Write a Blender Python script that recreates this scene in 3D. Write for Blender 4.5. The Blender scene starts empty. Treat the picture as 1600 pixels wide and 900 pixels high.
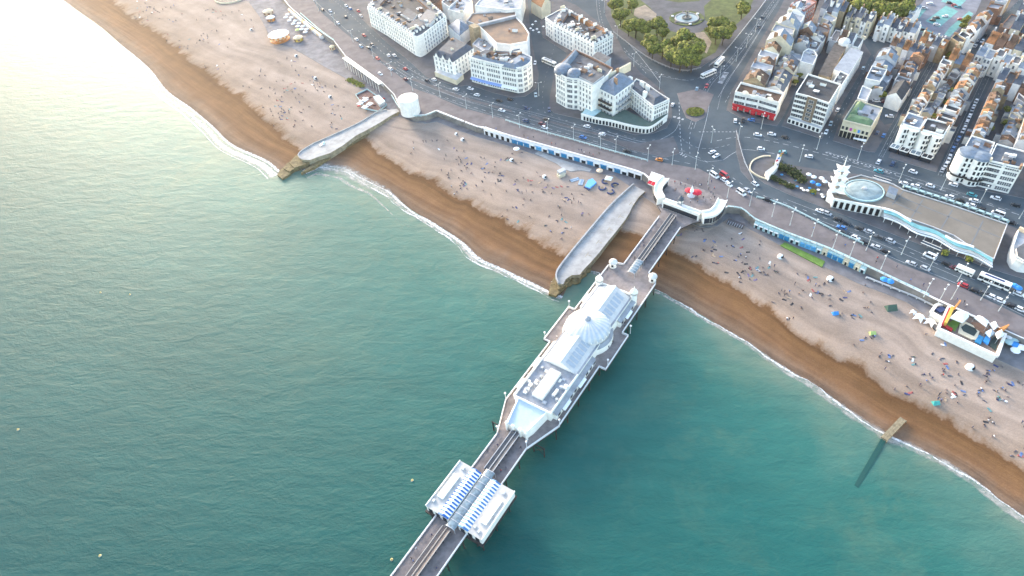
import bpy, bmesh, math, random
from mathutils import Vector
from mathutils.bvhtree import BVHTree
R = random.Random(11)
PI = math.pi
scn = bpy.context.scene
COL = scn.collection

# ---------------------------------------------------------------- camera
FPX, TILT, ROLL, CAMZ = 1040.0, math.radians(45), math.radians(6), 220.0
_fw = Vector((0, math.sin(TILT), -math.cos(TILT)))
_u0 = Vector((0, math.cos(TILT), math.sin(TILT)))
_r0 = Vector((1, 0, 0))
_rt = _r0*math.cos(ROLL) - _u0*math.sin(ROLL)
_up = _u0*math.cos(ROLL) + _r0*math.sin(ROLL)
cd = bpy.data.cameras.new("camera")
cam = bpy.data.objects.new("camera", cd)
COL.objects.link(cam)
from mathutils import Matrix
m3 = Matrix((_rt, _up, -_fw)).transposed()
cam.matrix_world = Matrix.Translation((0, 0, CAMZ)) @ m3.to_4x4()
cd.sensor_width = 36.0
cd.lens = 36.0*FPX/1600.0
cd.clip_end = 6000
scn.camera = cam

# ---------------------------------------------------------------- sky, sun, exposure
SUN_AZ, SUN_EL = math.radians(-27), math.radians(16)     # azimuth clockwise from +Y
w = bpy.data.worlds.new("World")
scn.world = w
w.use_nodes = True
nt = w.node_tree
bg = nt.nodes["Background"]
sky = nt.nodes.new("ShaderNodeTexSky")
sky.sky_type = 'NISHITA'
sky.sun_disc = False
sky.sun_elevation = SUN_EL
sky.sun_rotation = SUN_AZ
sky.air_density = 1.0
sky.dust_density = 1.7
sky.ozone_density = 0.6
nt.links.new(sky.outputs[0], bg.inputs[0])
bg.inputs[1].default_value = 0.15
sl = bpy.data.lights.new("sun", 'SUN')
sl.energy = 1.0
sl.angle = math.radians(12.0)
sl.color = (1.0, 0.91, 0.80)
sun = bpy.data.objects.new("sun", sl)
COL.objects.link(sun)
sd = Vector((math.sin(SUN_AZ)*math.cos(SUN_EL), math.cos(SUN_AZ)*math.cos(SUN_EL), math.sin(SUN_EL)))
sun.rotation_euler = sd.to_track_quat('Z', 'Y').to_euler()
sun.location = (0, 0, 400)
scn.view_settings.view_transform = 'Standard'
scn.view_settings.look = 'None'
scn.view_settings.exposure = 2.3
scn.view_settings.gamma = 1.0
scn.view_settings.use_curve_mapping = False
scn.cycles.use_denoising = True
scn.cycles.max_bounces = 5
scn.cycles.diffuse_bounces = 3
scn.cycles.glossy_bounces = 2
scn.cycles.transparent_max_bounces = 6
scn.cycles.sample_clamp_indirect = 4

# ---------------------------------------------------------------- helpers
G = 6.5                                   # street level above the sea
LOW = 2.6                                 # lower esplanade
def P(u, v, z=G):
    d = _fw*FPX + _rt*(u-800) - _up*(v-450)
    s = (z-CAMZ)/d.z
    return Vector((d.x*s, d.y*s))
def PL(pts, z=G): return [P(u, v, z) for u, v in pts]

ORG = {}
def linkobj(o, parent=None):
    COL.objects.link(o)
    if parent: o.parent = parent
    return o
LAB = []
def props(o, label=None, cat=None, group=None, kind=None):
    if label: o['label'] = label
    if cat: o['category'] = cat
    if group: o['group'] = group
    if kind: o['kind'] = kind
    return o
def thing(name, label, cat, loc, group=None, rz=0.0):
    o = bpy.data.objects.new(name, None)
    o.empty_display_size = .3
    linkobj(o); o.location = loc; o.rotation_euler = (0, 0, rz)
    ORG[o.name] = Vector(loc)
    return props(o, label, cat, group)
def late(o, base, anchor=None):           # label settled at the end, when all look-alikes are known
    LAB.append((o, base, anchor))

def area2(p):
    return sum(p[i][0]*p[(i+1) % len(p)][1]-p[(i+1) % len(p)][0]*p[i][1] for i in range(len(p)))
def ccw(p):
    p = [Vector((q[0], q[1])) for q in p]
    return p if area2(p) > 0 else p[::-1]
def inset(p, d):
    p = ccw(p); n = len(p); out = []
    for i in range(n):
        a, b, c = p[i-1], p[i], p[(i+1) % n]
        e1 = (b-a).normalized(); e2 = (c-b).normalized()
        n1 = Vector((-e1.y, e1.x)); n2 = Vector((-e2.y, e2.x))
        k = n1+n2
        k = k/max(k.dot(k)*.5, .35)
        out.append(b+k*d)
    return out
def resample(p, n):
    L = [0]
    for i in range(1, len(p)): L.append(L[-1]+(p[i]-p[i-1]).length)
    out = []
    j = 0
    for k in range(n):
        t = L[-1]*k/(n-1)
        while j < len(L)-2 and L[j+1] < t: j += 1
        f = (t-L[j])/max(L[j+1]-L[j], 1e-6)
        out.append(p[j].lerp(p[j+1], f))
    return out
def along(p, f): return resample(p, 1001)[int(round(max(0, min(1, f))*1000))]
def smooth_line(p, k=4):
    out = []
    n = len(p)
    for i in range(n-1):
        a, b, c, d = p[max(i-1, 0)], p[i], p[i+1], p[min(i+2, n-1)]
        for j in range(k):
            t = j/k
            out.append(0.5*((2*b)+(c-a)*t+(2*a-5*b+4*c-d)*t*t+(3*b-a-3*c+d)*t**3))
    out.append(p[-1])
    return out

class MB:
    def __init__(s): s.v = []; s.f = []; s.m = []
    def poly(s, pts, m=0):
        b = len(s.v); s.v += [tuple(q) for q in pts]; s.f.append(list(range(b, b+len(pts)))); s.m.append(m); return s
    def prism(s, p, z0, z1, m=0, mt=None, bottom=False):
        p = ccw(p); n = len(p)
        for i in range(n):
            a, b = p[i], p[(i+1) % n]
            s.poly([(a.x, a.y, z0), (b.x, b.y, z0), (b.x, b.y, z1), (a.x, a.y, z1)], m)
        s.poly([(a.x, a.y, z1) for a in p], m if mt is None else mt)
        if bottom: s.poly([(a.x, a.y, z0) for a in p[::-1]], m)
        return s
    def frustum(s, p, z0, q, z1, m=0, mt=None, cap=True):
        p, q = ccw(p), ccw(q); n = len(p)
        for i in range(n):
            j = (i+1) % n
            s.poly([(*p[i], z0), (*p[j], z0), (*q[j], z1), (*q[i], z1)], m)
        if cap: s.poly([(*a, z1) for a in q], m if mt is None else mt)
        return s
    def box(s, c, sx, sy, z0, z1, rot=0, m=0, mt=None):
        ca, sa = math.cos(rot), math.sin(rot)
        p = [Vector((c[0]+x*ca-y*sa, c[1]+x*sa+y*ca)) for x, y in ((-sx/2, -sy/2), (sx/2, -sy/2), (sx/2, sy/2), (-sx/2, sy/2))]
        return s.prism(p, z0, z1, m, mt, True)
    def wallbar(s, a, b, w, z0, z1, m=0):
        a, b = Vector(a[:2]), Vector(b[:2]); d = b-a
        if d.length < 1e-4: return s
        n = Vector((-d.y, d.x)).normalized()*w/2
        return s.prism([a-n, b-n, b+n, a+n], z0, z1, m, None, True)
    def bar(s, a, b, w, h, m=0):            # beam between two points in space
        a, b = Vector(a), Vector(b); d = (b-a).normalized()
        sd_ = d.cross(Vector((0, 0, 1)))
        if sd_.length < 1e-3: sd_ = Vector((1, 0, 0))
        sd_.normalize(); up = sd_.cross(d).normalized()
        c = [sd_*w/2*i+up*h/2*j for i, j in ((-1, -1), (1, -1), (1, 1), (-1, 1))]
        for i in range(4):
            j = (i+1) % 4
            s.poly([a+c[i], a+c[j], b+c[j], b+c[i]], m)
        s.poly([a+q for q in c[::-1]], m); s.poly([b+q for q in c], m)
        return s
    def lathe(s, prof, c=(0, 0), n=16, m=0, sx=1.0, sy=1.0, rot=0, ms=None):
        rings = []
        for r, z in prof:
            rings.append([(c[0]+r*sx*math.cos(rot+2*PI*i/n), c[1]+r*sy*math.sin(rot+2*PI*i/n), z) for i in range(n)])
        for k in range(len(rings)-1):
            for i in range(n):
                j = (i+1) % n
                mm = m if ms is None else ms(k, i)
                a, b, c_, d = rings[k][i], rings[k][j], rings[k+1][j], rings[k+1][i]
                if prof[k][0] < 1e-5: s.poly([a, c_, d], mm)
                elif prof[k+1][0] < 1e-5: s.poly([a, b, c_], mm)
                else: s.poly([a, b, c_, d], mm)
        return s
    def tube(s, a, b, r0, r1, n=8, m=0):
        a, b = Vector(a), Vector(b); d = (b-a).normalized()
        x = d.orthogonal().normalized(); y = d.cross(x)
        A = [a+(x*math.cos(2*PI*i/n)+y*math.sin(2*PI*i/n))*r0 for i in range(n)]
        B = [b+(x*math.cos(2*PI*i/n)+y*math.sin(2*PI*i/n))*r1 for i in range(n)]
        for i in range(n):
            j = (i+1) % n
            s.poly([A[i], A[j], B[j], B[i]], m)
        s.poly(A[::-1], m); s.poly(B, m)
        return s
    def mesh(s, name, mats, off=Vector((0, 0, 0)), smooth=False):
        me = bpy.data.meshes.new(name)
        me.from_pydata([(x-off[0], y-off[1], z-off[2]) for x, y, z in s.v], [], s.f)
        for mt in mats: me.materials.append(mt)
        for i, pl in enumerate(me.polygons):
            pl.material_index = s.m[i]
            pl.use_smooth = smooth
        me.update()
        return me
    def build(s, name, mats, parent=None, smooth=False, weld=False):
        if not isinstance(mats, (list, tuple)): mats = [mats]
        off = Vector((0, 0, 0))
        if parent is not None: off = ORG[parent.name]
        elif s.v:
            off = Vector((sum(q[0] for q in s.v)/len(s.v), sum(q[1] for q in s.v)/len(s.v), min(q[2] for q in s.v)))
        me = s.mesh(name, mats, off, smooth)
        if weld:
            bm = bmesh.new(); bm.from_mesh(me); bmesh.ops.remove_doubles(bm, verts=bm.verts, dist=1e-4); bm.to_mesh(me); bm.free()
        o = bpy.data.objects.new(name, me)
        linkobj(o, parent)
        if parent is None: o.location = off
        ORG[o.name] = off
        return o

# ---------------------------------------------------------------- materials
MATS = {}
def mat(name, col, rough=.75, var=.0, scale=.4, col2=None, spec=.4, metal=0.0, bump=0.0, bscale=2.0, objcol=False, stretch=None, detail=4.0):
    if name in MATS: return MATS[name]
    m = bpy.data.materials.new(name); m.use_nodes = True
    n = m.node_tree; b = n.nodes["Principled BSDF"]
    b.inputs["Roughness"].default_value = rough
    b.inputs["Metallic"].default_value = metal
    b.inputs["Specular IOR Level"].default_value = spec
    b.inputs["Base Color"].default_value = (*col, 1)
    src = None
    if objcol:
        oi = n.nodes.new("ShaderNodeObjectInfo"); src = oi.outputs["Color"]
        n.links.new(src, b.inputs["Base Color"])
    geo = None
    if var > 0 or bump > 0:
        geo = n.nodes.new("ShaderNodeNewGeometry").outputs["Position"]
        if stretch:
            mp = n.nodes.new("ShaderNodeMapping"); mp.inputs["Scale"].default_value = stretch
            n.links.new(geo, mp.inputs[0]); geo = mp.outputs[0]
    if var > 0:
        nz = n.nodes.new("ShaderNodeTexNoise"); nz.inputs["Scale"].default_value = scale
        nz.inputs["Detail"].default_value = detail; nz.inputs["Roughness"].default_value = .65
        n.links.new(geo, nz.inputs["Vector"])
        cr = n.nodes.new("ShaderNodeValToRGB")
        c2 = col2 if col2 else tuple(max(0, c*(1-var)) for c in col)
        c1 = col if col2 else tuple(min(1, c*(1+var*.6)) for c in col)
        cr.color_ramp.elements[0].position = .36; cr.color_ramp.elements[1].position = .64
        cr.color_ramp.elements[0].color = (*c2, 1); cr.color_ramp.elements[1].color = (*c1, 1)
        n.links.new(nz.outputs["Fac"], cr.inputs[0])
        if objcol:
            mx = n.nodes.new("ShaderNodeMix"); mx.data_type = 'RGBA'; mx.blend_type = 'MULTIPLY'; mx.inputs[0].default_value = 1
            n.links.new(src, mx.inputs[6]); n.links.new(cr.outputs[0], mx.inputs[7])
            n.links.new(mx.outputs[2], b.inputs["Base Color"])
        else: n.links.new(cr.outputs[0], b.inputs["Base Color"])
    if bump > 0:
        n2 = n.nodes.new("ShaderNodeTexNoise"); n2.inputs["Scale"].default_value = bscale; n2.inputs["Detail"].default_value = 5
        n.links.new(geo, n2.inputs["Vector"])
        bp = n.nodes.new("ShaderNodeBump"); bp.inputs["Strength"].default_value = bump; bp.inputs["Distance"].default_value = .3
        n.links.new(n2.outputs["Fac"], bp.inputs["Height"]); n.links.new(bp.outputs[0], b.inputs["Normal"])
    MATS[name] = m
    return m

WHITE = mat("white_stucco", (.89, .855, .775), .7, .14, .25, spec=.3)
CREAM = mat("cream_stucco", (.66, .58, .42), .75, .14, .25, spec=.3)
GREYW = mat("pale_grey_render", (.50, .50, .50), .8, .2, .25)
PAINT = mat("white_paint", (.89, .855, .77), .5, .08, .6)
BRICK = mat("brown_brick", (.26, .15, .10), .85, .25, .6)
YBRICK = mat("yellow_brick", (.34, .26, .16), .85, .25, .6)
SLATE = mat("slate_roof", (.07, .085, .11), .55, .35, .5, stretch=(1, 1, 3))
SLATE2 = mat("pale_slate_roof", (.16, .20, .25), .55, .25, .4)
DARKR = mat("dark_felt_roof", (.045, .046, .05), .8, .35, .4)
TILE = mat("brown_tile_roof", (.12, .07, .045), .8, .35, .5)
OTILE = mat("orange_tile_roof", (.27, .12, .045), .8, .35, .5)
FELT = mat("grey_felt_roof", (.12, .12, .125), .85, .3, .3)
LEAD = mat("pale_lead_roof", (.30, .315, .34), .6, .22, .3)
BROWNR = mat("brown_felt_roof", (.26, .165, .105), .85, .28, .15, col2=(.17, .12, .09))
GREENR = mat("green_copper_roof", (.15, .23, .115), .7, .25, .3)
TERR = mat("green_terrace_floor", (.075, .12, .10), .8, .15, .4)
GLASS = mat("dark_window_glass", (.03, .036, .045), .12, spec=.6)
FRAME = mat("window_frame_paint", (.6, .6, .58), .5)
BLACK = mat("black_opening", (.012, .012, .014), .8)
RED = mat("red_shopfront", (.52, .028, .035), .5, .2, .5)
BLUE = mat("blue_shutter", (.03, .22, .42), .5, .3, .7)
NAVY = mat("navy_cloth", (.03, .05, .13), .7)
SKYB = mat("sky_blue_cloth", (.13, .36, .66), .6)
TURQ = mat("turquoise_paint", (.22, .48, .47), .5, .15, .5)
PTURQ = mat("pale_turquoise_paint", (.42, .58, .58), .5, .15, .5)
CHIM = mat("chimney_brick", (.36, .21, .12), .85, .3, 1.5)
POT = mat("chimney_pot_clay", (.42, .22, .11), .8)
METAL = mat("galvanised_steel", (.42, .43, .44), .45, spec=.5)
PLANT = mat("roof_plant_metal", (.5, .51, .52), .6, .2, 1)
ASPH = mat("asphalt", (.088, .108, .122), .85, .28, .06, col2=(.062, .08, .093), spec=.08, bump=.1, bscale=6)
PAVE = mat("paving", (.12, .117, .122), .85, .22, .12, spec=.1, bump=.1, bscale=5)
PINKP = mat("pink_paving", (.175, .154, .152), .85, .2, .15, spec=.1, bump=.1, bscale=5)
SEAWALL = mat("sea_wall_render", (.24, .215, .19), .9, .25, .3)
ESPL = mat("esplanade_paving", (.21, .20, .205), .85, .25, .15, spec=.1)
CONC = mat("concrete", (.36, .35, .335), .85, .22, .2, bump=.15)
CONCW = mat("weathered_concrete", (.32, .27, .18), .9, .35, .5, bump=.2)
ALGAE = mat("algae_covered_concrete", (.19, .145, .07), .9, .4, .6, bump=.2)
MARK = mat("road_marking_paint", (.46, .47, .48), .8, .4, .9)
GRASS = mat("grass", (.085, .105, .03), .9, .35, .25, bump=.3)
TURF = mat("bright_turf", (.15, .25, .05), .9, .2, .5)
EARTH = mat("worn_earth", (.27, .22, .17), .95, .25, .2)
WOODD = mat("pier_deck_boards", (.245, .21, .198), .85, .25, .35, bump=.1)
WOODE = mat("sun_bleached_deck", (.20, .16, .14), .85, .25, .35)
RAILW = mat("white_rail_paint", (.78, .76, .74), .5)
IRON = mat("dark_pier_iron", (.045, .04, .037), .7, .3, .5)
PALEB = mat("pale_blue_roof", (.45, .55, .64), .55, .1, .4)
STRIPE = mat("bright_blue_stripe", (.015, .12, .40), .55)
GLASSR = mat("glass_canopy", (.20, .26, .29), .25, .3, .8, spec=.5)
DOME = mat("white_dome_panels", (.64, .62, .58), .45, .1, .5)
TIMB = mat("old_timber", (.26, .21, .13), .9, .3, .8)
TIMBW = mat("submerged_timber", (.022, .078, .07), .9, spec=.1)
ORANGE = mat("orange_canvas", (.62, .25, .07), .7, .15, .5)
PEACH = mat("pale_peach_canvas", (.75, .55, .36), .7, .1, .5)
YEL = mat("yellow_paint", (.58, .38, .07), .6)
MAROON = mat("maroon_paint", (.28, .025, .04), .6)
CANVAS = mat("white_canvas", (.84, .84, .83), .7)
RCANV = mat("red_canvas", (.62, .02, .045), .7)
BCANV = mat("blue_canvas", (.04, .25, .6), .7)
LIME = mat("lime_canvas", (.45, .55, .18), .7)
SOIL = mat("dark_hedge_leaves", (.045, .055, .022), .9, .4, 1.5, bump=.4)
CARP = mat("car_paint", (1, 1, 1), .3, objcol=True, spec=.6)
TYRE = mat("tyre_rubber", (.018, .018, .02), .8)
CLOTH = mat("clothing", (1, 1, 1), .8, objcol=True)
SKIN = mat("skin", (.50, .31, .22), .6)
HAIR = mat("hair", (.05, .03, .02), .7)
JEANS = mat("dark_trousers", (.05, .06, .10), .8)
LENS = mat("lamp_lens", (.7, .7, .66), .3)
BARK = mat("bark", (.10, .075, .05), .9, .3, 2)

# ================================================================ the setting
W1 = [(-160,-190),(-20,-95),(60,-32),(109,7),(158,42),(189,69),(211,87),(235,109),(260,142),(300,169),(333,198),(360,225),(400,243),(422,254),(440,270)]
B1 = [(-60,-190),(60,-90),(130,-32),(173,0),(200,22),(224,40),(255,58),(278,78),(295,95),(322,111),(353,140),(378,155),(404,180),(424,194),(444,217),(490,240)]
T1 = [(150,-190),(240,-80),(330,-22),(388,2),(405,25),(416,45),(426,66),(455,74),(480,88),(505,103),(540,122),(560,135),(590,160),(622,178)]
W2 = [(470,266),(490,259),(504,257),(542,263),(569,279),(591,290),(613,303),(644,328),(693,357),(725,379),(747,403),(787,421),(821,437),(862,456),(880,462)]
B2 = [(530,208),(564,215),(578,221),(591,239),(616,252),(640,272),(667,279),(687,292),(716,312),(733,315),(755,333),(781,341),(811,360),(835,376),(848,387),(883,402),(905,410)]
T2 = [(612,184),(624,182),(644,190),(664,193),(682,190),(720,205),(750,215),(795,228),(835,241),(870,255),(925,270),(960,274),(1003,304)]
W3 = [(860,440),(890,425),(918,421),(945,430),(985,438),(1023,451),(1050,465),(1077,480),(1130,512),(1180,542),(1217,568),(1241,583),(1267,597),(1300,620),(1345,653),(1383,678),(1410,690),(1443,704),(1477,722),(1517,745),(1543,765),(1573,788),(1600,807),(1700,880),(1850,1000),(2050,1160),(2300,1360)]
B3 = [(895,400),(920,378),(940,362),(965,358),(987,365),(1020,378),(1048,392),(1072,402),(1099,421),(1121,436),(1160,455),(1180,474),(1209,493),(1238,519),(1267,539),(1296,554),(1330,571),(1368,594),(1393,613),(1433,637),(1477,660),(1527,690),(1573,717),(1600,733),(1700,795),(1850,890),(2050,1030),(2300,1200)]
T3 = [(982,292),(1000,303),(1022,318),(1033,331),(1065,343),(1095,355),(1120,353),(1140,340),(1152,347),(1180,362),(1217,382),(1255,400),(1295,420),(1319,432),(1342,443),(1382,458),(1417,472),(1445,492),(1470,525),(1559,562),(1600,580),(1700,622),(1850,690),(2050,780),(2300,900)]
WALL = [(300,-120),(380,-60),(440,-5),(454,12),(482,36),(504,52),(522,64),(540,88),(598,130),(616,148),(626,170),(645,180),(664,180),(682,173),(745,198),(759,200),(799,213),(979,263),(1006,272),(1020,284),(1024,304),(1034,320),(1065,332),(1095,343),(1116,341),(1136,323),(1158,325),(1180,343),(1232,365),(1296,389),(1365,421),(1460,467),(1484,478),(1530,499),(1571,517),(1600,530),(1700,575),(1900,665),(2050,735),(2300,850)]
WL = [smooth_line(PL(x, 0.0), 4) for x in (W1, W2, W3)]

def beach_section(Wp, Bp, Tp, n):
    Wl = resample(smooth_line(PL(Wp, 0.0), 4), n)
    Bl = resample(smooth_line(PL(Bp, 1.3), 4), n)
    Tl = resample(smooth_line(PL(Tp, 2.5), 4), n)
    rows = []
    for i in range(n):
        a, b = Wl[max(i-1, 0)], Wl[min(i+1, n-1)]
        d = (b-a).normalized(); sea_n = Vector((d.y, -d.x))
        if sea_n.dot(Wl[i]-Tl[i]) < 0: sea_n = -sea_n
        r = []
        for k in range(9):
            f = k/8; q = Tl[i].lerp(Bl[i], f); r.append((q.x, q.y, 2.5-1.2*f**1.3, f))
        for k in range(1, 9):
            f = k/8; q = Bl[i].lerp(Wl[i], f); r.append((q.x, q.y, 1.3*(1-f)+.02*(f), 1+f))
        q = Wl[i]+sea_n*6; r.append((q.x, q.y, -.5, 2.3))
        q = Wl[i]+sea_n*30; r.append((q.x, q.y, -3, 3))
        rows.append(r)
    return rows

bv, bf, bt = [], [], []
for Wp, Bp, Tp, n in ((W1, B1, T1, 110), (W2, B2, T2, 110), (W3, B3, T3, 230)):
    rows = beach_section(Wp, Bp, Tp, n); o0 = len(bv); m_ = len(rows[0])
    for r in rows:
        for q in r: bv.append(q[:3]); bt.append(q[3])
    for i in range(n-1):
        for k in range(m_-1):
            a = o0+i*m_+k
            bf.append((a, a+1, a+m_+1, a+m_))
me = bpy.data.meshes.new("beach"); me.from_pydata(bv, [], bf)
bm = bmesh.new(); bm.from_mesh(me)
bmesh.ops.recalc_face_normals(bm, faces=bm.faces)
for f in bm.faces:
    if f.normal.z < 0: f.normal_flip()
bm.to_mesh(me); bm.free()
at = me.attributes.new("wet", 'FLOAT', 'POINT')
for i, t in enumerate(bt): at.data[i].value = t
for p_ in me.polygons: p_.use_smooth = True
beach = bpy.data.objects.new("beach", me); linkobj(beach); beach['kind'] = 'structure'
BVH = BVHTree.FromPolygons([Vector(q) for q in bv], bf)
def beach_z(x, y):
    h = BVH.ray_cast(Vector((x, y, 60)), Vector((0, 0, -1)))
    return h[0].z if h[0] else LOW
def PB(u, v):
    z = 1.5
    for _ in range(4):
        p = P(u, v, z); z = max(.03, beach_z(p.x, p.y))
    return Vector((p.x, p.y, z))

def beach_material():
    m = bpy.data.materials.new("pebble_beach"); m.use_nodes = True
    n = m.node_tree; L = n.links; b = n.nodes["Principled BSDF"]
    N = n.nodes.new
    a = N("ShaderNodeAttribute"); a.attribute_name = "wet"
    geo = N("ShaderNodeNewGeometry")
    def noise(scale, stretch=None, rot=0, detail=4, rough=.6):
        t = N("ShaderNodeTexNoise"); t.inputs["Scale"].default_value = scale; t.inputs["Detail"].default_value = detail; t.inputs["Roughness"].default_value = rough
        if stretch:
            mp = N("ShaderNodeMapping"); mp.inputs["Rotation"].default_value = (0, 0, rot); L.new(geo.outputs["Position"], mp.inputs[0])
            m2 = N("ShaderNodeMapping"); m2.inputs["Scale"].default_value = stretch; L.new(mp.outputs[0], m2.inputs[0]); L.new(m2.outputs[0], t.inputs["Vector"])
        else: L.new(geo.outputs["Position"], t.inputs["Vector"])
        return t.outputs["Fac"]
    def math_(op, x, y):
        k = N("ShaderNodeMath"); k.operation = op
        for i, q in enumerate((x, y)):
            if isinstance(q, (int, float)): k.inputs[i].default_value = q
            else: L.new(q, k.inputs[i])
        return k.outputs[0]
    # scalloped tide edge: cusps a few metres long across the shore
    cusp = math_('MULTIPLY', math_('SUBTRACT', noise(.11, (1, .35, 1), math.radians(40), 4), .5), .45)
    fine = math_('MULTIPLY', math_('SUBTRACT', noise(.7, None, 0, 3), .5), .12)
    t = math_('ADD', math_('ADD', a.outputs["Fac"], cusp), fine)
    ramp = N("ShaderNodeValToRGB")
    e = ramp.color_ramp.elements
    def el(pos, c):
        k = e.new(pos/3); k.color = (*c, 1)
    e[0].position = 0; e[0].color = (.31, .248, .204, 1)
    e[1].position = 1; e[1].color = (.09, .115, .085, 1)
    el(.55, (0.317, 0.247, 0.200)); el(.92, (0.289, 0.215, 0.162)); el(.985, (0.228, 0.149, 0.097)); el(1.03, (0.131, 0.066, 0.029))
    el(1.25, (0.174, 0.091, 0.040)); el(1.6, (0.186, 0.099, 0.050)); el(1.9, (0.184, 0.120, 0.080)); el(2.02, (0.131, 0.086, 0.060)); el(2.2, (0.127, 0.115, 0.084))
    L.new(math_('DIVIDE', t, 3.0), ramp.inputs[0])
    # berm lines that follow the shore, tracks and patchy stones
    berm = N("ShaderNodeMapRange"); berm.inputs[1].default_value = .35; berm.inputs[2].default_value = .7; berm.inputs[3].default_value = .80; berm.inputs[4].default_value = 1.2
    cmb = N("ShaderNodeCombineXYZ"); L.new(math_('MULTIPLY', a.outputs["Fac"], 7.0), cmb.inputs[0])
    tn = N("ShaderNodeTexNoise"); tn.inputs["Scale"].default_value = 1; tn.inputs["Detail"].default_value = 4
    va = N("ShaderNodeVectorMath"); va.operation = 'ADD'
    sc_ = N("ShaderNodeVectorMath"); sc_.operation = 'SCALE'; sc_.inputs[3].default_value = .018
    L.new(geo.outputs["Position"], sc_.inputs[0]); L.new(cmb.outputs[0], va.inputs[0]); L.new(sc_.outputs[0], va.inputs[1])
    L.new(va.outputs[0], tn.inputs["Vector"]); L.new(tn.outputs["Fac"], berm.inputs[0])
    pat = N("ShaderNodeMapRange"); pat.inputs[1].default_value = .3; pat.inputs[2].default_value = .7; pat.inputs[3].default_value = .86; pat.inputs[4].default_value = 1.12
    L.new(noise(.09, None, 0, 6, .7), pat.inputs[0])
    peb = N("ShaderNodeMapRange"); peb.inputs[1].default_value = .3; peb.inputs[2].default_value = .7; peb.inputs[3].default_value = .88; peb.inputs[4].default_value = 1.1
    L.new(noise(1.6, None, 0, 3, .7), peb.inputs[0])
    k = math_('MULTIPLY', math_('MULTIPLY', berm.outputs[0], pat.outputs[0]), peb.outputs[0])
    sm = N("ShaderNodeVectorMath"); sm.operation = 'SCALE'
    L.new(ramp.outputs[0], sm.inputs[0]); L.new(k, sm.inputs[3])
    L.new(sm.outputs[0], b.inputs["Base Color"])
    rr = N("ShaderNodeMapRange"); rr.inputs[1].default_value = 1.0; rr.inputs[2].default_value = 2.0; rr.inputs[3].default_value = .9; rr.inputs[4].default_value = .82
    L.new(t, rr.inputs[0]); L.new(rr.outputs[0], b.inputs["Roughness"])
    b.inputs["Specular IOR Level"].default_value = .1
    bp = N("ShaderNodeBump"); bp.inputs["Strength"].default_value = .35; bp.inputs["Distance"].default_value = .35
    L.new(math_('ADD', noise(1.1, None, 0, 5, .7), math_('MULTIPLY', tn.outputs["Fac"], 2.0)), bp.inputs["Height"]); L.new(bp.outputs[0], b.inputs["Normal"])
    return m
me.materials.append(beach_material())

# ---- the sea: one sheet, coloured by how far it lies from the waterline (depth, stirred sand)
import numpy as np
segs = []
for l in WL:
    for i in range(len(l)-1): segs.append((l[i].x, l[i].y, l[i+1].x, l[i+1].y))
sg = np.array(segs)
NX, NY = 150, 160
xs = np.linspace(-1150, 900, NX); ys = np.linspace(-250, 1350, NY)
gx, gy = np.meshgrid(xs, ys)
pts = np.stack([gx.ravel(), gy.ravel()], 1)
best = np.full(len(pts), 1e9)
for x0, y0, x1, y1 in sg:
    d = np.array([x1-x0, y1-y0]); L2 = d@d+1e-9
    t = np.clip(((pts-[x0, y0])@d)/L2, 0, 1)
    q = np.array([x0, y0])+t[:, None]*d
    best = np.minimum(best, np.hypot(*(pts-q).T))
me = bpy.data.meshes.new("sea")
me.from_pydata([(x, y, 0) for x, y in pts], [], [(j*NX+i, j*NX+i+1, (j+1)*NX+i+1, (j+1)*NX+i) for j in range(NY-1) for i in range(NX-1)])
at = me.attributes.new("shore", 'FLOAT', 'POINT')
at.data.foreach_set("value", best.astype(np.float32))
sea = bpy.data.objects.new("sea", me); linkobj(sea); sea['kind'] = 'structure'
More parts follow.
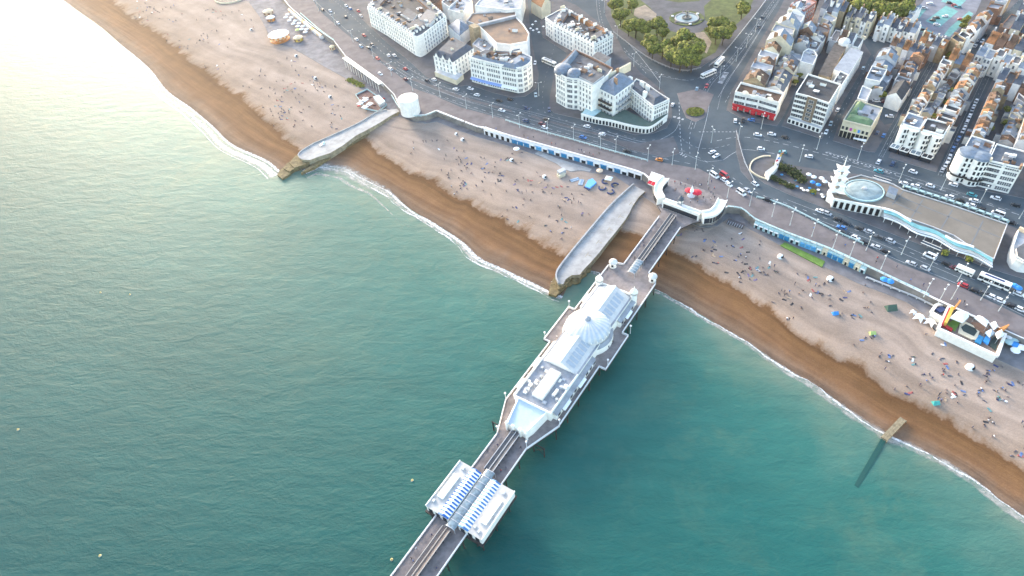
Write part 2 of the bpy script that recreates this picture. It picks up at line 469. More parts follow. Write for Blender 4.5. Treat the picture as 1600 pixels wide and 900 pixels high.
def sea_material():
    m = bpy.data.materials.new("sea_water"); m.use_nodes = True
    n = m.node_tree; L = n.links; b = n.nodes["Principled BSDF"]; N = n.nodes.new
    a = N("ShaderNodeAttribute"); a.attribute_name = "shore"
    geo = N("ShaderNodeNewGeometry")
    def noise(scale, stretch=None, rot=0, detail=4, rough=.6, dist=0):
        t = N("ShaderNodeTexNoise"); t.inputs["Scale"].default_value = scale; t.inputs["Detail"].default_value = detail; t.inputs["Roughness"].default_value = rough; t.inputs["Distortion"].default_value = dist
        mp = N("ShaderNodeMapping"); mp.inputs["Rotation"].default_value = (0, 0, rot); L.new(geo.outputs["Position"], mp.inputs[0])
        m2 = N("ShaderNodeMapping"); m2.inputs["Scale"].default_value = stretch or (1, 1, 1); L.new(mp.outputs[0], m2.inputs[0]); L.new(m2.outputs[0], t.inputs["Vector"])
        return t.outputs["Fac"]
    def math_(op, x, y):
        k = N("ShaderNodeMath"); k.operation = op
        for i, q in enumerate((x, y)):
            if isinstance(q, (int, float)): k.inputs[i].default_value = q
            else: L.new(q, k.inputs[i])
        return k.outputs[0]
    wob = math_('MULTIPLY', math_('SUBTRACT', noise(.022, None, 0, 5, .65, .6), .5), 55.0)
    wob2 = math_('MULTIPLY', math_('SUBTRACT', noise(.11, None, 0, 4), .5), 12.0)
    sc = N("ShaderNodeMath"); sc.operation = 'MINIMUM'; sc.inputs[1].default_value = 1
    L.new(math_('DIVIDE', a.outputs["Fac"], 25.0), sc.inputs[0])
    t = math_('ADD', a.outputs["Fac"], math_('MULTIPLY', math_('ADD', wob, wob2), sc.outputs[0]))
    r = N("ShaderNodeValToRGB"); e = r.color_ramp.elements
    def el(d, c):
        k = e.new(d/220); k.color = (*c, 1)
    e[0].position = 0; e[0].color = (.17, .185, .135, 1)
    e[1].position = 1; e[1].color = (.0035, .068, .063, 1)
    el(3, (.115, .175, .13)); el(10, (.062, .15, .118)); el(28, (0.0264, 0.1259, 0.1040)); el(60, (0.0132, 0.1030, 0.0894)); el(120, (0.0066, 0.0820, 0.0730))
    L.new(math_('DIVIDE', t, 220.0), r.inputs[0])
    # stirred-up sand in cloudy patches near the beach
    pl = N("ShaderNodeMapRange"); pl.inputs[1].default_value = .5; pl.inputs[2].default_value = .72; L.new(noise(.026, None, .5, 8, .75, .3), pl.inputs[0])
    fall = N("ShaderNodeMapRange"); fall.inputs[1].default_value = 30; fall.inputs[2].default_value = 130; fall.inputs[3].default_value = .5; fall.inputs[4].default_value = 0
    L.new(a.outputs["Fac"], fall.inputs[0])
    mx = N("ShaderNodeMix"); mx.data_type = 'RGBA'; mx.inputs[7].default_value = (.11, .165, .105, 1)
    L.new(math_('MULTIPLY', pl.outputs[0], fall.outputs[0]), mx.inputs[0]); L.new(r.outputs[0], mx.inputs[6])
    st = N("ShaderNodeMapRange"); st.inputs[1].default_value = .3; st.inputs[2].default_value = .7; st.inputs[3].default_value = .84; st.inputs[4].default_value = 1.16
    L.new(math_('ADD', math_('MULTIPLY', noise(.02, (.35, 1.6, 1), math.radians(20), 5, .6, .5), .5), math_('MULTIPLY', noise(.12, (.4, 1.5, 1), math.radians(8), 5, .65), .5)), st.inputs[0])
    sm = N("ShaderNodeVectorMath"); sm.operation = 'SCALE'; L.new(mx.outputs[2], sm.inputs[0]); L.new(st.outputs[0], sm.inputs[3])
    L.new(sm.outputs[0], b.inputs["Base Color"])
    b.inputs["Roughness"].default_value = .62
    b.inputs["Specular IOR Level"].default_value = .36
    b.inputs["IOR"].default_value = 1.33
    h = math_('ADD', noise(.16, (.55, 1.25, 1), math.radians(12), 4, .6, .4), math_('MULTIPLY', noise(.8, (.7, 1.2, 1), math.radians(-8), 4, .65), .35))
    bp = N("ShaderNodeBump"); bp.inputs["Strength"].default_value = .5; bp.inputs["Distance"].default_value = .8
    L.new(h, bp.inputs["Height"]); L.new(bp.outputs[0], b.inputs["Normal"])
    return m
me.materials.append(sea_material())

# ---- breaking foam and the thin milky swash
def foam_material(name, lo, hi, col, scale):
    m = bpy.data.materials.new(name); m.use_nodes = True
    n = m.node_tree; L = n.links; b = n.nodes["Principled BSDF"]; N = n.nodes.new
    b.inputs["Base Color"].default_value = (*col, 1); b.inputs["Roughness"].default_value = .7
    g = N("ShaderNodeNewGeometry"); t = N("ShaderNodeTexNoise"); t.inputs["Scale"].default_value = scale; t.inputs["Detail"].default_value = 6; t.inputs["Roughness"].default_value = .7
    L.new(g.outputs["Position"], t.inputs["Vector"])
    a = N("ShaderNodeAttribute"); a.attribute_name = "edge"
    ad = N("ShaderNodeMath"); ad.operation = 'ADD'; L.new(t.outputs["Fac"], ad.inputs[0]); L.new(a.outputs["Fac"], ad.inputs[1])
    r = N("ShaderNodeMapRange"); r.inputs[1].default_value = lo; r.inputs[2].default_value = hi; L.new(ad.outputs[0], r.inputs[0])
    L.new(r.outputs[0], b.inputs["Alpha"])
    return m
FOAM = foam_material("surf_foam", .46, .80, (.74, .74, .72), .8)
SWASH = foam_material("swash_water", .45, .95, (.47, .44, .40), .25)
def ribbon(name, lines, mtl):
    v, f, ed = [], [], []
    for line, off, wid in lines:            # line of points, offset towards the sea, width: functions of 0..1
        n = len(line); o0 = len(v)
        for i in range(n):
            a, b = line[max(i-1, 0)], line[min(i+1, n-1)]
            d = (b-a).normalized(); sn = Vector((d.y, -d.x))
            if sn.y > 0 or (abs(sn.y) < .2 and sn.x > 0): sn = -sn
            q = i/(n-1); c = line[i]+sn*off(q); h = wid(q)/2
            for k, e_ in ((-1, -.25), (-.4, .16), (.4, .16), (1, -.25)):
                p = c+sn*h*k; v.append((p.x, p.y, max(.05, beach_z(p.x, p.y)+.04) if mtl is FOAM else max(.035, beach_z(p.x, p.y)+.02))); ed.append(e_)
        for i in range(n-1):
            for k in range(3):
                a = o0+i*4+k; f.append((a, a+4, a+5, a+1))
    me = bpy.data.meshes.new(name); me.from_pydata(v, [], f)
    at = me.attributes.new("edge", 'FLOAT', 'POINT')
    for i, t in enumerate(ed): at.data[i].value = t
    me.materials.append(mtl)
    o = bpy.data.objects.new(name, me); linkobj(o); o['kind'] = 'stuff'
    return o
def wig(a, f1, s, b=0): return lambda q: b+a*(math.sin(q*f1+s)+.6*math.sin(q*f1*2.3+s*2)+.4*math.sin(q*f1*5.1+s))
D1 = resample(WL[0], 260); D2 = resample(WL[1], 260); D3 = resample(WL[2][:4*23], 420)
def bump01(x, a, b, s=.04): return 1/(1+math.exp(-(x-a)/s)) * 1/(1+math.exp((x-b)/s))
ribbon("swash_water", [
    (D1, wig(.5, 14, 1, 4.0), lambda q: 9.0), (D2, wig(.3, 9, 2, 2.0), lambda q: 4+9*bump01(q, -.1, .34)), (D2, wig(.8, 10, 2, 9.5), lambda q: 3.5*bump01(q, -.1, .36)),
    (D3, wig(.3, 20, 2, 1.2), lambda q: 2.2+4*bump01(q, .5, .95, .1))], SWASH)
ribbon("surf_foam", [
    (D1, wig(1.0, 11, 1, 8.5), lambda q: 1.5+.8*math.sin(q*31)), (D1, wig(.5, 16, 3, .8), lambda q: 1.0+.5*math.sin(q*53)+2.0*bump01(q, .84, 1.1)),
    (D2, wig(.3, 13, .5, .9), lambda q: 1.5+.4*math.sin(q*37)+2.0*bump01(q, .5, 1.05, .06)), (D2, wig(.5, 19, 1, 3.4), lambda q: .6+1.1*math.sin(q*43)),
    
    (D3, wig(.35, 40, 0, .5), lambda q: .3+.45*math.sin(q*61)+1.0*bump01(q, .30, .40, .02)+1.2*bump01(q, .47, .56, .01)+.9*bump01(q, .6, .95, .02)),
    (D1[225:], lambda q: 4.5, lambda q: 7*q), (D2[2:26], lambda q: 3.5-1*q, lambda q: 9.5*(1-q))], FOAM)

# ---- the town's ground, the raised pavements and the lower esplanade
wall_g = PL(WALL, G)
mb = MB()
far = [Vector((900, 40)), Vector((900, 1300)), Vector((-900, 1300))]
mb.prism([*wall_g, *far], -3, G, 1, 0)
ground = mb.build("road_ground", [ASPH, SEAWALL]); ground['kind'] = 'structure'

def pavement(name, pxs, m, kerb=.13, top=None):
    b_ = MB().prism(PL(pxs, G), G-.2, G+kerb, 1, 0)
    o = b_.build(name, [m, CONC]); o['kind'] = 'structure'
    return o
WBLOCK = [(520,-14),(570,34),(600,63),(640,96),(665,119),(700,131),(716,135),(735,133),(770,145),(800,152),(820,151),(838,139),(842,115),(836,90),(830,60),(826,20),(822,-20)]
ALB = [(843,25),(848,58),(885,82),(884,95),(866,116),(859,150),(858,168),(866,177),(907,186),(950,198),(992,211),(1019,209),(1042,200),(1050,183),(1050,165),(1035,141),(1000,113),(975,81),(962,55),(900,8),(850,-12)]
GARD = [(943,-10),(946,24),(958,49),(1007,86),(1046,105),(1073,110),(1095,105),(1129,83),(1178,24),(1210,-12)]
ISLE = [(1058,146),(1092,139),(1115,148),(1108,165),(1101,184),(1086,191),(1072,184),(1064,166)]
CB1 = [(1135,172),(1142,144),(1186,67),(1217,16),(1232,-14),(1285,-14),(1266,40),(1258,110),(1226,178),(1214,197),(1190,193),(1160,186)]
CB2 = [(1221,197),(1284,217),(1301,188),(1361,85),(1345,60),(1300,48),(1268,52),(1262,112)]
CB4 = [(1301,220),(1355,237),(1367,238),(1396,190),(1451,95),(1420,75),(1386,68),(1371,80),(1312,190)]
DB = [(1388,246),(1463,269),(1481,230),(1539,110),(1500,95),(1468,90),(1403,215)]
EB = [(1477,281),(1518,295),(1575,305),(1610,312),(1720,345),(1720,150),(1562,105),(1553,120),(1496,240)]
NB = [(1268,36),(1300,42),(1385,62),(1425,70),(1500,90),(1590,2),(1612,-22),(1280,-22)]
NEB = [(1522,94),(1562,100),(1720,142),(1720,-22),(1626,-22),(1600,10)]
AQ = [(1168,258),(1178,247),(1195,241),(1219,255),(1290,267),(1337,272),(1375,279),(1411,296),(1490,322),(1574,351),(1600,362),(1720,402),(1720,485),(1600,436),(1540,418),(1490,398),(1440,383),(1400,368),(1360,352),(1320,337),(1280,322),(1235,305),(1195,287),(1176,272)]
PROM_RD = [(400,-70),(484,-8),(500,18),(544,56),(592,96),(620,116),(646,138),(680,150),(720,168),(790,187),(824,198),(896,218),(959,236),(1011,250),(1093,264),(1129,284),(1182,310),(1230,325),(1306,364),(1353,385),(1400,410),(1495,446),(1600,497),(1700,545),(1900,640),(2050,708),(2300,822)]
pavement("west_pavement", WBLOCK, PAVE); pavement("hotel_pavement", ALB, PAVE)
pavement("garden_path", GARD, PAVE, .14); pavement("junction_island", ISLE, PINKP)
for nm, b_ in (("shop_pavement", CB1), ("street_pavement", CB2), ("arcade_pavement", CB4), ("terrace_pavement", DB), ("east_pavement", EB), ("north_pavement", NB), ("hill_pavement", NEB), ("aquarium_pavement", AQ)):
    pavement(nm, b_, PAVE)
wall_in = [w_.lerp(q_, 0) for w_, q_ in zip(wall_g, wall_g)]
mb = MB().prism([*PL(PROM_RD, G), *wall_g[::-1][:-1]], G-.2, G+.13, 1, 0)
prom = mb.build("promenade", [PINKP, CONC]); prom['kind'] = 'structure'
pavement("traffic_island", [(934,214),(1000,224),(1052,214),(1056,222),(1062,240),(1040,246),(985,234)], PAVE, .115)
pavement("splitter_island", [(1150,200),(1156,216),(1162,252),(1180,292),(1158,268),(1150,236)], PAVE, .12)
for i in range(3):                       # long islands between the carriageways of the seafront road
    a = [((455,-8),(540,52),(620,108),(617,110),(536,55),(449,-8)), ((646,122),(720,150),(800,172),(800,175),(716,153),(643,125)), ((830,180),(900,200),(960,214),(959,217),(900,203),(829,183))][i]
    pavement("road_reservation", a, PAVE, .105)
mb = MB()
b2 = []
tops = {0: PL(T1, LOW), 1: PL(T2, LOW), 2: PL(T3, LOW)}
for k, (i0, i1) in ((0, (0, 11)), (1, (10, 19)), (2, (18, len(WALL)-1))):
    mb.prism([*tops[k], *wall_g[i0:i1+1][::-1]], LOW-1.2, LOW+(.02, .03, .04)[k], 1, 0)
low = mb.build("lower_esplanade", [ESPL, CONC]); low['kind'] = 'structure'

# ---- painted markings, one sheet of strokes
mb = MB()
def dashes(pxs, ln=2.5, gap=3.5, wd=.22, solid=False):
    l = smooth_line(PL(pxs, G), 6); l = resample(l, max(3, int(sum((l[i+1]-l[i]).length for i in range(len(l)-1))/.5)))
    acc = 0
    for i in range(len(l)-1):
        if solid or acc % (ln+gap) < ln:
            d = (l[i+1]-l[i]).normalized(); n_ = Vector((-d.y, d.x))*wd/2; a, b = l[i], l[i+1]+d*.02
            mb.poly([(*(a-n_), G+.006), (*(b-n_), G+.006), (*(b+n_), G+.006), (*(a+n_), G+.006)])
        acc += .5
ROADS = {
 'kings': [(430,-60),(500,-2),(560,48),(620,100),(680,134),(760,162),(830,182),(900,202),(960,217),(1020,232),(1070,236)],
 'kings_north': [(510,-10),(560,34),(600,72),(650,112),(700,137),(760,151),(830,168),(890,190),(950,205),(1010,219),(1060,212)],
 'kings_south': [(470,-10),(540,54),(600,100),(660,138),(730,164),(800,185),(880,207),(960,229),(1020,244),(1090,258)],
 'parade': [(1120,220),(1160,214),(1220,224),(1290,242),(1360,262),(1440,287),(1520,312),(1600,338),(1720,378)],
 'parade_south': [(1130,250),(1160,234),(1210,240),(1290,256),(1370,274),(1450,299),(1540,328),(1610,352),(1720,392)],
 'madeira': [(1090,245),(1130,268),(1180,300),(1230,318),(1300,345),(1370,372),(1440,402),(1510,432),(1600,468),(1720,520)],
 'steine_w': [(935,-20),(938,20),(952,58),(1000,98),(1040,118),(1080,125),(1110,112)],
 'steine_e': [(1215,-5),(1180,45),(1140,98),(1105,135),(1080,200),(1078,240)],
 'steine_e2': [(1228,-20),(1200,22),(1160,88),(1130,130),(1118,170),(1115,215)],
 'pool': [(866,10),(868,60),(858,100),(848,140),(850,172)],
 'east_street': [(724,150),(724,128)],
 'charles': [(1292,225),(1308,188),(1366,86)],
 'broad': [(1376,245),(1400,200),(1458,95)],
 'madeira_place': [(1470,275),(1488,235),(1546,110)],
 'hill': [(1508,92),(1545,52),(1598,-5),(1620,-30)],
}
dashes(ROADS['kings'][2:]); dashes([(470,-20),(540,46),(610,102),(660,132),(740,162)], solid=True, wd=.14)
dashes(ROADS['kings_north'], 1.5, 4); dashes(ROADS['kings_south'], 3, 3)
dashes([(690,140),(760,158),(850,180),(930,203),(1000,224),(1050,222)], solid=True, wd=.16)
dashes([(950,206),(1010,222),(1050,208),(1062,190)], solid=True, wd=.2)
dashes(ROADS['parade'], 3, 2.2, .3); dashes(ROADS['parade_south'][:3], solid=True); dashes([(1190,212),(1290,236),(1400,270),(1500,303),(1610,338)], 2, 5, .16)
dashes(ROADS['madeira'], 2, 3); dashes([(1182,306),(1230,322),(1306,360),(1353,381),(1400,405),(1495,443),(1600,493)], solid=True, wd=.16)
for k in ('steine_w', 'steine_e'): dashes(ROADS[k], 2, 3)
dashes([(1108,165),(1103,190),(1090,238)], solid=True, wd=.2); dashes([(1122,152),(1158,94),(1200,28)], solid=True, wd=.16); dashes([(1133,160),(1172,92)], 3, 2, .2)
dashes([(1152,214),(1155,236),(1168,262)], solid=True, wd=.3); dashes([(1061,160),(1063,210),(1066,240)], 2, 2, .3)
dashes([(1290,238),(1400,272)], 1, 1, .7); dashes([(1092,206),(1150,206)], 1, 1, .4); dashes([(1052,182),(1072,188)], 1.2, 1.2, 1.6); dashes([(1056,236),(1072,245)], .6, 1, 1.8)
dashes([(1135,113),(1125,130)], .8, .8, 3.0); dashes([(962,46),(1000,88),(1032,130)], solid=True, wd=.25); dashes([(975,75),(1010,115)], 2, 2)
for k, o_ in (('kings', 5), ('kings', -4), ('kings_south', 3.5), ('parade', 5.5), ('parade', -5), ('madeira', 6.5), ('madeira', -6)): dashes([(u, v+o_) for u, v in ROADS[k][3:-2]], solid=True, wd=.13)
for k, o_ in (('steine_e', 4), ('steine_e', -4), ('steine_e2', 3), ('steine_w', -4)): dashes([(u+o_, v+1) for u, v in ROADS[k][:-1]], solid=True, wd=.12)
dashes([(1060,212),(1082,228),(1110,232),(1140,226)], 2, 1.5, .15); dashes([(1070,240),(1100,252),(1130,250)], solid=True, wd=.13)
for k in ('charles', 'broad', 'madeira_place', 'hill', 'pool'): dashes(ROADS[k], 1.5, 5, .12)
for k, o_ in (('madeira_place', 4.5), ('broad', 3)):
    dashes([(u+o_, v+1) for u, v in ROADS[k]], solid=True, wd=.1); dashes([(u-o_, v-1) for u, v in ROADS[k]], solid=True, wd=.1)
mk = mb.build("road_markings", [MARK]); mk['kind'] = 'structure'
ROADW = {k: PL(v, G) for k, v in ROADS.items()}
def road_dir(p):
    best = (1e9, 0)
    for l in ROADW.values():
        for i in range(len(l)-1):
            a, d = l[i], l[i+1]-l[i]
            t = max(0, min(1, (p-a).dot(d)/d.length_squared)); r = (p-(a+d*t)).length
            if r < best[0]: best = (r, math.atan2(d.y, d.x))
    return best[1]

# ---- gardens: lawns, worn earth, the pond ring is a thing further down
mb = MB()
LAWNS = [[(952,-6),(955,22),(966,44),(1000,66),(1030,62),(1034,36),(1016,12),(990,-8)], [(1000,70),(1048,96),(1085,100),(1118,82),(1128,62),(1110,40),(1092,52),(1060,52),(1038,46)], [(1102,32),(1136,52),(1168,22),(1180,-8),(1120,-8),(1100,10)], [(1010,-12),(1036,0),(1060,4),(1092,2),(1110,-14)]]
for i, l in enumerate(LAWNS): mb.prism(PL(l, G), G, G+.16+.005*i, 0, 0)
lw = mb.build("lawn", [GRASS]); lw['kind'] = 'structure'
mb = MB()
for l in ([(992,14),(1008,8),(1026,22),(1024,34),(1004,32),(990,24)], [(1086,52),(1100,50),(1112,66),(1104,84),(1096,78)]): mb.prism(PL(l, G), G, G+.20)
ea = mb.build("worn_earth_ground", [EARTH]); ea['kind'] = 'structure'
# bright turf mat strip on the beach edge and pale terraces below the arches
t_ = MB().prism([Vector(PB(*q)[:2]) for q in ((1219,384),(1226,379),(1289,409),(1284,418))], 1.2, LOW+.3).build("turf_strip", [TURF]); t_['kind'] = 'structure'
t_ = MB().prism(PL([(836,240),(842,236),(872,248),(925,264),(921,268),(906,266),(892,268),(880,264),(870,256)], LOW), LOW-1, LOW+.12).build("beach_terrace", [CONC]); t_['kind'] = 'structure'

# ---- sea haze: one box of even, thin air round everything
b = MB().prism([Vector((-1300, -400)), Vector((1050, -400)), Vector((1050, 1500)), Vector((-1300, 1500))], -5, 236, 0, 0, True)
hm = bpy.data.materials.new("haze_air"); hm.use_nodes = True
hn = hm.node_tree; hn.nodes.remove(hn.nodes["Principled BSDF"])
pv = hn.nodes.new("ShaderNodeVolumePrincipled"); pv.inputs["Color"].default_value = (.93, .95, 1, 1); pv.inputs["Density"].default_value = .00004; pv.inputs["Anisotropy"].default_value = .6
hn.links.new(pv.outputs[0], hn.nodes["Material Output"].inputs["Volume"])
hz = b.build("haze", [hm])
hz['kind'] = 'stuff'

# ================================================================ groynes
def strip_prism(name, label, cat, outline, z1, mats, base=-2.5, parts=()):
    ps = PL(outline, z1)
    c = sum(ps, Vector((0, 0)))/len(ps)
    t = thing(name, label, cat, (c.x, c.y, 0))
    b = MB().prism(ps, base, z1, 1, 0)
    b.build("deck", mats, t)
    return t, ps
g1o = [(620,170),(604,172),(587,177),(566,190),(544,201),(524,210),(504,219),(490,225),(482,230),(472,236),(466,243),(471,249),(484,250),(500,244),(516,239),(536,227),(556,212),(575,202),(593,192),(610,181),(624,174)]
g1, gp = strip_prism("concrete_groyne", "long curved concrete groyne beside the beach restaurant, stepping down into the surf", "groyne", g1o, 4.2, [CONC, CONCW])
b = MB()
edge = smooth_line(PL(g1o[1:12], 4.2), 2)
for i in range(len(edge)-1): b.wallbar(edge[i], edge[i+1], .5, 4.2, 4.9)
b.build("parapet", [CONC], g1)
b = MB()
for o_, z in (([(478,233),(462,243),(452,254),(460,262),(478,256),(492,247)], 2.8), ([(459,249),(448,255),(443,263),(452,268),(464,261)], 2.1), ([(447,258),(437,266),(433,273),(441,279),(452,272),(458,266)], 1.3)):
    b.prism(PL(o_, z), -2, z)
b.build("stepped_end", [ALGAE], g1)
b = MB()
low_side = [(624,176),(600,195),(575,212),(545,228),(515,246),(490,262),(470,270),(480,262),(512,242),(552,216),(590,196)]
b.prism(PL(low_side, 1.6), -2, 1.6); b.build("footing", [ALGAE], g1)
b = MB(); q = P(503, 226, 4.2); b.box(q, 3, 2, 4.2, 4.6, .6, 0); b.box(q+Vector((1, 1)), 1.2, 1.2, 4.2, 5.2, .6, 1); b.build("access_hatch", [PAINT, TURQ], g1)

g2o = [(990,289),(957,319),(940,338),(923,358),(900,386),(879,412),(872,424),(869,432),(872,443),(880,444),(884,436),(893,430),(906,429),(912,421),(921,412),(936,395),(950,377),(964,360),(977,343),(984,332),(989,321),(998,308),(1008,299)]
g2, gp = strip_prism("broad_groyne", "broad pale concrete groyne next to the pier with a boulder footing", "groyne", g2o, 3.6, [CONC, CONCW])
b = MB(); edge = smooth_line(PL([(990,289),(957,319),(923,358),(879,412),(869,431),(873,444)], 3.6), 4)
for i in range(len(edge)-1): b.wallbar(edge[i], edge[i+1], .7, 3.6, 4.7)
b.build("parapet", [mat("grey_parapet", (.36, .36, .36), .85, .2, .5)], g2)
b = MB(); b.prism(PL([(869,428),(860,444),(857,459),(868,462),(880,452),(893,438)], 1.4), -2, 1.4); b.prism(PL([(872,430),(866,442),(872,452),(884,446),(892,436)], 2.5), -1, 2.5)
b.build("stepped_end", [ALGAE], g2)
b = MB()
for u, v in ((892,430),(900,428),(884,438),(906,424),(913,417),(897,434)):
    q = P(u+2, v+4, .8); b.lathe([(0, -1), (2.6, -.5), (2.9, .7), (1.6, 1.7), (0, 1.9)], q, 7, 0, 1, .8, u)
b.build("boulder_footing", [ALGAE], g2)
for k in range(5):
    q = P(985-k*17, 318+k*20, 3.6); MB().box(q, 3.2, .25, 3.6, 3.63, .9).box(q+Vector((1.3, -.8)), .25, 2, 3.6, 3.64, .9).build("expansion_joint", [CONCW], g2)

a_, b_ = P(1411,655, 1.5), P(1381,686, .9)
t = thing("timber_groyne", "short old timber groyne running from wet shingle into the sea", "groyne", (a_.x, a_.y, 0))
d_ = (b_-a_).normalized(); n_ = Vector((-d_.y, d_.x))
b = MB()
for k in range(3): b.bar((*(a_+n_*(k-1)*.8), 1.6), (*(b_+n_*(k-1)*.8), .9), .75, .5)
b.build("plank_walkway", [TIMB], t)
for k in range(5):
    q = a_.lerp(b_, k/4); b = MB().tube((*(q+n_*1.2), -1.5), (*(q+n_*1.2), 1.9-.16*k), .18, .16, 7); b.build("post", [TIMB], t)
b = MB(); c_ = P(1338,760, 0)
for k in range(2): b.bar((*(b_+n_*(k-.5)*.9), .2), (*(c_+n_*(k-.5)*.7), -.12), .8, .34)
b.build("awash_timbers", [TIMBW], t)

# ================================================================ the pier
PA = P(650, 898.5); PBv = P(1004, 407)
PD = (PBv-PA).normalized(); PN = Vector((PD.y, -PD.x)); PROT = math.atan2(PD.y, PD.x)
def SW(s, w_): return PA+PD*s+PN*w_
def SWP(l): return [SW(*q) for q in l]
pier = thing("pleasure_pier", "long boarded seaside pier with white railings reaching from the promenade out to sea", "pier", (*SW(70, 0), 0))
L_ = [(-130,-6.5),(56.5,-6.5),(71,-12.2),(104.5,-12.2),(104.5,-15.2),(125.5,-15.2),(125.5,-12.2),(150,-12.2),(157,-12.2),(160.3,-9.5),(161,-6.3),(200,-6.3)]
Rr = [(-130,6.5),(56.5,6.5),(70.5,11.9),(103,11.9),(103,14.8),(123.3,14.8),(123.3,11.9),(156.5,11.9),(160,9.2),(161,6.3),(197,6.3)]
outl = SWP(L_)+PL([(1033,331),(1028,322),(1022,306),(1026,292),(1042,276),(1126,306),(1136,318),(1128,332),(1114,343),(1096,346),(1082,349)], G)+SWP(Rr[::-1])
b = MB().prism(outl, G-.6, G+.16, 1, 0, True)
deck = b.build("deck", [WOODD, IRON], pier)
b = MB()
def rail(pts, h=1.25, m=0, w_=.32):
    for i in range(len(pts)-1):
        p, q = pts[i], pts[i+1]
        b.wallbar(p, q, w_, G+.95, G+h, m); b.wallbar(p, q, .12, G+.16, G+.5, m)
        k = max(1, int((q-p).length/2.5))
        for j in range(k+1): b.box(p.lerp(q, j/k), .22, .22, G+.16, G+h+.15, PROT, m)
rail(SWP([(s, w_*.985) for s, w_ in L_])); rail(SWP([(s, w_*.985) for s, w_ in Rr]))
b.build("railing", [RAILW], pier)
for i, (s0, sg_) in enumerate([(s, g) for g in (-1, 1) for s in (104.8, 125.2, 71, 57)]):     # lamp standards on the deck corners
    q = SW(s0, sg_*(14.6 if s0 > 100 else (12 if s0 > 60 else 6.4)))
    b = MB().tube((*q, G), (*q, G+4.5), .12, .08, 8); b.lathe([(0, G+4.4), (.42, G+4.7), (.42, G+5.1), (0, G+5.5)], q, 8); b.build("lamp_standard", [RAILW], pier)
for k in range(34):                                                                          # braced iron trestles
    s = -96+k*8.7
    if s > 196: break
    hw = 6 if s < 57 or s > 160 else 11.4
    b = MB(); n = 4 if hw < 7 else 6
    ws = [-hw+2*hw*i/(n-1) for i in range(n)]
    for w_ in ws: b.tube((*SW(s, w_), -3), (*SW(s, w_), G-.6), .28, .24, 7)
    for i in range(n-1):
        b.bar((*SW(s, ws[i]), .8), (*SW(s, ws[i+1]), G-1.2), .12, .12); b.bar((*SW(s, ws[i+1]), .8), (*SW(s, ws[i]), G-1.2), .12, .12)
    b.bar((*SW(s, -hw-.4), G-.8), (*SW(s, hw+.4), G-.8), .35, .4)
    b.build("trestle", [IRON], pier)
b = MB()
for s, wd in ((20, 12.6), (28, 12.6), (36, 12.6)):
    for w_ in (-10, -7.5, 9.5, 12):
        b.tube((*SW(s, w_), -3), (*SW(s, w_), G-.6), .28, .24, 7)
b.prism(SWP([(18.6,-11),(39.6,-11),(39.6,13.2),(18.6,13.2)]), G-.7, G+.1, 0, 0, True); b.build("wing_platform", [IRON], pier)

# central shelters and windscreens down the middle of the deck
def shelter(name, label, s0, s1, hw, roofm, edge, h=2.6, group=None):
    t = thing(name, label, "shelter", (*SW((s0+s1)/2, 0), G+.16), group)
    b = MB()
    for sg_ in (-1, 1):
        b.poly([(*SW(s0, 0), G+h-.35), (*SW(s1, 0), G+h-.35), (*SW(s1, sg_*hw), G+h), (*SW(s0, sg_*hw), G+h)][::sg_])
        b.poly([(*SW(s0, 0), G+h-.5), (*SW(s1, 0), G+h-.5), (*SW(s1, sg_*hw), G+h-.15), (*SW(s0, sg_*hw), G+h-.15)][::-sg_])
    b.build("roof", [roofm], t)
    for w_ in (-hw, 0, hw): MB().wallbar(SW(s0, w_), SW(s1, w_), .22, G+h-.2, G+h+.1).build("roof_edge", [edge], t)
    b = MB(); b.wallbar(SW(s0, 0), SW(s1, 0), .1, G+.16, G+h-.5)
    k = max(2, int((s1-s0)/4))
    for i in range(k+1):
        s = s0+(s1-s0)*i/k; b.wallbar(SW(s, -hw*.9), SW(s, hw*.9), .1, G+.16, G+h-.4)
    b.build("glazed_screen", [GLASS], t)
    for sg_ in (-1, 1):
        b = MB(); b.wallbar(SW(s0+.3, sg_*.55), SW(s1-.3, sg_*.55), .5, G+.5, G+.6); b.build("bench", [TIMB], t)
    return t
shelter("windbreak_shelter", "slim dark roofed windbreak shelter between the entrance and the domed pavilion", 165, 203, 1.5, mat("shelter_roof_dark", (.09, .09, .095), .6, .2, .5), mat("shelter_edge_cream", (.40, .36, .32), .6))
shelter("windbreak_shelter", "black roofed windbreak shelter between the domed pavilion and the striped pavilions", 41.5, 60, 1.7, MATS["shelter_roof_dark"], METAL)
shelter("windbreak_shelter", "brown and cream windbreak shelter seaward of the striped pavilions", -60, 17, 1.6, mat("shelter_roof_brown", (.17, .13, .11), .6, .2, .5), MATS["shelter_edge_cream"])
# glazed arcades
def canopy(name, label, s0, s1, w0, w1, h, n):
    t = thing(name, label, "canopy", (*SW((s0+s1)/2, (w0+w1)/2), G+.16))
    b = MB(); c = (w0+w1)/2; hw = (w1-w0)/2
    for i in range(8):
        a0, a1 = PI*i/8, PI*(i+1)/8
        q = [(s0, a0), (s1, a0), (s1, a1), (s0, a1)]
        b.poly([(*SW(s, c-hw*math.cos(a)), G+h-.5+.5*math.sin(a)) for s, a in q])
    b.build("glass_vault", [GLASSR], t)
    for k in range(n+1):
        b = MB()
        s = s0+(s1-s0)*k/n
        for i in range(8):
            a0, a1 = PI*i/8, PI*(i+1)/8
            b.bar((*SW(s, c-hw*math.cos(a0)), G+h-.47+.5*math.sin(a0)), (*SW(s, c-hw*math.cos(a1)), G+h-.47+.5*math.sin(a1)), .25, .14)
        for sg_ in (-1, 1): b.tube((*SW(s, c+sg_*hw), G+.16), (*SW(s, c+sg_*hw), G+h-.5), .09, .09, 6)
        b.build("rib_frame", [METAL], t)
    return t
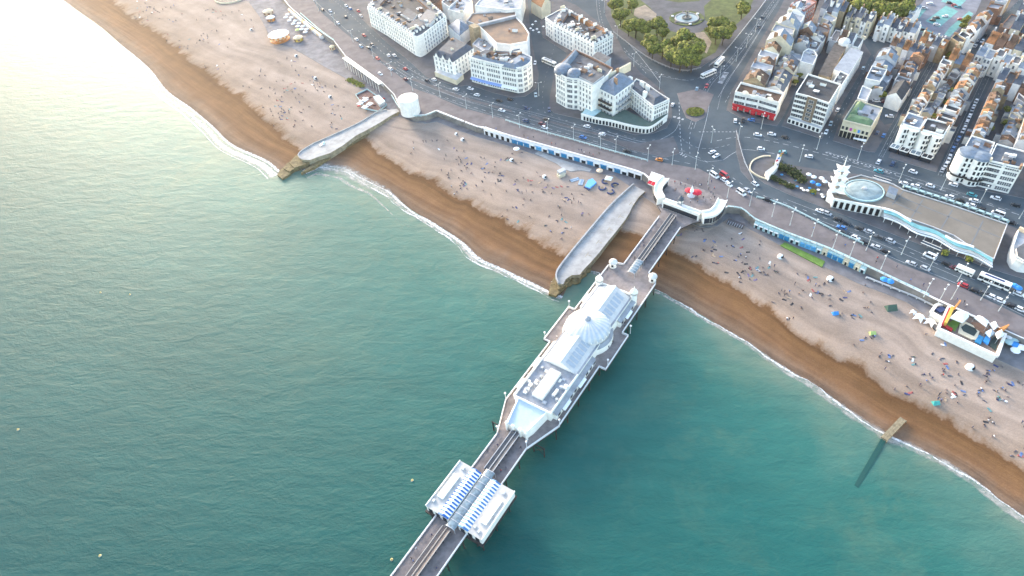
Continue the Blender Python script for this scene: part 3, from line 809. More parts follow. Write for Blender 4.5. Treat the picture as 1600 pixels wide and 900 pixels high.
canopy("glass_canopy", "pale glass canopy over the walkway on the landward side of the domed pavilion", 155.5, 164.5, -1.7, 1.9, 3.4, 5)
canopy("glass_canopy", "long grey glass canopy between the two striped pavilions", 17.5, 41.5, -.7, 2.9, 3.3, 9)

# ---- domed pavilion
D = G+.16
pav = thing("domed_pavilion", "long white pier pavilion with a broad shallow dome and slate blue skylights", "pavilion", (*SW(106, 0), D))
def rectSW(s0, s1, w0, w1): return SWP([(s0, w0), (s1, w0), (s1, w1), (s0, w1)])
b = MB().prism(rectSW(71.5, 141, -8, 8), D, D+4.8, 0, 1); b.build("wall", [PAINT, LEAD], pav)
for a, c in ((SW(71.7, -8), SW(92, -8)), (SW(71.7, 8), SW(92, 8)), (SW(71.5, -8.2), SW(71.5, 8.2)), (SW(141, -8.2), SW(141, 8.2))): MB().wallbar(a, c, .4, D+4.8, D+5.8).build("parapet", [PAINT], pav)
def gable(nm, s0, s1, hw, z0, z1, m, flat=0.0):
    b = MB()
    A = [SW(s0, -hw), SW(s0, -flat), SW(s0, flat), SW(s0, hw)]; B = [SW(s1, -hw), SW(s1, -flat), SW(s1, flat), SW(s1, hw)]
    zz = [z0, z1, z1, z0]
    for i in range(3):
        b.poly([(*A[i], zz[i]), (*A[i+1], zz[i+1]), (*B[i+1], zz[i+1]), (*B[i], zz[i])][::-1], 0)
    b.poly([(*A[i], zz[i]) for i in range(4)], 1); b.poly([(*B[i], zz[i]) for i in (3, 2, 1, 0)], 1)
    return b.build(nm, m, pav)
PANW = mat("white_roof_sheet", (.58, .565, .535), .5, .12, .5)
for s0, s1 in ((121, 139.5), (92, 109)):
    rf = gable("roof", s0, s1, 7.2, D+4.85, D+8.4, [PANW, PAINT], .7)
    for k in range(6):
        s = s0+1.6+k*(s1-s0-3)/6
        w0, z0, w1, z1 = 2.0, 7.78, 5.6, 5.82
        for g in (1, -1): MB().poly([(*SW(s, g*w0), D+z0), (*SW(s, g*w1), D+z1), (*SW(s+1.7, g*w1), D+z1), (*SW(s+1.7, g*w0), D+z0)][::-g]).build("skylight", [mat("frosted_skylight", (.40, .44, .48), .4, .1, 1)], rf)
    b = MB(); b.wallbar(SW(s0, 0), SW(s1, 0), 1.0, D+8.38, D+8.75); b.build("ridge_vent", [PAINT], rf)
dm = MB()
prof = [(9.2, D+4.8), (9.2, D+6.2), (9.5, D+6.25)]+[(9.3*math.cos(a), D+6.3+4.6*math.sin(a)) for a in [PI/2*i/8 for i in range(0, 8)]]+[(0, D+10.95)]
dm.lathe(prof, SW(115, 0), 48, 0, ms=lambda k, i: 0 if k < 3 else (0 if i % 2 else 1))
dome = dm.build("dome", [DOME, mat("dome_panels_grey", (.50, .53, .56), .45, .1, .5)], pav, smooth=False)
b = MB().lathe([(1.3, D+10.6), (1.3, D+11.5), (.9, D+12), (.15, D+12.6), (.05, D+14.4), (0, D+14.4)], SW(115, 0), 12); b.build("lantern", [LEAD], dome)
b = MB()
for k in range(24):
    a = 2*PI*k/24; q = SW(115, 0)+Vector((math.cos(a), math.sin(a)))*9.35; b.box(q, .35, .5, D+6.0, D+6.9, a)
b.build("cresting", [PAINT], dome)
b = MB().lathe([(10.6, D), (10.6, D+3.2), (9.2, D+4.4)], SW(115, 0), 28, 0, ms=lambda k, i: 0 if k == 0 else 1); b.build("aisle", [PAINT, LEAD], pav)
# side aisles with bay fronts, awnings on the shaded side
for sg_ in (-1, 1):
    for s0, s1 in ((73, 104), (126, 140)):
        b = MB(); b.prism(rectSW(s0, s1, sg_*7.9, sg_*9.6), D, D+2.8, 0, 0)
        b.poly([(*SW(s0, sg_*8), D+3.9), (*SW(s1, sg_*8), D+3.9), (*SW(s1, sg_*9.9), D+2.9), (*SW(s0, sg_*9.9), D+2.9)][::sg_], 1)
        al = b.build("side_aisle", [PAINT, LEAD], pav)
        k = int((s1-s0)/3.1)
        for i in range(k):
            s = s0+1.2+i*3.1
            f = MB(); f.wallbar(SW(s, sg_*9.62), SW(s+1.7, sg_*9.62), .1, D+.8, D+2.3); f.build("window", [GLASS], al)
        for i in range(2 if s1 < 110 else 1):
            s = s0+4+i*12
            b = MB(); b.poly([(*SW(s, sg_*9.7), D+2.7), (*SW(s+5, sg_*9.7), D+2.7), (*SW(s+5, sg_*11.0), D+2.2), (*SW(s, sg_*11.0), D+2.2)][::sg_]); b.poly([(*SW(s, sg_*9.7), D+2.6), (*SW(s+5, sg_*9.7), D+2.6), (*SW(s+5, sg_*11.0), D+2.1), (*SW(s, sg_*11.0), D+2.1)][::-sg_]); b.build("awning", [CANVAS], pav)
for s, w_ in ((141, -8.3), (141, 8.3)):
    tb = MB().lathe([(1.5, D), (1.5, D+6.4), (1.8, D+6.5), (1.8, D+6.9)], SW(s, w_), 8).build("corner_turret", [PAINT], pav)
    MB().lathe([(1.45, D+6.9), (1.75, D+7.6), (1.2, D+8.5), (.35, D+9.3), (.08, D+10.8), (0, D+10.8)], SW(s, w_), 10).build("onion_roof", [PAINT], tb)
b = MB()                                                        # rooftop monitor and plant on the flat seaward part
b.prism(rectSW(75, 89, -2.2, 2.4), D+4.8, D+6.6, 0, 1); b.build("roof_monitor", [PAINT, PANW], pav)
b = MB(); b.prism(rectSW(72.2, 91.2, -7.6, 7.6), D+4.8, D+4.86, 0); b.build("flat_roof", [LEAD], pav)
for i in range(22):
    s, w_ = R.uniform(73, 90.5), R.choice((-1, 1))*R.uniform(3.4, 7)
    b = MB().box(SW(s, w_), R.uniform(.8, 2), R.uniform(.7, 1.6), D+4.8, D+R.uniform(5.4, 6.4), PROT); b.build("roof_unit", [R.choice((PLANT, PAINT, METAL))], pav)
# seaward annex with the pale blue roof
b = MB().prism(SWP([(60.5,-4.2),(63.5,-5.2),(71.6,-6.4),(71.6,6.4),(63.5,5.2),(60.5,4.2)]), D, D+3.6, 0, 0)
an = b.build("seaward_annex", [PAINT], pav)
b = MB(); b.poly([(*SW(60.6,-4), D+3.7), (*SW(60.6, 4), D+3.7), (*SW(71.4, 6), D+4.7), (*SW(71.4,-6), D+4.7)]); b.build("annex_roof", [PALEB], an)
for w_ in (-4.2, 4.2): MB().wallbar(SW(60.5, w_), SW(71.5, w_*1.48), .5, D+3.6, D+4.9).build("annex_parapet", [PAINT], an)
for w_ in (-4.3, -1.5, 1.5, 4.3): MB().lathe([(.55, D), (.55, D+4.6), (.7, D+4.7), (.1, D+5.8), (0, D+5.8)], SW(60.3, w_), 8).build("entrance_pier", [PAINT], an)
# ---- two octagonal deck kiosks with domes
for w_, lb in ((-10, "white domed kiosk on the landward deck corner facing the broad groyne"), (9.6, "white domed kiosk on the landward deck corner away from the groynes")):
    q = SW(158, w_); t = thing("domed_kiosk", lb, "kiosk", (*q, D))
    MB().lathe([(1.7, D), (1.7, D+2.5), (2.05, D+2.6), (2.05, D+2.85)], q, 8).build("wall", [PAINT], t)
    MB().lathe([(2.0, D+2.85), (1.8, D+3.4), (1.3, D+3.9), (.6, D+4.2), (.1, D+4.4), (.06, D+5.4), (0, D+5.4)], q, 16).build("dome_roof", [DOME], t)
    for i in range(8):
        if i % 2: MB().box(q+Vector((math.cos(PI*i/4+PI/8), math.sin(PI*i/4+PI/8)))*1.58, .12, 1.0, D+1, D+2.2, PI*i/4+PI/8).build("serving_hatch", [GLASS], t)
# ---- twin striped pavilions
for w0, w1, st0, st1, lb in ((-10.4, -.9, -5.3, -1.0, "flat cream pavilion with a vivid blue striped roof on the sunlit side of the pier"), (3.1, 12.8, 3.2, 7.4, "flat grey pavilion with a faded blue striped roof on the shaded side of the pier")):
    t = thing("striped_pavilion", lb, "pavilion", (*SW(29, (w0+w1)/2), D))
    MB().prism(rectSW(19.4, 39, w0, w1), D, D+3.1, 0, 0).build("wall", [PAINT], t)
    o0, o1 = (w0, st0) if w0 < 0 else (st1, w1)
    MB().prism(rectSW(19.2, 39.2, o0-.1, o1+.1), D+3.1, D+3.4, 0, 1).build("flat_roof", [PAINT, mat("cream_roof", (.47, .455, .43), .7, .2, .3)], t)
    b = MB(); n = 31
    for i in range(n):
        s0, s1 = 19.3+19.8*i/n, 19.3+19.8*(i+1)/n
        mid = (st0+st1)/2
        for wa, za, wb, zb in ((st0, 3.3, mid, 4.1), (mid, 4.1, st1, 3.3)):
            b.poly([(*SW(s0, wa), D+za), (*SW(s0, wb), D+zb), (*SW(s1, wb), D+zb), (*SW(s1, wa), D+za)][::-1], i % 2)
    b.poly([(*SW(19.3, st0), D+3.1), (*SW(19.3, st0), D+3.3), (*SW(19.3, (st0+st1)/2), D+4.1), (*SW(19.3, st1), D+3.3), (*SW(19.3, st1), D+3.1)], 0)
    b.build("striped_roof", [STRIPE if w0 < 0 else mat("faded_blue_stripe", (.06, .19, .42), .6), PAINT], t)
    b = MB(); c = (o0+o1)/2
    b.prism(rectSW(24, 34, c-1.2, c+1.2), D+3.4, D+4.1); b.build("roof_lantern", [PAINT], t)
    for i in range(4): MB().box(SW(R.uniform(20.5, 38), R.uniform(o0+.8, o1-.8)), 1.2, .9, D+3.4, D+4.0, PROT).build("roof_unit", [PLANT], t)
    MB().wallbar(SW(19.2, o0 if w0 < 0 else o1), SW(39.2, o0 if w0 < 0 else o1), .3, D+3.1, D+3.9).build("parapet", [PAINT], t)
    for s in (19.3, 39.1):
        for i in range(3): MB().wallbar(SW(s, w0+1+i*3), SW(s, w0+2.6+i*3), .2, D+.2, D+2.5).build("doorway", [GLASS], t)

# ---- landward entrance: curved colonnade buildings
def curved(name, label, pxs, wd, h, z0=None):
    l = resample(smooth_line(PL(pxs, G+h), 5), 16); c = l[8]
    t = thing(name, label, "entrance building", (*c, G+.16))
    A, B = [], []
    for i in range(16):
        d = (l[min(i+1, 15)]-l[max(i-1, 0)]).normalized(); n = Vector((-d.y, d.x))
        A.append(l[i]+n*wd/2); B.append(l[i]-n*wd/2)
    MB().prism(A+B[::-1], G+.1, G+h, 0, 1).build("wall", [PAINT, mat("white_roof_membrane", (.72, .71, .70), .6, .1, .3)], t)
    b = MB()
    for l2 in (A, B):
        for i in range(15): b.wallbar(l2[i], l2[i+1], .35, G+h, G+h+.7)
    b.build("parapet", [PAINT], t)
    for i in range(1, 15):
        d = (l[min(i+1, 15)]-l[max(i-1, 0)]).normalized(); n = Vector((-d.y, d.x)); ang = math.atan2(d.y, d.x)
        for q in (l[i]+n*(wd/2+.02), l[i]-n*(wd/2+.02)): MB().box(q, 1.3, .12, G+.3, G+h-1, ang).build("arched_opening", [GLASS], t)
    return t
curved("curved_colonnade", "white curved entrance building beside the red canopied kiosk", [(1040,278),(1031,288),(1028,299),(1033,309)], 3.8, 4.2)
curved("curved_colonnade", "white straight colonnade across the landward end of the pier deck", [(1037,313),(1062,322),(1094,334)], 2.6, 3.8)
curved("curved_colonnade", "white curved entrance building sweeping back towards the turquoise seafront rail", [(1098,335),(1112,333),(1122,325),(1129,312)], 4.4, 4.4)
q = P(1063, 318, G+4); t = thing("entrance_turret", "small dark clock turret over the middle of the pier entrance", "turret", (*q, G+.16))
MB().box(q, 2.2, 2.2, G+.2, G+6.5, PROT).build("clock_tower", [mat("turret_grey", (.25, .26, .27), .6)], t)
MB().lathe([(1.6, G+6.5), (1.2, G+7.4), (.5, G+8.4), (.07, G+9), (.05, G+10.5), (0, G+10.5)], q, 10).build("cupola", [SLATE], t)
for k in range(4): MB().lathe([(0, -.03), (.75, -.02), (.75, .05), (0, .06)], (0, 0), 16)
for k in range(4):
    a = PROT+k*PI/2; f = q+Vector((math.cos(a), math.sin(a)))*1.12
    MB().box(f, .06, 1.3, G+4.9, G+6.2, a).build("clock_face", [PAINT], t)
qs = PL([(1018,268),(1038,275),(1031,287),(1013,280)], G+3.4)
t = thing("promenade_kiosk", "white flat kiosk with red canopies at the corner of the pier forecourt", "kiosk", (*qs[0], G))
MB().prism(qs, G, G+3.4).build("wall", [PAINT], t)
MB().prism(inset(qs, .5), G+3.4, G+3.5).build("flat_roof", [MATS["white_roof_membrane"]], t)
e = (qs[2]-qs[3]).normalized(); o_ = Vector((e.y, -e.x))
if o_.y > 0: o_ = -o_
for k in range(3):
    p = qs[3]+e*(.6+k*2.2)
    MB().poly([(*p, G+3.1), (*(p+e*1.9), G+3.1), (*(p+e*1.9+o_*1.8), G+2.3), (*(p+o_*1.8), G+2.3)]).poly([(*p, G+3.0), (*(p+o_*1.8), G+2.2), (*(p+e*1.9+o_*1.8), G+2.2), (*(p+e*1.9), G+3.0)]).build("red_canopy", [RCANV], t)
# forecourt parasols and the white cone tent
def parasol(px, r, h, m, label, name="parasol", z=G, group=None, cat="parasol", late_=None):
    q = P(*px, z+h*.8)
    t = thing(name, label, cat, (*q, z+.05), group)
    MB().lathe([(r, z+h*.72), (r*1.0, z+h*.76), (r*.5, z+h*.92), (.05, z+h+.05), (0, z+h+.05)], q, 8).build("canopy", [m], t)
    MB().tube((*q, z+.05), (*q, z+h*.95), .05, .05, 6).build("pole", [METAL], t)
    if late_: late(t, *late_)
    return t
parasol((1077,297), 2.3, 3.4, RCANV, "red parasol on the pier forecourt, nearer the curved building by the red kiosk")
parasol((1089,300), 2.6, 3.4, RCANV, "red parasol on the pier forecourt, nearer the turquoise seafront rail")
q = P(1080, 306, G); t = thing("cone_tent", "tall white cone tent between two red parasols on the pier forecourt", "tent", (*q, G+.13))
MB().lathe([(2.1, G+.2), (1.2, G+2.4), (.4, G+5.2), (.05, G+6.4), (0, G+6.4)], q, 10).build("tent_skirt", [CANVAS], t)
MB().tube((*q, G+6.2), (*q, G+7.2), .06, .04, 6).build("mast", [METAL], t)

# ================================================================ seawall, arches, railings
def win_mesh(name, w_, h, frame=FRAME):
    b = MB()
    b.poly([(-w_/2, .03, 0), (w_/2, .03, 0), (w_/2, .03, h), (-w_/2, .03, h)][::-1], 1)
    for x in (-w_/2, w_/2): b.box((x, .05), .14, .1, -.05, h+.05, 0, 0)
    for z in (-.1, h): b.box((0, .06), w_+.3, .14, z, z+.12, 0, 0)
    b.box((0, .05), w_, .06, h*.5-.03, h*.5+.03, 0, 0); b.box((0, .05), .06, .06, 0, h, 0, 0)
    return b.mesh(name, [frame, GLASS])
WIN = win_mesh("window", 1.05, 1.75); WINW = win_mesh("window", 2.6, 1.5); WINB = win_mesh("window", 1.5, 2.7)
def put(mesh, name, pos, rot, parent):
    o = bpy.data.objects.new(name, mesh); linkobj(o, parent)
    o.location = Vector(pos)-ORG[parent.name]; o.rotation_euler = (0, 0, rot)
    ORG[o.name] = Vector(pos)
    return o
def facade(t, a, b, z0, floors, fh, n, mesh=None, skip0=False, margin=.8):
    """windows on the wall from a to b; outside is on the right-hand side walking a->b"""
    mesh = mesh or WIN
    a, b = Vector(a[:2]), Vector(b[:2]); d = b-a; L = d.length; d.normalize()
    ang = math.atan2(d.y, d.x)+PI
    for f in range(1 if skip0 else 0, floors):
        for i in range(n):
            q = a+d*(margin+(L-2*margin)*(i+.5)/n)
            put(mesh, "window", (q.x, q.y, z0+f*fh+.9), ang, t)

wall_t = thing("sea_wall", "pale sea wall carrying the promenade above the beach, with a white coping", "sea wall", (*wall_g[16], LOW))
b = MB()
for i in range(len(wall_g)-1): b.wallbar(wall_g[i], wall_g[i+1], .5, -1, G+.2)
b.build("wall", [SEAWALL], wall_t)
b = MB()
for i in range(2, len(wall_g)-1):
    b.wallbar(wall_g[i], wall_g[i+1], .9 if 13 <= i <= 18 or 27 <= i <= 32 else .4, G+.2, G+.45)
b.build("coping", [RAILW], wall_t)
ARCH = []
def arches(pxa, group, n, style):
    l = PL(pxa, G)
    for k in range(n):
        a, c = along(l, k/n), along(l, (k+1)/n)
        d = (c-a); o_ = Vector((d.y, -d.x)).normalized()
        if o_.y > 0: o_ = -o_
        ang = math.atan2(d.y, d.x); m = (a+c)/2
        st = style(k)
        t = thing("seafront_arch_shop", None, "arch shop", (*(m+o_*.3), LOW), group)
        b = MB(); q = m+o_*.55
        b.box(q, d.length-.06, .8, LOW, G-.05, ang); b.build("shop_front", [st[1]], t)
        q2 = m+o_*.97
        b = MB(); b.box(q2, d.length*st[3], .12, LOW+.1, LOW+2.6, ang); b.build("shutter", [st[2]], t)
        b = MB(); b.box(m+o_*1.1, d.length*.92, .5, G-.9, G-.55, ang); b.build("fascia", [st[1]], t)
        if st[4]:
            b = MB(); b.box(m+o_*1.5, d.length*.8, 1.3, LOW+2.75, LOW+2.95, ang); b.build("awning", [st[4]], t)
        late(t, st[0])
LTB = mat("light_blue_shutter", (.10, .36, .62), .5, .2, .7)
arches([(757,200),(799,213)], "white seafront arches", 5, lambda k: ("white arch front with a small dark door", RAILW, BLACK, .5, None))
def st_w(k):
    if k == 4: return ("arch shop with a bright blue shutter under the promenade", RAILW, LTB, .86, LTB)
    if k >= 18: return ("arch with a black open mouth beside the broad groyne", RAILW, BLACK, .8, None)
    if k % 2 == 0 or k in (1,): return ("arch shop with a blue shutter under the promenade", RAILW, BLUE, .86, BLUE)
    return ("white arch shop with a dark window under the promenade", RAILW, GLASS, .6, RAILW)
arches([(800,213),(979,263),(1004,271)], "blue and white seafront arches", 20, st_w)
def st_e(k):
    if k in (5, 6, 9, 10, 11): return ("seafront booth with a bright blue front", PTURQ, BLUE if k < 9 else LTB, .9, BLUE if k < 9 else LTB)
    if k in (14, 15, 16, 18): return ("seafront booth with a teal shutter", PTURQ, BLUE, .8, BLUE)
    if k in (13, 17, 19): return ("cream fronted seafront booth", CREAM, BLACK, .3, CREAM)
    return ("pale turquoise seafront booth with a dark hatch", PTURQ, GLASS, .45, RAILW)
arches([(1181,344),(1232,365),(1296,389),(1356,417)], "seafront booths east of the pier", 21, st_e)
def railing(name, label, pxs, m, z=G+.13, h=1.15, step=3.0, cat="railing", thick=.14):
    l = smooth_line(PL(pxs, z), 4)
    l = resample(l, max(4, int(sum((l[i+1]-l[i]).length for i in range(len(l)-1))/step)))
    t = thing(name, label, cat, (*l[len(l)//2], z))
    b = MB()
    for i in range(len(l)-1):
        b.wallbar(l[i], l[i+1], thick*1.6, z+h-.12, z+h); b.wallbar(l[i], l[i+1], thick*.7, z+h*.45, z+h*.55)
    b.build("handrail", [m], t)
    b = MB()
    for q in l: b.box(q, thick, thick, z, z+h, 0)
    b.build("baluster", [m], t)['kind'] = 'stuff'
    return t
railing("seafront_railing", "turquoise railing along the upper promenade between the carousel and the round white tower", [(470,22),(500,48),(522,64)], TURQ, thick=.3)
railing("seafront_railing", "pale turquoise railing on the roadside of the promenade in front of the arches", [(790,189),(824,200),(896,220),(959,238),(1011,252)], PTURQ, thick=.22)
railing("seafront_railing", "white railing on the promenade edge above the arch shops", [(682,175),(745,199),(799,214),(979,264),(1004,273)], RAILW, thick=.22)
railing("seafront_railing", "turquoise railing on the roadside of the promenade below the domed aquarium terrace", [(1182,309),(1230,324),(1306,363),(1348,382)], PTURQ, thick=.22)
railing("seafront_railing", "turquoise railing above the blue booths on the east promenade", [(1137,324),(1160,328),(1180,344),(1232,366),(1296,390),(1365,422),(1450,462)], PTURQ, thick=.25)
railing("seafront_railing", "white railing on the edge of the lower esplanade east of the pier", [(1353,435),(1390,450),(1430,466),(1458,480)], RAILW, z=LOW+.1, thick=.35)
railing("seafront_railing", "pale railing along the seafront road beside the central reservation", [(1150,206),(1156,230),(1164,256),(1178,284)], METAL, thick=.1)
railing("seafront_railing", "curved turquoise railing around the foot of the round white tower", [(612,150),(626,172),(645,182),(664,182),(680,176)], PTURQ, thick=.22)
railing("garden_railing", "grey railing along the gardens' edge beside the bus lane", [(1108,104),(1130,85),(1178,26),(1196,2)], METAL, thick=.2)
railing("garden_railing", "pale grey railing round the seaward side of the gardens", [(958,51),(1007,88),(1046,107),(1073,112),(1095,107)], METAL, thick=.12)
railing("parade_balustrade", "turquoise balustrade along the landward edge of the aquarium roof terrace", [(1412,293),(1490,318),(1574,348)], PTURQ, thick=.9, h=1.3)

# covered colonnade on the promenade beyond the round tower
l = PL([(541,88),(598,129)], G+3)
t = thing("promenade_colonnade", "long white covered colonnade along the beach edge of the promenade", "colonnade", (*((l[0]+l[1])/2), LOW))
d = (l[1]-l[0]); o_ = Vector((d.y, -d.x)).normalized(); o_ = o_ if o_.y < 0 else -o_
MB().prism([l[0], l[1], l[1]+o_*3.2, l[0]+o_*3.2], G+2.6, G+3).build("flat_roof", [PAINT], t)
for k in range(13):
    q = l[0]+d*(k+.5)/13+o_*2.9; MB().tube((*q, LOW), (*q, G+2.6), .16, .16, 7).build("column", [PAINT], t)
MB().wallbar(l[0], l[1], .3, G, G+2.6).build("back_wall", [GREYW], t)
# beach huts strip against the wall
l = PL([(453,10),(482,34),(505,52)], G+.1)
for k in range(14):
    a, c = along(l, k/14), along(l, (k+1)/14); d = c-a; o_ = Vector((d.y, -d.x)).normalized(); o_ = o_ if o_.y < 0 else -o_
    m = (a+c)/2+o_*1.4; ang = math.atan2(d.y, d.x)
    t = thing("beach_hut", None, "beach hut", (*m, LOW), "beach huts against the promenade wall")
    b = MB().box(m, d.length*.92, 2.4, LOW, LOW+2.4, ang); b.build("wall", [RAILW if k % 3 else PEACH], t)
    e = d.normalized()
    A, B = m-e*d.length*.48, m+e*d.length*.48
    b = MB()
    for sg_ in (-1, 1):
        q0, q1 = A+o_*1.4*sg_, B+o_*1.4*sg_
        b.poly([(*q0, LOW+2.4), (*q1, LOW+2.4), (*B, LOW+3.3), (*A, LOW+3.3)][::sg_])
    b.build("gable_roof", [(TURQ, TURQ, YEL, PTURQ)[k % 4] if 2 < k < 11 else PEACH], t)
    late(t, ("turquoise roofed beach hut" if 2 < k < 11 and k % 4 < 2 else "pale turquoise roofed beach hut" if 2 < k < 11 and k % 4 == 3 else "yellow roofed beach hut" if 2 < k < 11 else "peach roofed beach hut")+" against the promenade wall")

# ================================================================ buildings
def quad_axes(p): return p
def roof_of(t, p, z, kind, m, wall, h=None, chim=0, par=.7):
    """roof part over polygon p (its corners as given); gable/hip need four corners"""
    p4 = p
    if kind in ('gable', 'hip', 'gable_x', 'mansard') and len(p4) == 4:
        p4 = ccw(p4)
        e0 = (p4[1]-p4[0]).length+(p4[3]-p4[2]).length; e1 = (p4[2]-p4[1]).length+(p4[0]-p4[3]).length
        if (e0 < e1) != (kind == 'gable_x'): p4 = [p4[1], p4[2], p4[3], p4[0]] if kind != 'gable_x' else [p4[1], p4[2], p4[3], p4[0]]
        # now p4[0]->p4[1] runs along the ridge
        a, b_, c, d = p4
        width = ((d-a).length+(c-b_).length)/2
        hh = h or width*.36
        m0, m1 = (a+d)/2, (b_+c)/2
        if kind in ('hip', 'mansard'):
            k = min(.42, width*.5/max((m1-m0).length, .1)); m0, m1 = m0.lerp(m1, k), m1.lerp(m0, k)
        ov = .25
        b = MB()
        if kind == 'mansard':
            q = inset(p4, width*.16)
            b.frustum(p4, z, q, z+hh, 0, 1)
        else:
            b.poly([(*a, z), (*b_, z), (*m1, z+hh), (*m0, z+hh)], 0); b.poly([(*c, z), (*d, z), (*m0, z+hh), (*m1, z+hh)], 0)
            b.poly([(*d, z), (*a, z), (*m0, z+hh)], 1 if kind != 'hip' else 0); b.poly([(*b_, z), (*c, z), (*m1, z+hh)], 1 if kind != 'hip' else 0)
        r = b.build("roof", [m, wall if kind != 'mansard' else FELT], t)
        top = z+hh
        ends = [m0.lerp(m1, .04), m1.lerp(m0, .04)] if kind not in ('hip', 'mansard') else [a.lerp(c, .3), c.lerp(a, .3)]
    else:
        pc = ccw(p)
        r = MB().prism(inset(pc, .32), z-.5, z+.02).build("roof", [m], t)
        b = MB(); n = len(pc); q = inset(pc, .36)
        for i in range(n):
            j = (i+1) % n
            b.poly([(*pc[i], z-.4), (*pc[j], z-.4), (*pc[j], z+par), (*pc[i], z+par)]); b.poly([(*q[j], z-.4), (*q[i], z-.4), (*q[i], z+par), (*q[j], z+par)]); b.poly([(*pc[i], z+par), (*pc[j], z+par), (*q[j], z+par), (*q[i], z+par)])
        b.build("parapet", [wall], t)
        top = z+par
        c = sum(pc, Vector((0, 0)))/n
        ends = [pc[k % n].lerp(c, .12) for k in (0, 2, 1, 3)]
    for k in range(chim):
        q = ends[k % len(ends)]
        d = (p[1]-p[0]); ang = math.atan2(d.y, d.x)
        cb = MB().box(q, R.uniform(.7, 1), R.uniform(1.6, 2.6), z-.3, top+R.uniform(.7, 1.4), ang+R.choice((0, PI/2))).build("chimney", [R.choice((CHIM, CHIM, GREYW, CREAM))], r)
    return r
def clutter(t, p, z, n, r=None):
    pc = ccw(p); c = sum(pc, Vector((0, 0)))/len(pc)
    d = pc[1]-pc[0]; ang = math.atan2(d.y, d.x)
    for _ in range(n):
        k = R.randrange(len(pc)); q = c.lerp(pc[k].lerp(pc[(k+1) % len(pc)], R.random()), R.uniform(.1, .75))
        h = R.uniform(.6, 2.2)
        MB().box(q, R.uniform(1, 3.4), R.uniform(1, 2.6), z, z+h, ang, 0, 1).build(R.choice(("roof_unit", "skylight", "stair_housing")), [R.choice((GREYW, PAINT, METAL, FELT, BRICK)), R.choice((LEAD, PAINT, FELT, SLATE2, DARKR))], r or t)
def building(name, label, cat, pxs, h, wallm, roofk, roofm, group=None, chim=0, floors=None, wins=(), cl=0, z0=G, par=.7, rh=None, win=None, cornice=None, skip0=False):
    p = PL(pxs, z0+h)
    c = sum(p, Vector((0, 0)))/len(p)
    t = thing(name, label, cat, (*c, z0), group)
    MB().prism(p, z0-.5, z0+h, 0).build("wall", [wallm], t)
    r = roof_of(t, p, z0+h, roofk, roofm, wallm, rh, chim, par)
    if cl: clutter(t, inset(p, 1.5), z0+h, cl)
    fl = floors or max(1, int(h/3.3)); fh = h/fl
    cc = area2(p) > 0
    for (i, n) in wins:
        a, b_ = p[i], p[(i+1) % len(p)]
        if cc: a, b_ = a, b_
        else: a, b_ = b_, a
        # walking counter-clockwise the outside is on the right
        facade(t, a, b_, z0+.1, fl, fh, n, win, skip0)
        if cornice:
            d = (b_-a).normalized(); o_ = Vector((d.y, -d.x))
            for z in cornice: MB().wallbar(a+o_*.22, b_+o_*.22, .5, z0+z, z0+z+.3).build("cornice", [PAINT], t)
    return t, p

def broken_roof(t, p, z, h=2.2, dep=2.0, dormers=True, void=True, m=SLATE):
    """mansard slopes round the edge with dormers, lead flats behind, sunken dark lightwells"""
    pc = ccw(p); n = len(pc); c = sum(pc, Vector((0, 0)))/n
    o_, i_ = inset(pc, .45), inset(pc, .45+dep)
    f_ = [a.lerp(c, .34) for a in pc]
    b = MB()
    for i in range(n):
        j = (i+1) % n
        b.poly([(*o_[i], z), (*o_[j], z), (*i_[j], z+h), (*i_[i], z+h)], 0)
        b.poly([(*i_[i], z+h), (*i_[j], z+h), (*f_[j], z+h-.3), (*f_[i], z+h-.3)], 1)
        b.poly([(*f_[i], z+h-.3), (*f_[j], z+h-.3), (*f_[j], z), (*f_[i], z)], 2)
    r = b.build("mansard_roof", [m, FELT, BRICK], t)
    if void: MB().prism([a.lerp(c, .36) for a in pc], z-.2, z+.06).build("lightwell", [DARKR], r)
    for i in range(n):
        a, b_ = pc[i], pc[(i+1) % n]; L = (b_-a).length
        if L < 5: continue
        d = (b_-a).normalized(); q_n = Vector((-d.y, d.x)); ang = math.atan2(d.y, d.x)
        if dormers:
            for k in range(int(L/3.4)):
                q = a+d*(L*(k+.5)/int(L/3.4))+q_n*(.5+dep*.45); MB().box(q, 1.4, dep*.9, z+.2, z+h*.95, ang, 0, 1).build("dormer", [WHITE, LEAD], r)
        for k in range(max(1, int(L/9))):
            q = a+d*(L*(k+R.uniform(.2, .8))/max(1, int(L/9)))+q_n*(dep+1.2); MB().box(q, .9, R.uniform(1.6, 3.4), z, z+h+R.uniform(.8, 1.8), ang).build("chimney", [R.choice((CHIM, WHITE, CREAM))], r)
    for k in range(5):
        q = c.lerp(R.choice(f_), R.uniform(.2, .9)); d = pc[1]-pc[0]
        MB().box(q, R.uniform(1.5, 4), R.uniform(1.5, 3.5), z, z+R.uniform(.8, 3), math.atan2(d.y, d.x), 0, 1).build("stair_housing", [R.choice((WHITE, BRICK, YBRICK, GREYW)), R.choice((LEAD, FELT, TILE, SLATE))], r)
    return r
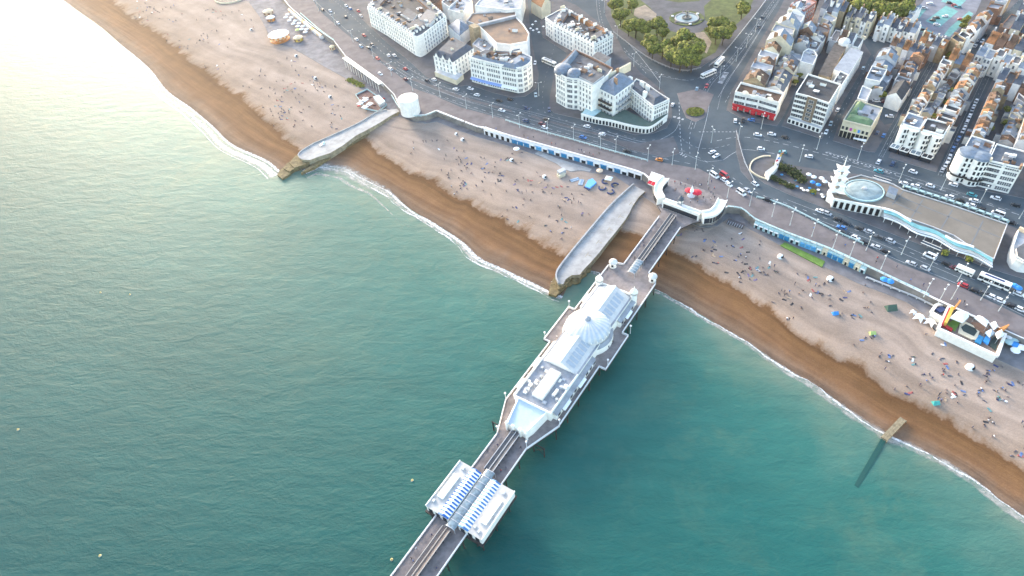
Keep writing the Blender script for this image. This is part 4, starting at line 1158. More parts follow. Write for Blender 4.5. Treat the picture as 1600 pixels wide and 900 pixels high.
# -- west of the gardens
GREYSTUCCO = mat("off_white_stucco", (.83, .82, .78), .7, .12, .3)  # slightly greyer white, an even wall colour
t, p = building("seafront_hotel", "big white five storey corner hotel nearest the beach restaurant and round white tower", "hotel", [(574,12),(600,27),(645,56.5),(652,58.5),(660,55),(697,26),(650,-14),(600,-16)], 14.5, WHITE, 'flat', FELT, floors=5, wins=((0, 6), (1, 12), (4, 9)), cl=16, cornice=(3.4, 13.6), skip0=False)
broken_roof(t, [p[i] for i in (0, 2, 5, 6, 7)], G+14.5, 2.2, 2.2)
MB().lathe([(2.4, G), (2.4, G+14)], p[2].lerp(p[4], .5), 12).build("corner_bow", [WHITE], t)
for k in range(4): MB().lathe([(2.2, G+3+k*2.9), (3.1, G+3.1+k*2.9), (3.1, G+4.0+k*2.9), (2.9, G+4.0+k*2.9), (2.9, G+3.3+k*2.9), (2.2, G+3.3+k*2.9)], p[2].lerp(p[4], .5), 14).build("balcony", [PAINT], t)
q0 = PL([(655,30),(672,38),(684,22),(668,14)], G+17); r_ = MB().prism(q0, G+14, G+17.2, 0, 1).build("roof_penthouse", [GREYW, SLATE], t)
q0 = PL([(628,22),(645,32),(652,22),(636,12)], G+16.5); MB().prism(q0, G+14, G+16.5, 0, 1).build("roof_penthouse", [PAINT, FELT], t)
t, p = building("gabled_hotel", "small white gabled hotel with slate roofs between two larger white hotels", "hotel", [(677,87),(708,97.5),(740,75),(707,58)], 12.5, WHITE, 'mansard', SLATE, chim=4, floors=4, wins=((0, 5), (1, 6), (3, 4)), cl=6, rh=3.2)
q0 = PL([(679,112),(713,125.5),(724,116),(690,104)], G+3.6); MB().prism(q0, G, G+3.6, 0, 1).build("ground_floor_extension", [CREAM, GREYW], t)
for i in range(3):
    q = p[0].lerp(p[1], (i+.5)/3); d = (p[1]-p[0]).normalized(); n = Vector((-d.y, d.x))
    if n.y < 0: n = -n
    b = MB(); A, B, C = q-d*1.7, q+d*1.7, q+n*4.2
    b.poly([(*A, G+12.4), (*B, G+12.4), (*q, G+15.2)]); b.poly([(*A, G+12.4), (*q, G+15.2), (*C, G+15.2)], 1); b.poly([(*q, G+15.2), (*B, G+12.4), (*C, G+15.2)], 1); b.build("gable", [WHITE, SLATE], t)
t, p = building("curved_hotel", "white hotel with a curved corner and blue shop awnings facing the seafront road", "hotel", [(733,90),(757,96.5),(782,102),(807,107),(816,106),(824,102),(830,96),(831,90),(815,83),(775,87),(757,79)], 17, WHITE, 'flat', SLATE2, floors=5, wins=((0, 5), (1, 6), (2, 6), (3, 3), (4, 2), (5, 2)), cl=12, cornice=(4.2, 15.8))
for i in (1, 2, 3):
    a, b_ = p[i-1], p[i]; d = (b_-a).normalized(); o_ = Vector((d.y, -d.x)); o_ = o_ if o_.y < 0 else -o_
    MB().poly([(*(a+o_*.1), G+4), (*(b_+o_*.1), G+4), (*(b_+o_*2), G+3), (*(a+o_*2), G+3)]).build("awning", [mat("awning_blue", (.22, .33, .62), .7) if i < 3 else CANVAS], t)
broken_roof(t, [p[0], p[2], p[3], p[6], p[8], p[10]], G+17, 1.6, 1.6, False, m=SLATE2)
q0 = PL([(785,103),(806,107.5),(829,93),(812,88)], G+17.2); MB().frustum(q0, G+16.9, inset(q0, 1.8), G+19.2).build("slate_mansard", [SLATE2], t)
q0 = PL([(760,84),(775,92),(783,86),(770,80)], G+17); MB().frustum(q0, G+16.5, inset(q0, 2), G+18.6).build("tiled_lantern_roof", [TILE], t)
t, p = building("brown_roof_hall", "large pale hall with a broad brown felt roof behind the curved hotel", "hall", [(748,42),(806,28),(818,40),(827,54),(824,67),(797,72),(776,69.5)], 14, GREYSTUCCO, 'flat', BROWNR, wins=(), cl=2, par=1.2)
a, b_ = p[0], p[1]; MB().wallbar(a, b_, 2.2, G+14, G+16).build("parapet_wall", [LEAD], t)
q0 = PL([(793,70),(815,66),(812,78),(797,82)], G+11); MB().prism(q0, G, G+11, 0, 1).build("entrance_block", [WHITE, SLATE2], t)
MB().box(p[0]+Vector((-3, -2)), 5, 7, G, G+16, .5).build("brick_stair_tower", [YBRICK], t)
t, p = building("brown_roof_hall", "low brown flat roofed hall at the back of the large felt roofed hall", "hall", [(729,34),(738,22),(773,20),(805,17),(806,27),(748,41)], 11, GREYW, 'flat', BROWNR, cl=3, par=.8)
building("rear_extension", "low grey flat roofed extension behind the curved hotel", "building", [(738,70),(748,60),(772,70),(760,84)], 9, GREYW, 'flat', LEAD, cl=4)
building("rear_extension", "white stepped rear block beside the tall gabled hotel", "building", [(700,40),(720,30),(735,42),(718,56)], 9, GREYSTUCCO, 'hip', SLATE2)
building("white_block", "white flat roofed block with roof plant at the top edge beside the brown roofed halls", "building", [(742,10),(760,-12),(820,-14),(813,14),(790,16)], 13, WHITE, 'flat', LEAD, cl=9)
building("white_block", "low white roofed block between the corner hotel and the brown roofed halls", "building", [(700,16),(716,-4),(738,2),(722,22)], 10, WHITE, 'flat', LEAD, cl=6, chim=1)
building("brown_block", "brown roofed block behind the big corner hotel at the top edge", "building", [(655,-4),(672,8),(690,0),(676,-12)], 11, BRICK, 'hip', TILE, chim=2)
building("white_block", "small white block above the lane beside the big corner hotel", "building", [(690,4),(702,12),(716,0),(706,-10)], 11, GREYSTUCCO, 'flat', FELT, cl=3)
t, p = building("lane_house", "orange and white pitched house at the head of the lane with parasols", "house", [(830,2),(846,12),(860,2),(846,-8)], 9, CREAM, 'gable', OTILE, chim=2)
t, p = building("square_hotel", "white four storey hotel between the lane with parasols and the garden road", "hotel", [(852,28),(864,37),(896,54),(928,71),(958,54.5),(918,34),(880,13)], 12.5, WHITE, 'flat', SLATE, floors=4, wins=((0, 3), (1, 6), (2, 6), (3, 7)), cl=14, cornice=(11.6,))
broken_roof(t, [p[1], p[3], p[4], p[6]], G+12.5, 2.2, 2.0)
q0 = PL([(905,22),(952,48),(946,53),(898,26)], G+14.2); MB().frustum(q0, G+12.3, inset(q0, 1.0), G+14.6).build("slate_ridge", [OTILE], t)
# grand hotel in three wings
t, p = building("grand_hotel", "tall white grand hotel wing with domed slate corner roofs, by the bus lane", "hotel", [(868,113),(870,106),(897,80),(926,92),(957,108),(950,118),(932,132),(926,135),(903,124),(896,124),(884,122)], 20, WHITE, 'flat', FELT, floors=6, wins=((7, 4), (8, 2), (9, 3), (10, 4), (0, 2)), cl=12, cornice=(4, 18.6))
broken_roof(t, PL([(904,118),(926,128),(948,112),(920,98)], G+20), G+20, 1.4, 1.4, False)
for i, (u, v, r_) in enumerate(((880,111,5.6), (897,118,4.4))):
    q = P(u, v, G+20); MB().lathe([(r_, G+20.1), (r_*.97, G+21.6), (r_*.75, G+23.2), (r_*.3, G+24), (0, G+24.1)], q, 20).build("domed_slate_roof", [SLATE2], t)
q0 = PL([(870,106),(880,98),(898,79),(905,83),(888,104),(880,112)], G+20.4); MB().frustum(q0, G+19.9, inset(q0, 1.6), G+22.6).build("slate_mansard", [SLATE2], t)
for a_, b_ in (((872,104),(898,78)), ((898,78),(926,91)), ((926,91),(957,107))):
    b = MB(); b.wallbar(P(*a_, G+21), P(*b_, G+21), .6, G+19.5, G+21.4); b.build("brick_parapet", [BRICK], t)
q0 = PL([(905,119),(927,130),(944,117),(922,106)], G+21.5); MB().prism(q0, G+20, G+21.5, 0, 1).build("flat_penthouse", [GREYW, FELT], t)
q0 = PL([(925,88),(945,98),(955,90),(934,80)], G+15); MB().prism(q0, G, G+15, 0, 1).build("rear_block", [mat("blue_grey_render", (.32, .40, .46), .8, .2, .3), FELT], t)
t, p = building("grand_hotel", "grand hotel wing with a steep pale slate hipped roof and long balconies", "hotel", [(932,136),(960,150),(991,127),(966,108)], 15.5, WHITE, 'hip', SLATE2, floors=4, wins=((0, 5), (1, 6)), chim=3, rh=4.6)
for i, j in ((0, 1), (1, 2)):
    for z in (5.4, 8.8):
        a, b_ = p[i], p[j]; d = (b_-a).normalized(); o_ = Vector((d.y, -d.x)); o_ = o_ if o_.y < 0 else -o_
        b = MB(); A, B = a.lerp(b_, .12)+o_*.9, a.lerp(b_, .9)+o_*.9; b.wallbar(A, B, 1.8, G+z, G+z+.25); b.wallbar(A+o_*.8, B+o_*.8, .12, G+z+.25, G+z+1.2); b.build("balcony", [IRON if i == 0 else METAL], t)
b = MB(); b.wallbar(P(944,122,G+19), P(985,100,G+19), 1.0, G+15, G+20); b.build("ridge_wall", [CREAM], t)
t, p = building("grand_hotel", "lower white grand hotel wing with many small windows above the green terrace", "hotel", [(983,137),(1021,167.5),(1046,156),(1030,146),(1008,130),(994,124)], 12, WHITE, 'flat', SLATE, floors=4, wins=((0, 9), (1, 6)), cl=4, cornice=(11.2,))
q0 = PL([(1001,148),(1021,165),(1043,155),(1022,140)], G+13); MB().frustum(q0, G+12, inset(q0, 3.0), G+15.2, 0, 0).build("slate_hip", [SLATE], t)
q0 = PL([(986,137),(1002,149),(1012,141),(996,129)], G+13); MB().frustum(q0, G+12, inset(q0, 1.6), G+14, 0, 0).build("slate_hip", [SLATE], t)
for u, v in ((1008,146), (1003,130), (1012,136), (985,123)):
    MB().box(P(u, v, G+15), 1.4, 2.6, G+12, G+16.2, .5).build("chimney_stack", [PAINT], t)
l = smooth_line(PL([(908,178),(930,184),(955,188.5),(985,196),(1008,199.5),(1020,197),(1030,190),(1043,180)], G+4), 4)
back = PL([(1043,172),(1020,188),(1016,190),(976,170),(957,181),(935,170),(908,172)], G+4)
c = sum(l, Vector((0, 0)))/len(l)
t = thing("hotel_terrace", "curved white terrace with dark arches and green flat roof below the grand hotel", "terrace building", (*c, G))
MB().prism(l+back, G, G+3.6, 0, 1).build("wall", [WHITE, TERR], t)
b = MB()
for i in range(len(l)-1): b.wallbar(l[i], l[i+1], .5, G+3.6, G+4.5)
b.build("parapet", [PAINT], t)
for k in range(26):
    f = .04+.9*k/26; q, q1 = along(l, f), along(l, f+.01); d = q1-q; o_ = Vector((d.y, -d.x)).normalized(); o_ = o_ if o_.y < 0 else -o_
    MB().box(q+o_*.1, 1.25, .16, G+.5, G+2.9, math.atan2(d.y, d.x)).build("arched_opening", [GLASS], t)
q0 = PL([(908,178),(925,183),(940,172),(918,166)], G+4.1); MB().prism(q0, G+3.5, G+4.0).build("canopy_roof", [PTURQ], t)

# -- red fronted shops and the terrace on the garden road
t, p = building("red_front_shops", "white gabled building with a bright red shop front at the junction", "shop building", [(1148,146),(1166,150),(1186,154),(1216,163),(1224,148),(1157,131)], 10.5, WHITE, 'flat', TILE, floors=3, wins=((0, 3), (1, 3), (2, 5)), cl=6, win=WINW, skip0=True, par=1.4)
def offs(a, b_, k):
    d = (b_-a).normalized(); o_ = Vector((d.y, -d.x)); o_ = o_ if o_.y < 0 else -o_
    return a+o_*k, b_+o_*k
a, b_ = offs(p[0], p[3], .35)
MB().wallbar(a, b_, .5, G+3.0, G+4.4).build("shop_fascia", [RED], t)
for k in range(7):
    A, B = a.lerp(b_, k/7+.02), a.lerp(b_, (k+1)/7-.02); MB().wallbar(A, B, .3, G+.2, G+2.9).build("shop_window", [RED if k % 3 == 0 else GLASS], t)
    c, d = offs(A, B, 1.6)
    MB().poly([(*A, G+2.9), (*B, G+2.9), (*d, G+2.3), (*c, G+2.3)]).poly([(*A, G+2.8), (*c, G+2.2), (*d, G+2.2), (*B, G+2.8)]).build("awning", [RED], t)
for f in (.24, .8):
    q = p[0].lerp(p[3], f); d = (p[3]-p[0]).normalized()
    MB().poly([(*(q-d*2.4), G+11.8), (*(q+d*2.4), G+11.8), (*(q+d*1.4), G+13.4), (*q, G+14), (*(q-d*1.4), G+13.4)]).poly([(*(q-d*2.4), G+11.8), (*(q-d*1.4), G+13.4), (*q, G+14), (*(q+d*1.4), G+13.4), (*(q+d*2.4), G+11.8)]).build("shaped_gable", [WHITE], t)

HOUSES = []
ROOFPAL = [(SLATE, "slate grey roof"), (SLATE, "slate grey roof"), (TILE, "brown tiled roof"), (OTILE, "orange tiled roof"), (LEAD, "pale flat roof"), (FELT, "grey flat roof"), (SLATE2, "pale slate roof"), (DARKR, "dark flat roof")]
WALLPAL = [(WHITE, "white"), (WHITE, "white"), (GREYSTUCCO, "white"), (CREAM, "cream"), (GREYW, "grey"), (BRICK, "brick"), (BRICK, "brick")]
def row(where, L0, L1, R0, R1, n, h, group, gable=True, pal=None, wpal=None, rear=True, wf=None, chim=2, name="terraced_house"):
    """n adjoining houses between the eaves lines L0->L1 and R0->R1 (photo points on the eaves)"""
    for k in range(n):
        f0, f1 = k/n, (k+1)/n-.012
        hh = h+R.uniform(-1.4, 1.5)
        def pt(A, B, f): return P(A[0]+(B[0]-A[0])*f, A[1]+(B[1]-A[1])*f, G+h)
        q = [pt(L0, L1, f0), pt(L0, L1, f1), pt(R0, R1, f1), pt(R0, R1, f0)]
        rm, rl = R.choice(pal or ROOFPAL); wm, wl = R.choice(wpal or WALLPAL)
        if k and R.random() < .45:
            i0, i1, j0, j1 = R.choice(((0, 1, 3, 2), (3, 2, 0, 1))); f_ = R.uniform(.08, .26)
            q[i0], q[i1] = q[i0].lerp(q[j0], f_), q[i1].lerp(q[j1], f_)
        c = sum(q, Vector((0, 0)))/4
        t = thing(name, None, "house", (*c, G), group)
        MB().prism(q, G-.3, G+hh).build("wall", [wm], t)
        flat = 'flat' in rl
        if flat: roof_of(t, q, G+hh, 'flat', rm, wm, None, chim)
        else:
            # ridge runs along the terrace, party wall chimneys
            a, b_, c_, d = q
            m0, m1 = (a+d)/2, (b_+c_)/2; z = G+hh; rr = (d-a).length*R.uniform(.2, .36)
            b = MB(); z1 = z+rr
            e = [(a, b_, m1, m0), (c_, d, m0, m1)]
            for s4 in e: b.poly([(*s4[0], z), (*s4[1], z), (*s4[2], z1), (*s4[3], z1)], 0)
            b.poly([(*a, z), (*m0, z1), (*d, z)], 1); b.poly([(*b_, z), (*c_, z), (*m1, z1)], 1)
            r = b.build("roof", [rm, wm], t)
            for i in range(chim):
                s4 = (m0.lerp(a, .35), m0.lerp(d, .35), m1.lerp(a, .3))[i % 3]
                dd = d-a; ang = math.atan2(dd.y, dd.x)
                ch = MB().box(s4+(m1-m0).normalized()*.5, 2.2, .75, z, z1+R.uniform(.5, 1.1), ang).build("chimney", [R.choice((CHIM, CHIM, CREAM, GREYW))], r)
            if R.random() < .35:
                s4 = a.lerp(b_, .5).lerp(m0.lerp(m1, .5), .45); dd = b_-a
                MB().box(s4, 1.7, 1.8, z, z+rr*.85, math.atan2(dd.y, dd.x), 0, 1).build("dormer", [PAINT, LEAD], r)
            if R.random() < .3:
                s4 = d.lerp(c_, .5).lerp(m0.lerp(m1, .5), .4); dd = b_-a
                MB().box(s4, 1.5, 1.5, z, z+rr*.8, math.atan2(dd.y, dd.x), 0, 1).build("dormer", [PAINT, SLATE2], r)
        if rear and R.random() < .75 and chim:
            i0, j0 = R.choice(((0, 1), (3, 2))); mid = q[i0].lerp(q[j0], R.uniform(.25, .75)); out = (q[i0]-q[3-i0]).normalized() if i0 in (0, 3) else Vector((0, 0))
            dd = q[j0]-q[i0]
            MB().box(mid+out*1.1, R.uniform(1.6, 2.6), R.uniform(1.8, 3), G-.1, G+hh*R.uniform(.35, .75), math.atan2(dd.y, dd.x), 0, 1).build("rear_wing", [wm, R.choice((FELT, SLATE, TILE, LEAD))], t)
        if wf:
            i, j = wf; a, b_ = q[i], q[j]
            facade(t, a, b_, G+.1, 3, h/3, max(1, int((b_-a).length/2.2)), WIN, False, .3)
        late(t, f"{wl} house, {rl}, {where}")
        HOUSES.append(t)
WARM = [(OTILE, "orange tiled roof"), (TILE, "brown tiled roof"), (TILE, "brown tiled roof"), (FELT, "grey flat roof"), (SLATE, "slate grey roof"), (DARKR, "dark flat roof"), (SLATE, "slate grey roof")]
WH = [(WHITE, "white"), (GREYW, "grey"), (CREAM, "cream"), (GREYSTUCCO, "white"), (BRICK, "brick"), (YBRICK, "yellow brick")]
SL = [(SLATE, "slate grey roof"), (SLATE2, "pale slate roof"), (SLATE, "slate grey roof"), (LEAD, "pale flat roof"), (FELT, "grey flat roof"), (TILE, "brown tiled roof")]
PALE = [(LEAD, "pale flat roof"), (LEAD, "pale flat roof"), (SLATE2, "pale slate roof"), (FELT, "grey flat roof")]
row("beside the garden road", (1161,128), (1196,66), (1194,137), (1222,74), 6, 11, "houses on the garden road", pal=[(FELT, "grey flat roof"), (SLATE, "slate grey roof"), (TILE, "brown tiled roof"), (LEAD, "pale flat roof")], wpal=WH)
row("beside the garden road", (1197,64), (1234,2), (1236,74), (1262,12), 5, 13, "houses on the garden road", pal=PALE, wpal=WH)
row("behind the red fronted shops", (1197,138), (1226,76), (1224,146), (1256,84), 6, 9, "houses behind the red shops", pal=SL)
row("in the lane behind red shops", (1240,70), (1254,40), (1262,78), (1276,46), 3, 9, "houses behind the red shops", pal=SL, wpal=WH)
building("striped_block", "red and white banded block at the top end of the garden road", "building", [(1234,10),(1256,18),(1276,4),(1254,-6)], 14, mat("red_brick", (.34, .14, .10), .8, .2, .5), 'flat', mat("pink_roof", (.42, .28, .25), .8, .2, .4), floors=4, wins=((0, 5), (1, 5)), cl=4)
# tall hotel with the brown centre panel
t, p = building("tower_hotel", "tall white six storey hotel with a brown central panel on its seaward front", "hotel", [(1243,147),(1262,152),(1277,157),(1295,163),(1313,133),(1262,117)], 17, WHITE, 'flat', DARKR, floors=6, wins=((0, 4), (2, 4), (3, 6)), cl=4, win=WINW, par=.9)
a, b_ = offs(p[1], p[2], .2)
MB().wallbar(a, b_, .5, G+3, G+17.6).build("brown_panel", [mat("brown_cladding", (.23, .17, .11), .8, .15, .5)], t)
for k in range(5): put(WINW, "window", (*(offs(p[1], p[2], .46)[0].lerp(offs(p[1], p[2], .46)[1], .5)), G+4.2+k*2.6), math.atan2((b_-a).y, (b_-a).x)+PI, t)
a, b_ = offs(p[0], p[3], 2.2)
q0 = [p[0], p[3], b_, a]; MB().prism(q0, G, G+3.2, 0, 1).build("ground_floor_bar", [PAINT, GREYW], t)
for k in range(8):
    A, B = offs(p[0], p[3], 2.26); MB().wallbar(A.lerp(B, k/8+.02), A.lerp(B, (k+1)/8-.03), .1, G+.6, G+2.6).build("bar_window", [GLASS], t)
building("long_white_roof", "long building with a pale boarded roof on the first narrow street", "building", [(1303,108),(1326,117),(1349,81),(1330,74)], 10.5, WHITE, 'gable_x', LEAD, rh=1.2, wins=((1, 8),))
building("side_wing", "white wing with flat roofs behind the tall hotel with the brown panel", "building", [(1300,131),(1314,136),(1326,118),(1312,112)], 11, WHITE, 'flat', FELT, cl=5)
building("brown_shed", "long dark brown pitched shed between the lane and the long pale roof", "building", [(1279,116),(1297,121),(1323,72),(1306,64)], 8, YBRICK, 'gable_x', mat("weathered_brown_roof", (.11, .09, .075), .8, .4, .4), rh=1.4)
building("round_ended_block", "white block with a rounded parapet on the lane behind the red fronted shops", "building", [(1250,97),(1270,103),(1277,88),(1272,80),(1262,77),(1255,82)], 9.5, WHITE, 'flat', LEAD, cl=2)
building("lane_workshop", "small pale workshop at the bend of the lane", "building", [(1256,75),(1276,80),(1286,64),(1266,58)], 8, GREYW, 'flat', FELT, cl=4)
row("at the lane's upper end", (1266,55), (1290,20), (1286,63), (1308,28), 4, 10, "houses at the head of the lane", pal=SL, wpal=WH)
row("below the white crescent", (1296,62), (1342,74), (1306,46), (1352,57), 4, 9, "houses below the crescent", pal=SL, wpal=WH)
q_ = P(1321, 62, G+11); t = thing("octagonal_building", "small white octagonal roofed building in the yards below the crescent", "building", (*q_, G))
MB().lathe([(3.6, G-.3), (3.6, G+10)], q_, 8).build("wall", [WHITE], t); MB().lathe([(3.9, G+10), (2.4, G+11.4), (0, G+12)], q_, 8).build("roof", [DOME], t)
# yellow arcade building
t, p = building("yellow_arcade", "pale yellow arcaded building with green copper roofs facing the parade", "arcade building", [(1317,189),(1361,200),(1379,170),(1337,158)], 9.5, CREAM, 'flat', LEAD, floors=2, wins=(), cl=8, par=.8)
a, b_ = offs(p[0], p[1], .12)
for k in range(7):
    f = (k+.5)/7; d = (b_-a).normalized(); q = a.lerp(b_, f); ang = math.atan2(d.y, d.x)
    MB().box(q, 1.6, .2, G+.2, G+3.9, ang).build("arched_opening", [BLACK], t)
    MB().box(q, 1.1, .2, G+5.0, G+6.7, ang).build("window", [(GLASS, GLASS, mat("magenta_window", (.45, .05, .3), .5), mat("yellow_green_window", (.5, .6, .12), .5), BCANV, GLASS, GLASS)[k]], t)
q0 = [p[0].lerp(p[3], .0), p[1].lerp(p[2], .0), p[1].lerp(p[2], .38), p[0].lerp(p[3], .38)]
q0 = inset(q0, .5); MB().frustum(q0, G+9.3, inset(q0, 2.4), G+11.6).build("copper_roof", [GREENR], t)
q0 = inset([p[0].lerp(p[3], .3), p[0].lerp(p[1], .42).lerp(p[3].lerp(p[2], .42), .3), p[3].lerp(p[2], .42), p[3]], .5); MB().frustum(q0, G+9.3, inset(q0, 2.2), G+11.8).build("copper_roof", [GREENR], t)
a, b_ = offs(p[0], p[1], 2.4); q0 = [offs(p[0], p[1], .1)[0].lerp(b_, .55), offs(p[0], p[1], .1)[1], b_, a.lerp(b_, .55)]
MB().prism(q0, G+2.2, G+2.5).build("white_awning", [CANVAS], t)
building("white_house", "pale flat roofed house directly behind the yellow arcade on the first narrow street", "house", [(1339,155),(1353,159),(1362,141),(1347,135)], 8.5, WHITE, 'flat', LEAD)
building("white_house", "white house with a blue grey mono pitch roof up the first narrow street", "house", [(1352,124),(1375,129),(1386,110),(1362,104)], 9.5, WHITE, 'flat', SLATE2, cl=4)
building("black_roof_house", "house with a dark hipped roof and white gable wall by the small car park", "house", [(1386,149),(1409,157),(1423,136),(1400,128)], 7.5, WHITE, 'gable', DARKR)
row("between the two narrow streets", (1362,102), (1380,72), (1392,110), (1410,80), 3, 10, "houses between the narrow streets", pal=SL, wpal=WH)
row("between the two narrow streets", (1398,124), (1424,84), (1420,130), (1444,92), 5, 9, "houses between the narrow streets", pal=WARM, wpal=WH)
row("behind the yellow arcade", (1363,139), (1378,112), (1380,143), (1395,118), 2, 7, "houses between the narrow streets", pal=SL, wpal=WH)
# bay fronted hotels between the second and third street
t, p = building("bay_front_hotel", "white bay fronted hotel with glazed street terraces, on the corner of the second narrow street", "hotel", [(1408,194),(1437,203),(1447,186),(1419,177)], 13, WHITE, 'flat', SLATE2, floors=4, wins=((0, 5),), cl=4, chim=2)
t2, p2 = building("bay_front_hotel", "white bay fronted hotel beside the street of parked white cars, with a dark awning", "hotel", [(1438,203),(1474,213),(1485,195),(1448,186)], 13, WHITE, 'flat', DARKR, floors=4, wins=((0, 6), (1, 4)), cl=6, chim=2)
for t_, p_, fs in ((t, p, (.28, .75)), (t2, p2, (.3, .78))):
    for f in fs:
        q = p_[0].lerp(p_[1], f); by = MB().lathe([(2.5, G), (2.5, G+12.2), (2.7, G+12.3), (2.7, G+12.7), (0, G+12.8)], q, 14).build("bow_front", [WHITE], t_)
        for k in range(4):
            for a in (-.6, 0, .6):
                ang = -PI/2+PROT-PI/4+a; v = Vector((math.cos(ang), math.sin(ang))); MB().box(q+v*2.5, .12, .95, G+1+k*3.1, G+2.7+k*3.1, ang).build("bow_window", [GLASS], by)
    a, b_ = offs(p_[0], p_[1], 6.5); c_, d_ = offs(p_[0], p_[1], 2.4)
    for k in range(2):
        f0, f1 = (.02, .46) if k == 0 else (.54, .98)
        q0 = [c_.lerp(d_, f0), c_.lerp(d_, f1), a.lerp(b_, f1), a.lerp(b_, f0)]
        MB().prism(q0, G+.1, G+2.6, 0, 1).build("street_terrace", [GLASS, (GLASSR, DARKR)[k]], t_)
        b = MB(); qq = q0+[q0[0]]
        for i in range(4): b.wallbar(qq[i], qq[i+1], .35, G+2.5, G+2.9)
        b.wallbar(q0[0].lerp(q0[1], .5), q0[3].lerp(q0[2], .5), .3, G+2.6, G+2.85); b.build("terrace_frame", [PAINT], t_)
row("on the second narrow street", (1417,176), (1473,92), (1434,184), (1487,98), 10, 10, "houses on the second narrow street", pal=WARM, wpal=WH)
row("on the parked car street", (1461,190), (1514,98), (1486,198), (1537,105), 11, 11, "houses on the parked car street", pal=WARM, wpal=WH)
row("in the yards between two terraces", (1440,178), (1492,104), (1454,184), (1506,108), 9, 4.5, "low yard buildings", pal=SL, chim=0, name="yard_building")
# double bow hotel on the far corner and its terraces
t, p = building("double_bow_hotel", "large white hotel with two bows and a rounded slate roof on the parade corner", "hotel", [(1502,239),(1543,252),(1554,224),(1517,213)], 14.5, WHITE, 'flat', SLATE2, floors=5, wins=((0, 9),), cl=3, cornice=(4,))
for f, r_ in ((.27, 5.2), (.73, 4.6)):
    q = p[0].lerp(p[1], f); by = MB().lathe([(r_, G), (r_, G+14.6)], q+(p[3]-p[0]).normalized()*r_*.45, 22).build("bow_front", [WHITE], t)
    MB().lathe([(r_+.1, G+14.6), (r_*.9, G+15.5), (0, G+16.3)], q+(p[3]-p[0]).normalized()*r_*.45, 22).build("slate_cone", [SLATE2], by)
    for k in range(5):
        for a in (-.8, -.4, 0, .4, .8):
            ang = -PI/2+PROT-PI/4+a; v = Vector((math.cos(ang), math.sin(ang))); MB().box(q+(p[3]-p[0]).normalized()*r_*.45+v*r_, .14, 1.0, G+1+k*2.9, G+2.8+k*2.9, ang).build("bow_window", [GLASS], by)
    MB().lathe([(r_, G+3.7), (r_+1.1, G+3.8), (r_+1.1, G+4.7), (r_+.95, G+4.7), (r_+.95, G+4.0), (r_, G+4.0)], q+(p[3]-p[0]).normalized()*r_*.45, 22).build("balcony", [IRON], by)
t, p = building("parade_hotel", "long white parade hotel at the right edge, next to the double bow hotel", "hotel", [(1544,252),(1570,258),(1597,264),(1609,240),(1556,226)], 14.5, WHITE, 'flat', SLATE, floors=5, wins=((0, 5), (1, 6)), cl=8, chim=4, cornice=(13.6,))
row("across the parked car street", (1518,211), (1553,130), (1538,216), (1574,134), 8, 12, "houses across the parked car street", pal=[(OTILE, "orange tiled roof"), (OTILE, "orange tiled roof"), (TILE, "brown tiled roof"), (SLATE2, "pale slate roof")], wpal=WH)
row("behind the double bow hotel", (1560,222), (1590,148), (1582,228), (1606,160), 8, 6, "low houses behind the double bow hotel", pal=SL, wpal=WH, chim=1)
row("in the terrace behind parade hotel", (1588,222), (1622,130), (1610,230), (1650,140), 8, 12, "terrace behind the parade hotel", pal=WARM, wpal=WH)
# the white crescent under the trees
row("in the crescent under dense trees", (1322,23), (1362,37.5), (1333,11), (1371,26), 5, 10, "crescent houses", pal=[(SLATE, "slate grey roof")], wpal=[(CREAM, "cream"), (WHITE, "white")], wf=(0, 1))
row("in the crescent's car park half", (1370,37.5), (1430,56), (1381,24), (1440,43), 6, 10, "crescent houses", pal=[(SLATE2, "pale slate roof"), (SLATE, "slate grey roof")], wpal=[(WHITE, "white")], wf=(0, 1))
row("at the top of the lane", (1282,14), (1318,24), (1296,-2), (1330,8), 4, 10, "houses at the top of the lane", pal=SL, wpal=WH)
row("just below the white crescent", (1390,72), (1448,90), (1398,60), (1456,78), 6, 8, "houses below the crescent", pal=WARM, wpal=WH)
row("beside turquoise car park", (1436,64), (1476,76), (1446,50), (1486,64), 4, 10, "houses beside turquoise car park", pal=WARM, wpal=WH)
row("on the hill street", (1484,64), (1540,14), (1500,74), (1558,20), 7, 11, "houses on the hill street", pal=WARM, wpal=WH)
row("at the hill street's top", (1542,12), (1562,-8), (1562,16), (1582,-6), 3, 10, "houses on the hill street", pal=PALE, wpal=WH)
row("heading the parked car street", (1480,96), (1512,104), (1490,80), (1522,90), 3, 9, "houses heading the parked car street", pal=[(SLATE2, "pale slate roof"), (OTILE, "orange tiled roof")], wpal=WH)
row("in the hillside white terrace", (1524,86), (1604,110), (1534,72), (1612,96), 6, 11, "white terrace across the hill street", pal=PALE, wpal=[(WHITE, "white")], wf=(0, 1))
row("on the upper slope", (1540,66), (1640,96), (1554,50), (1650,78), 7, 10, "houses on the slope", pal=WARM)
row("on the outer slope", (1562,42), (1640,64), (1580,22), (1650,44), 5, 10, "houses on the slope", pal=WARM)
row("on top slope", (1590,16), (1640,30), (1604,-4), (1650,8), 4, 10, "houses on the slope", pal=WARM)
row("behind the hillside white terrace", (1556,126), (1606,140), (1566,108), (1616,122), 4, 9, "houses behind the white terrace", pal=SL, wpal=WH)
row("between car park and dense trees", (1404,38), (1436,4), (1412,41), (1444,6), 4, 9, "houses by the dense trees", pal=[(SLATE2, "pale slate roof"), (LEAD, "pale flat roof")], wpal=[(WHITE, "white")])

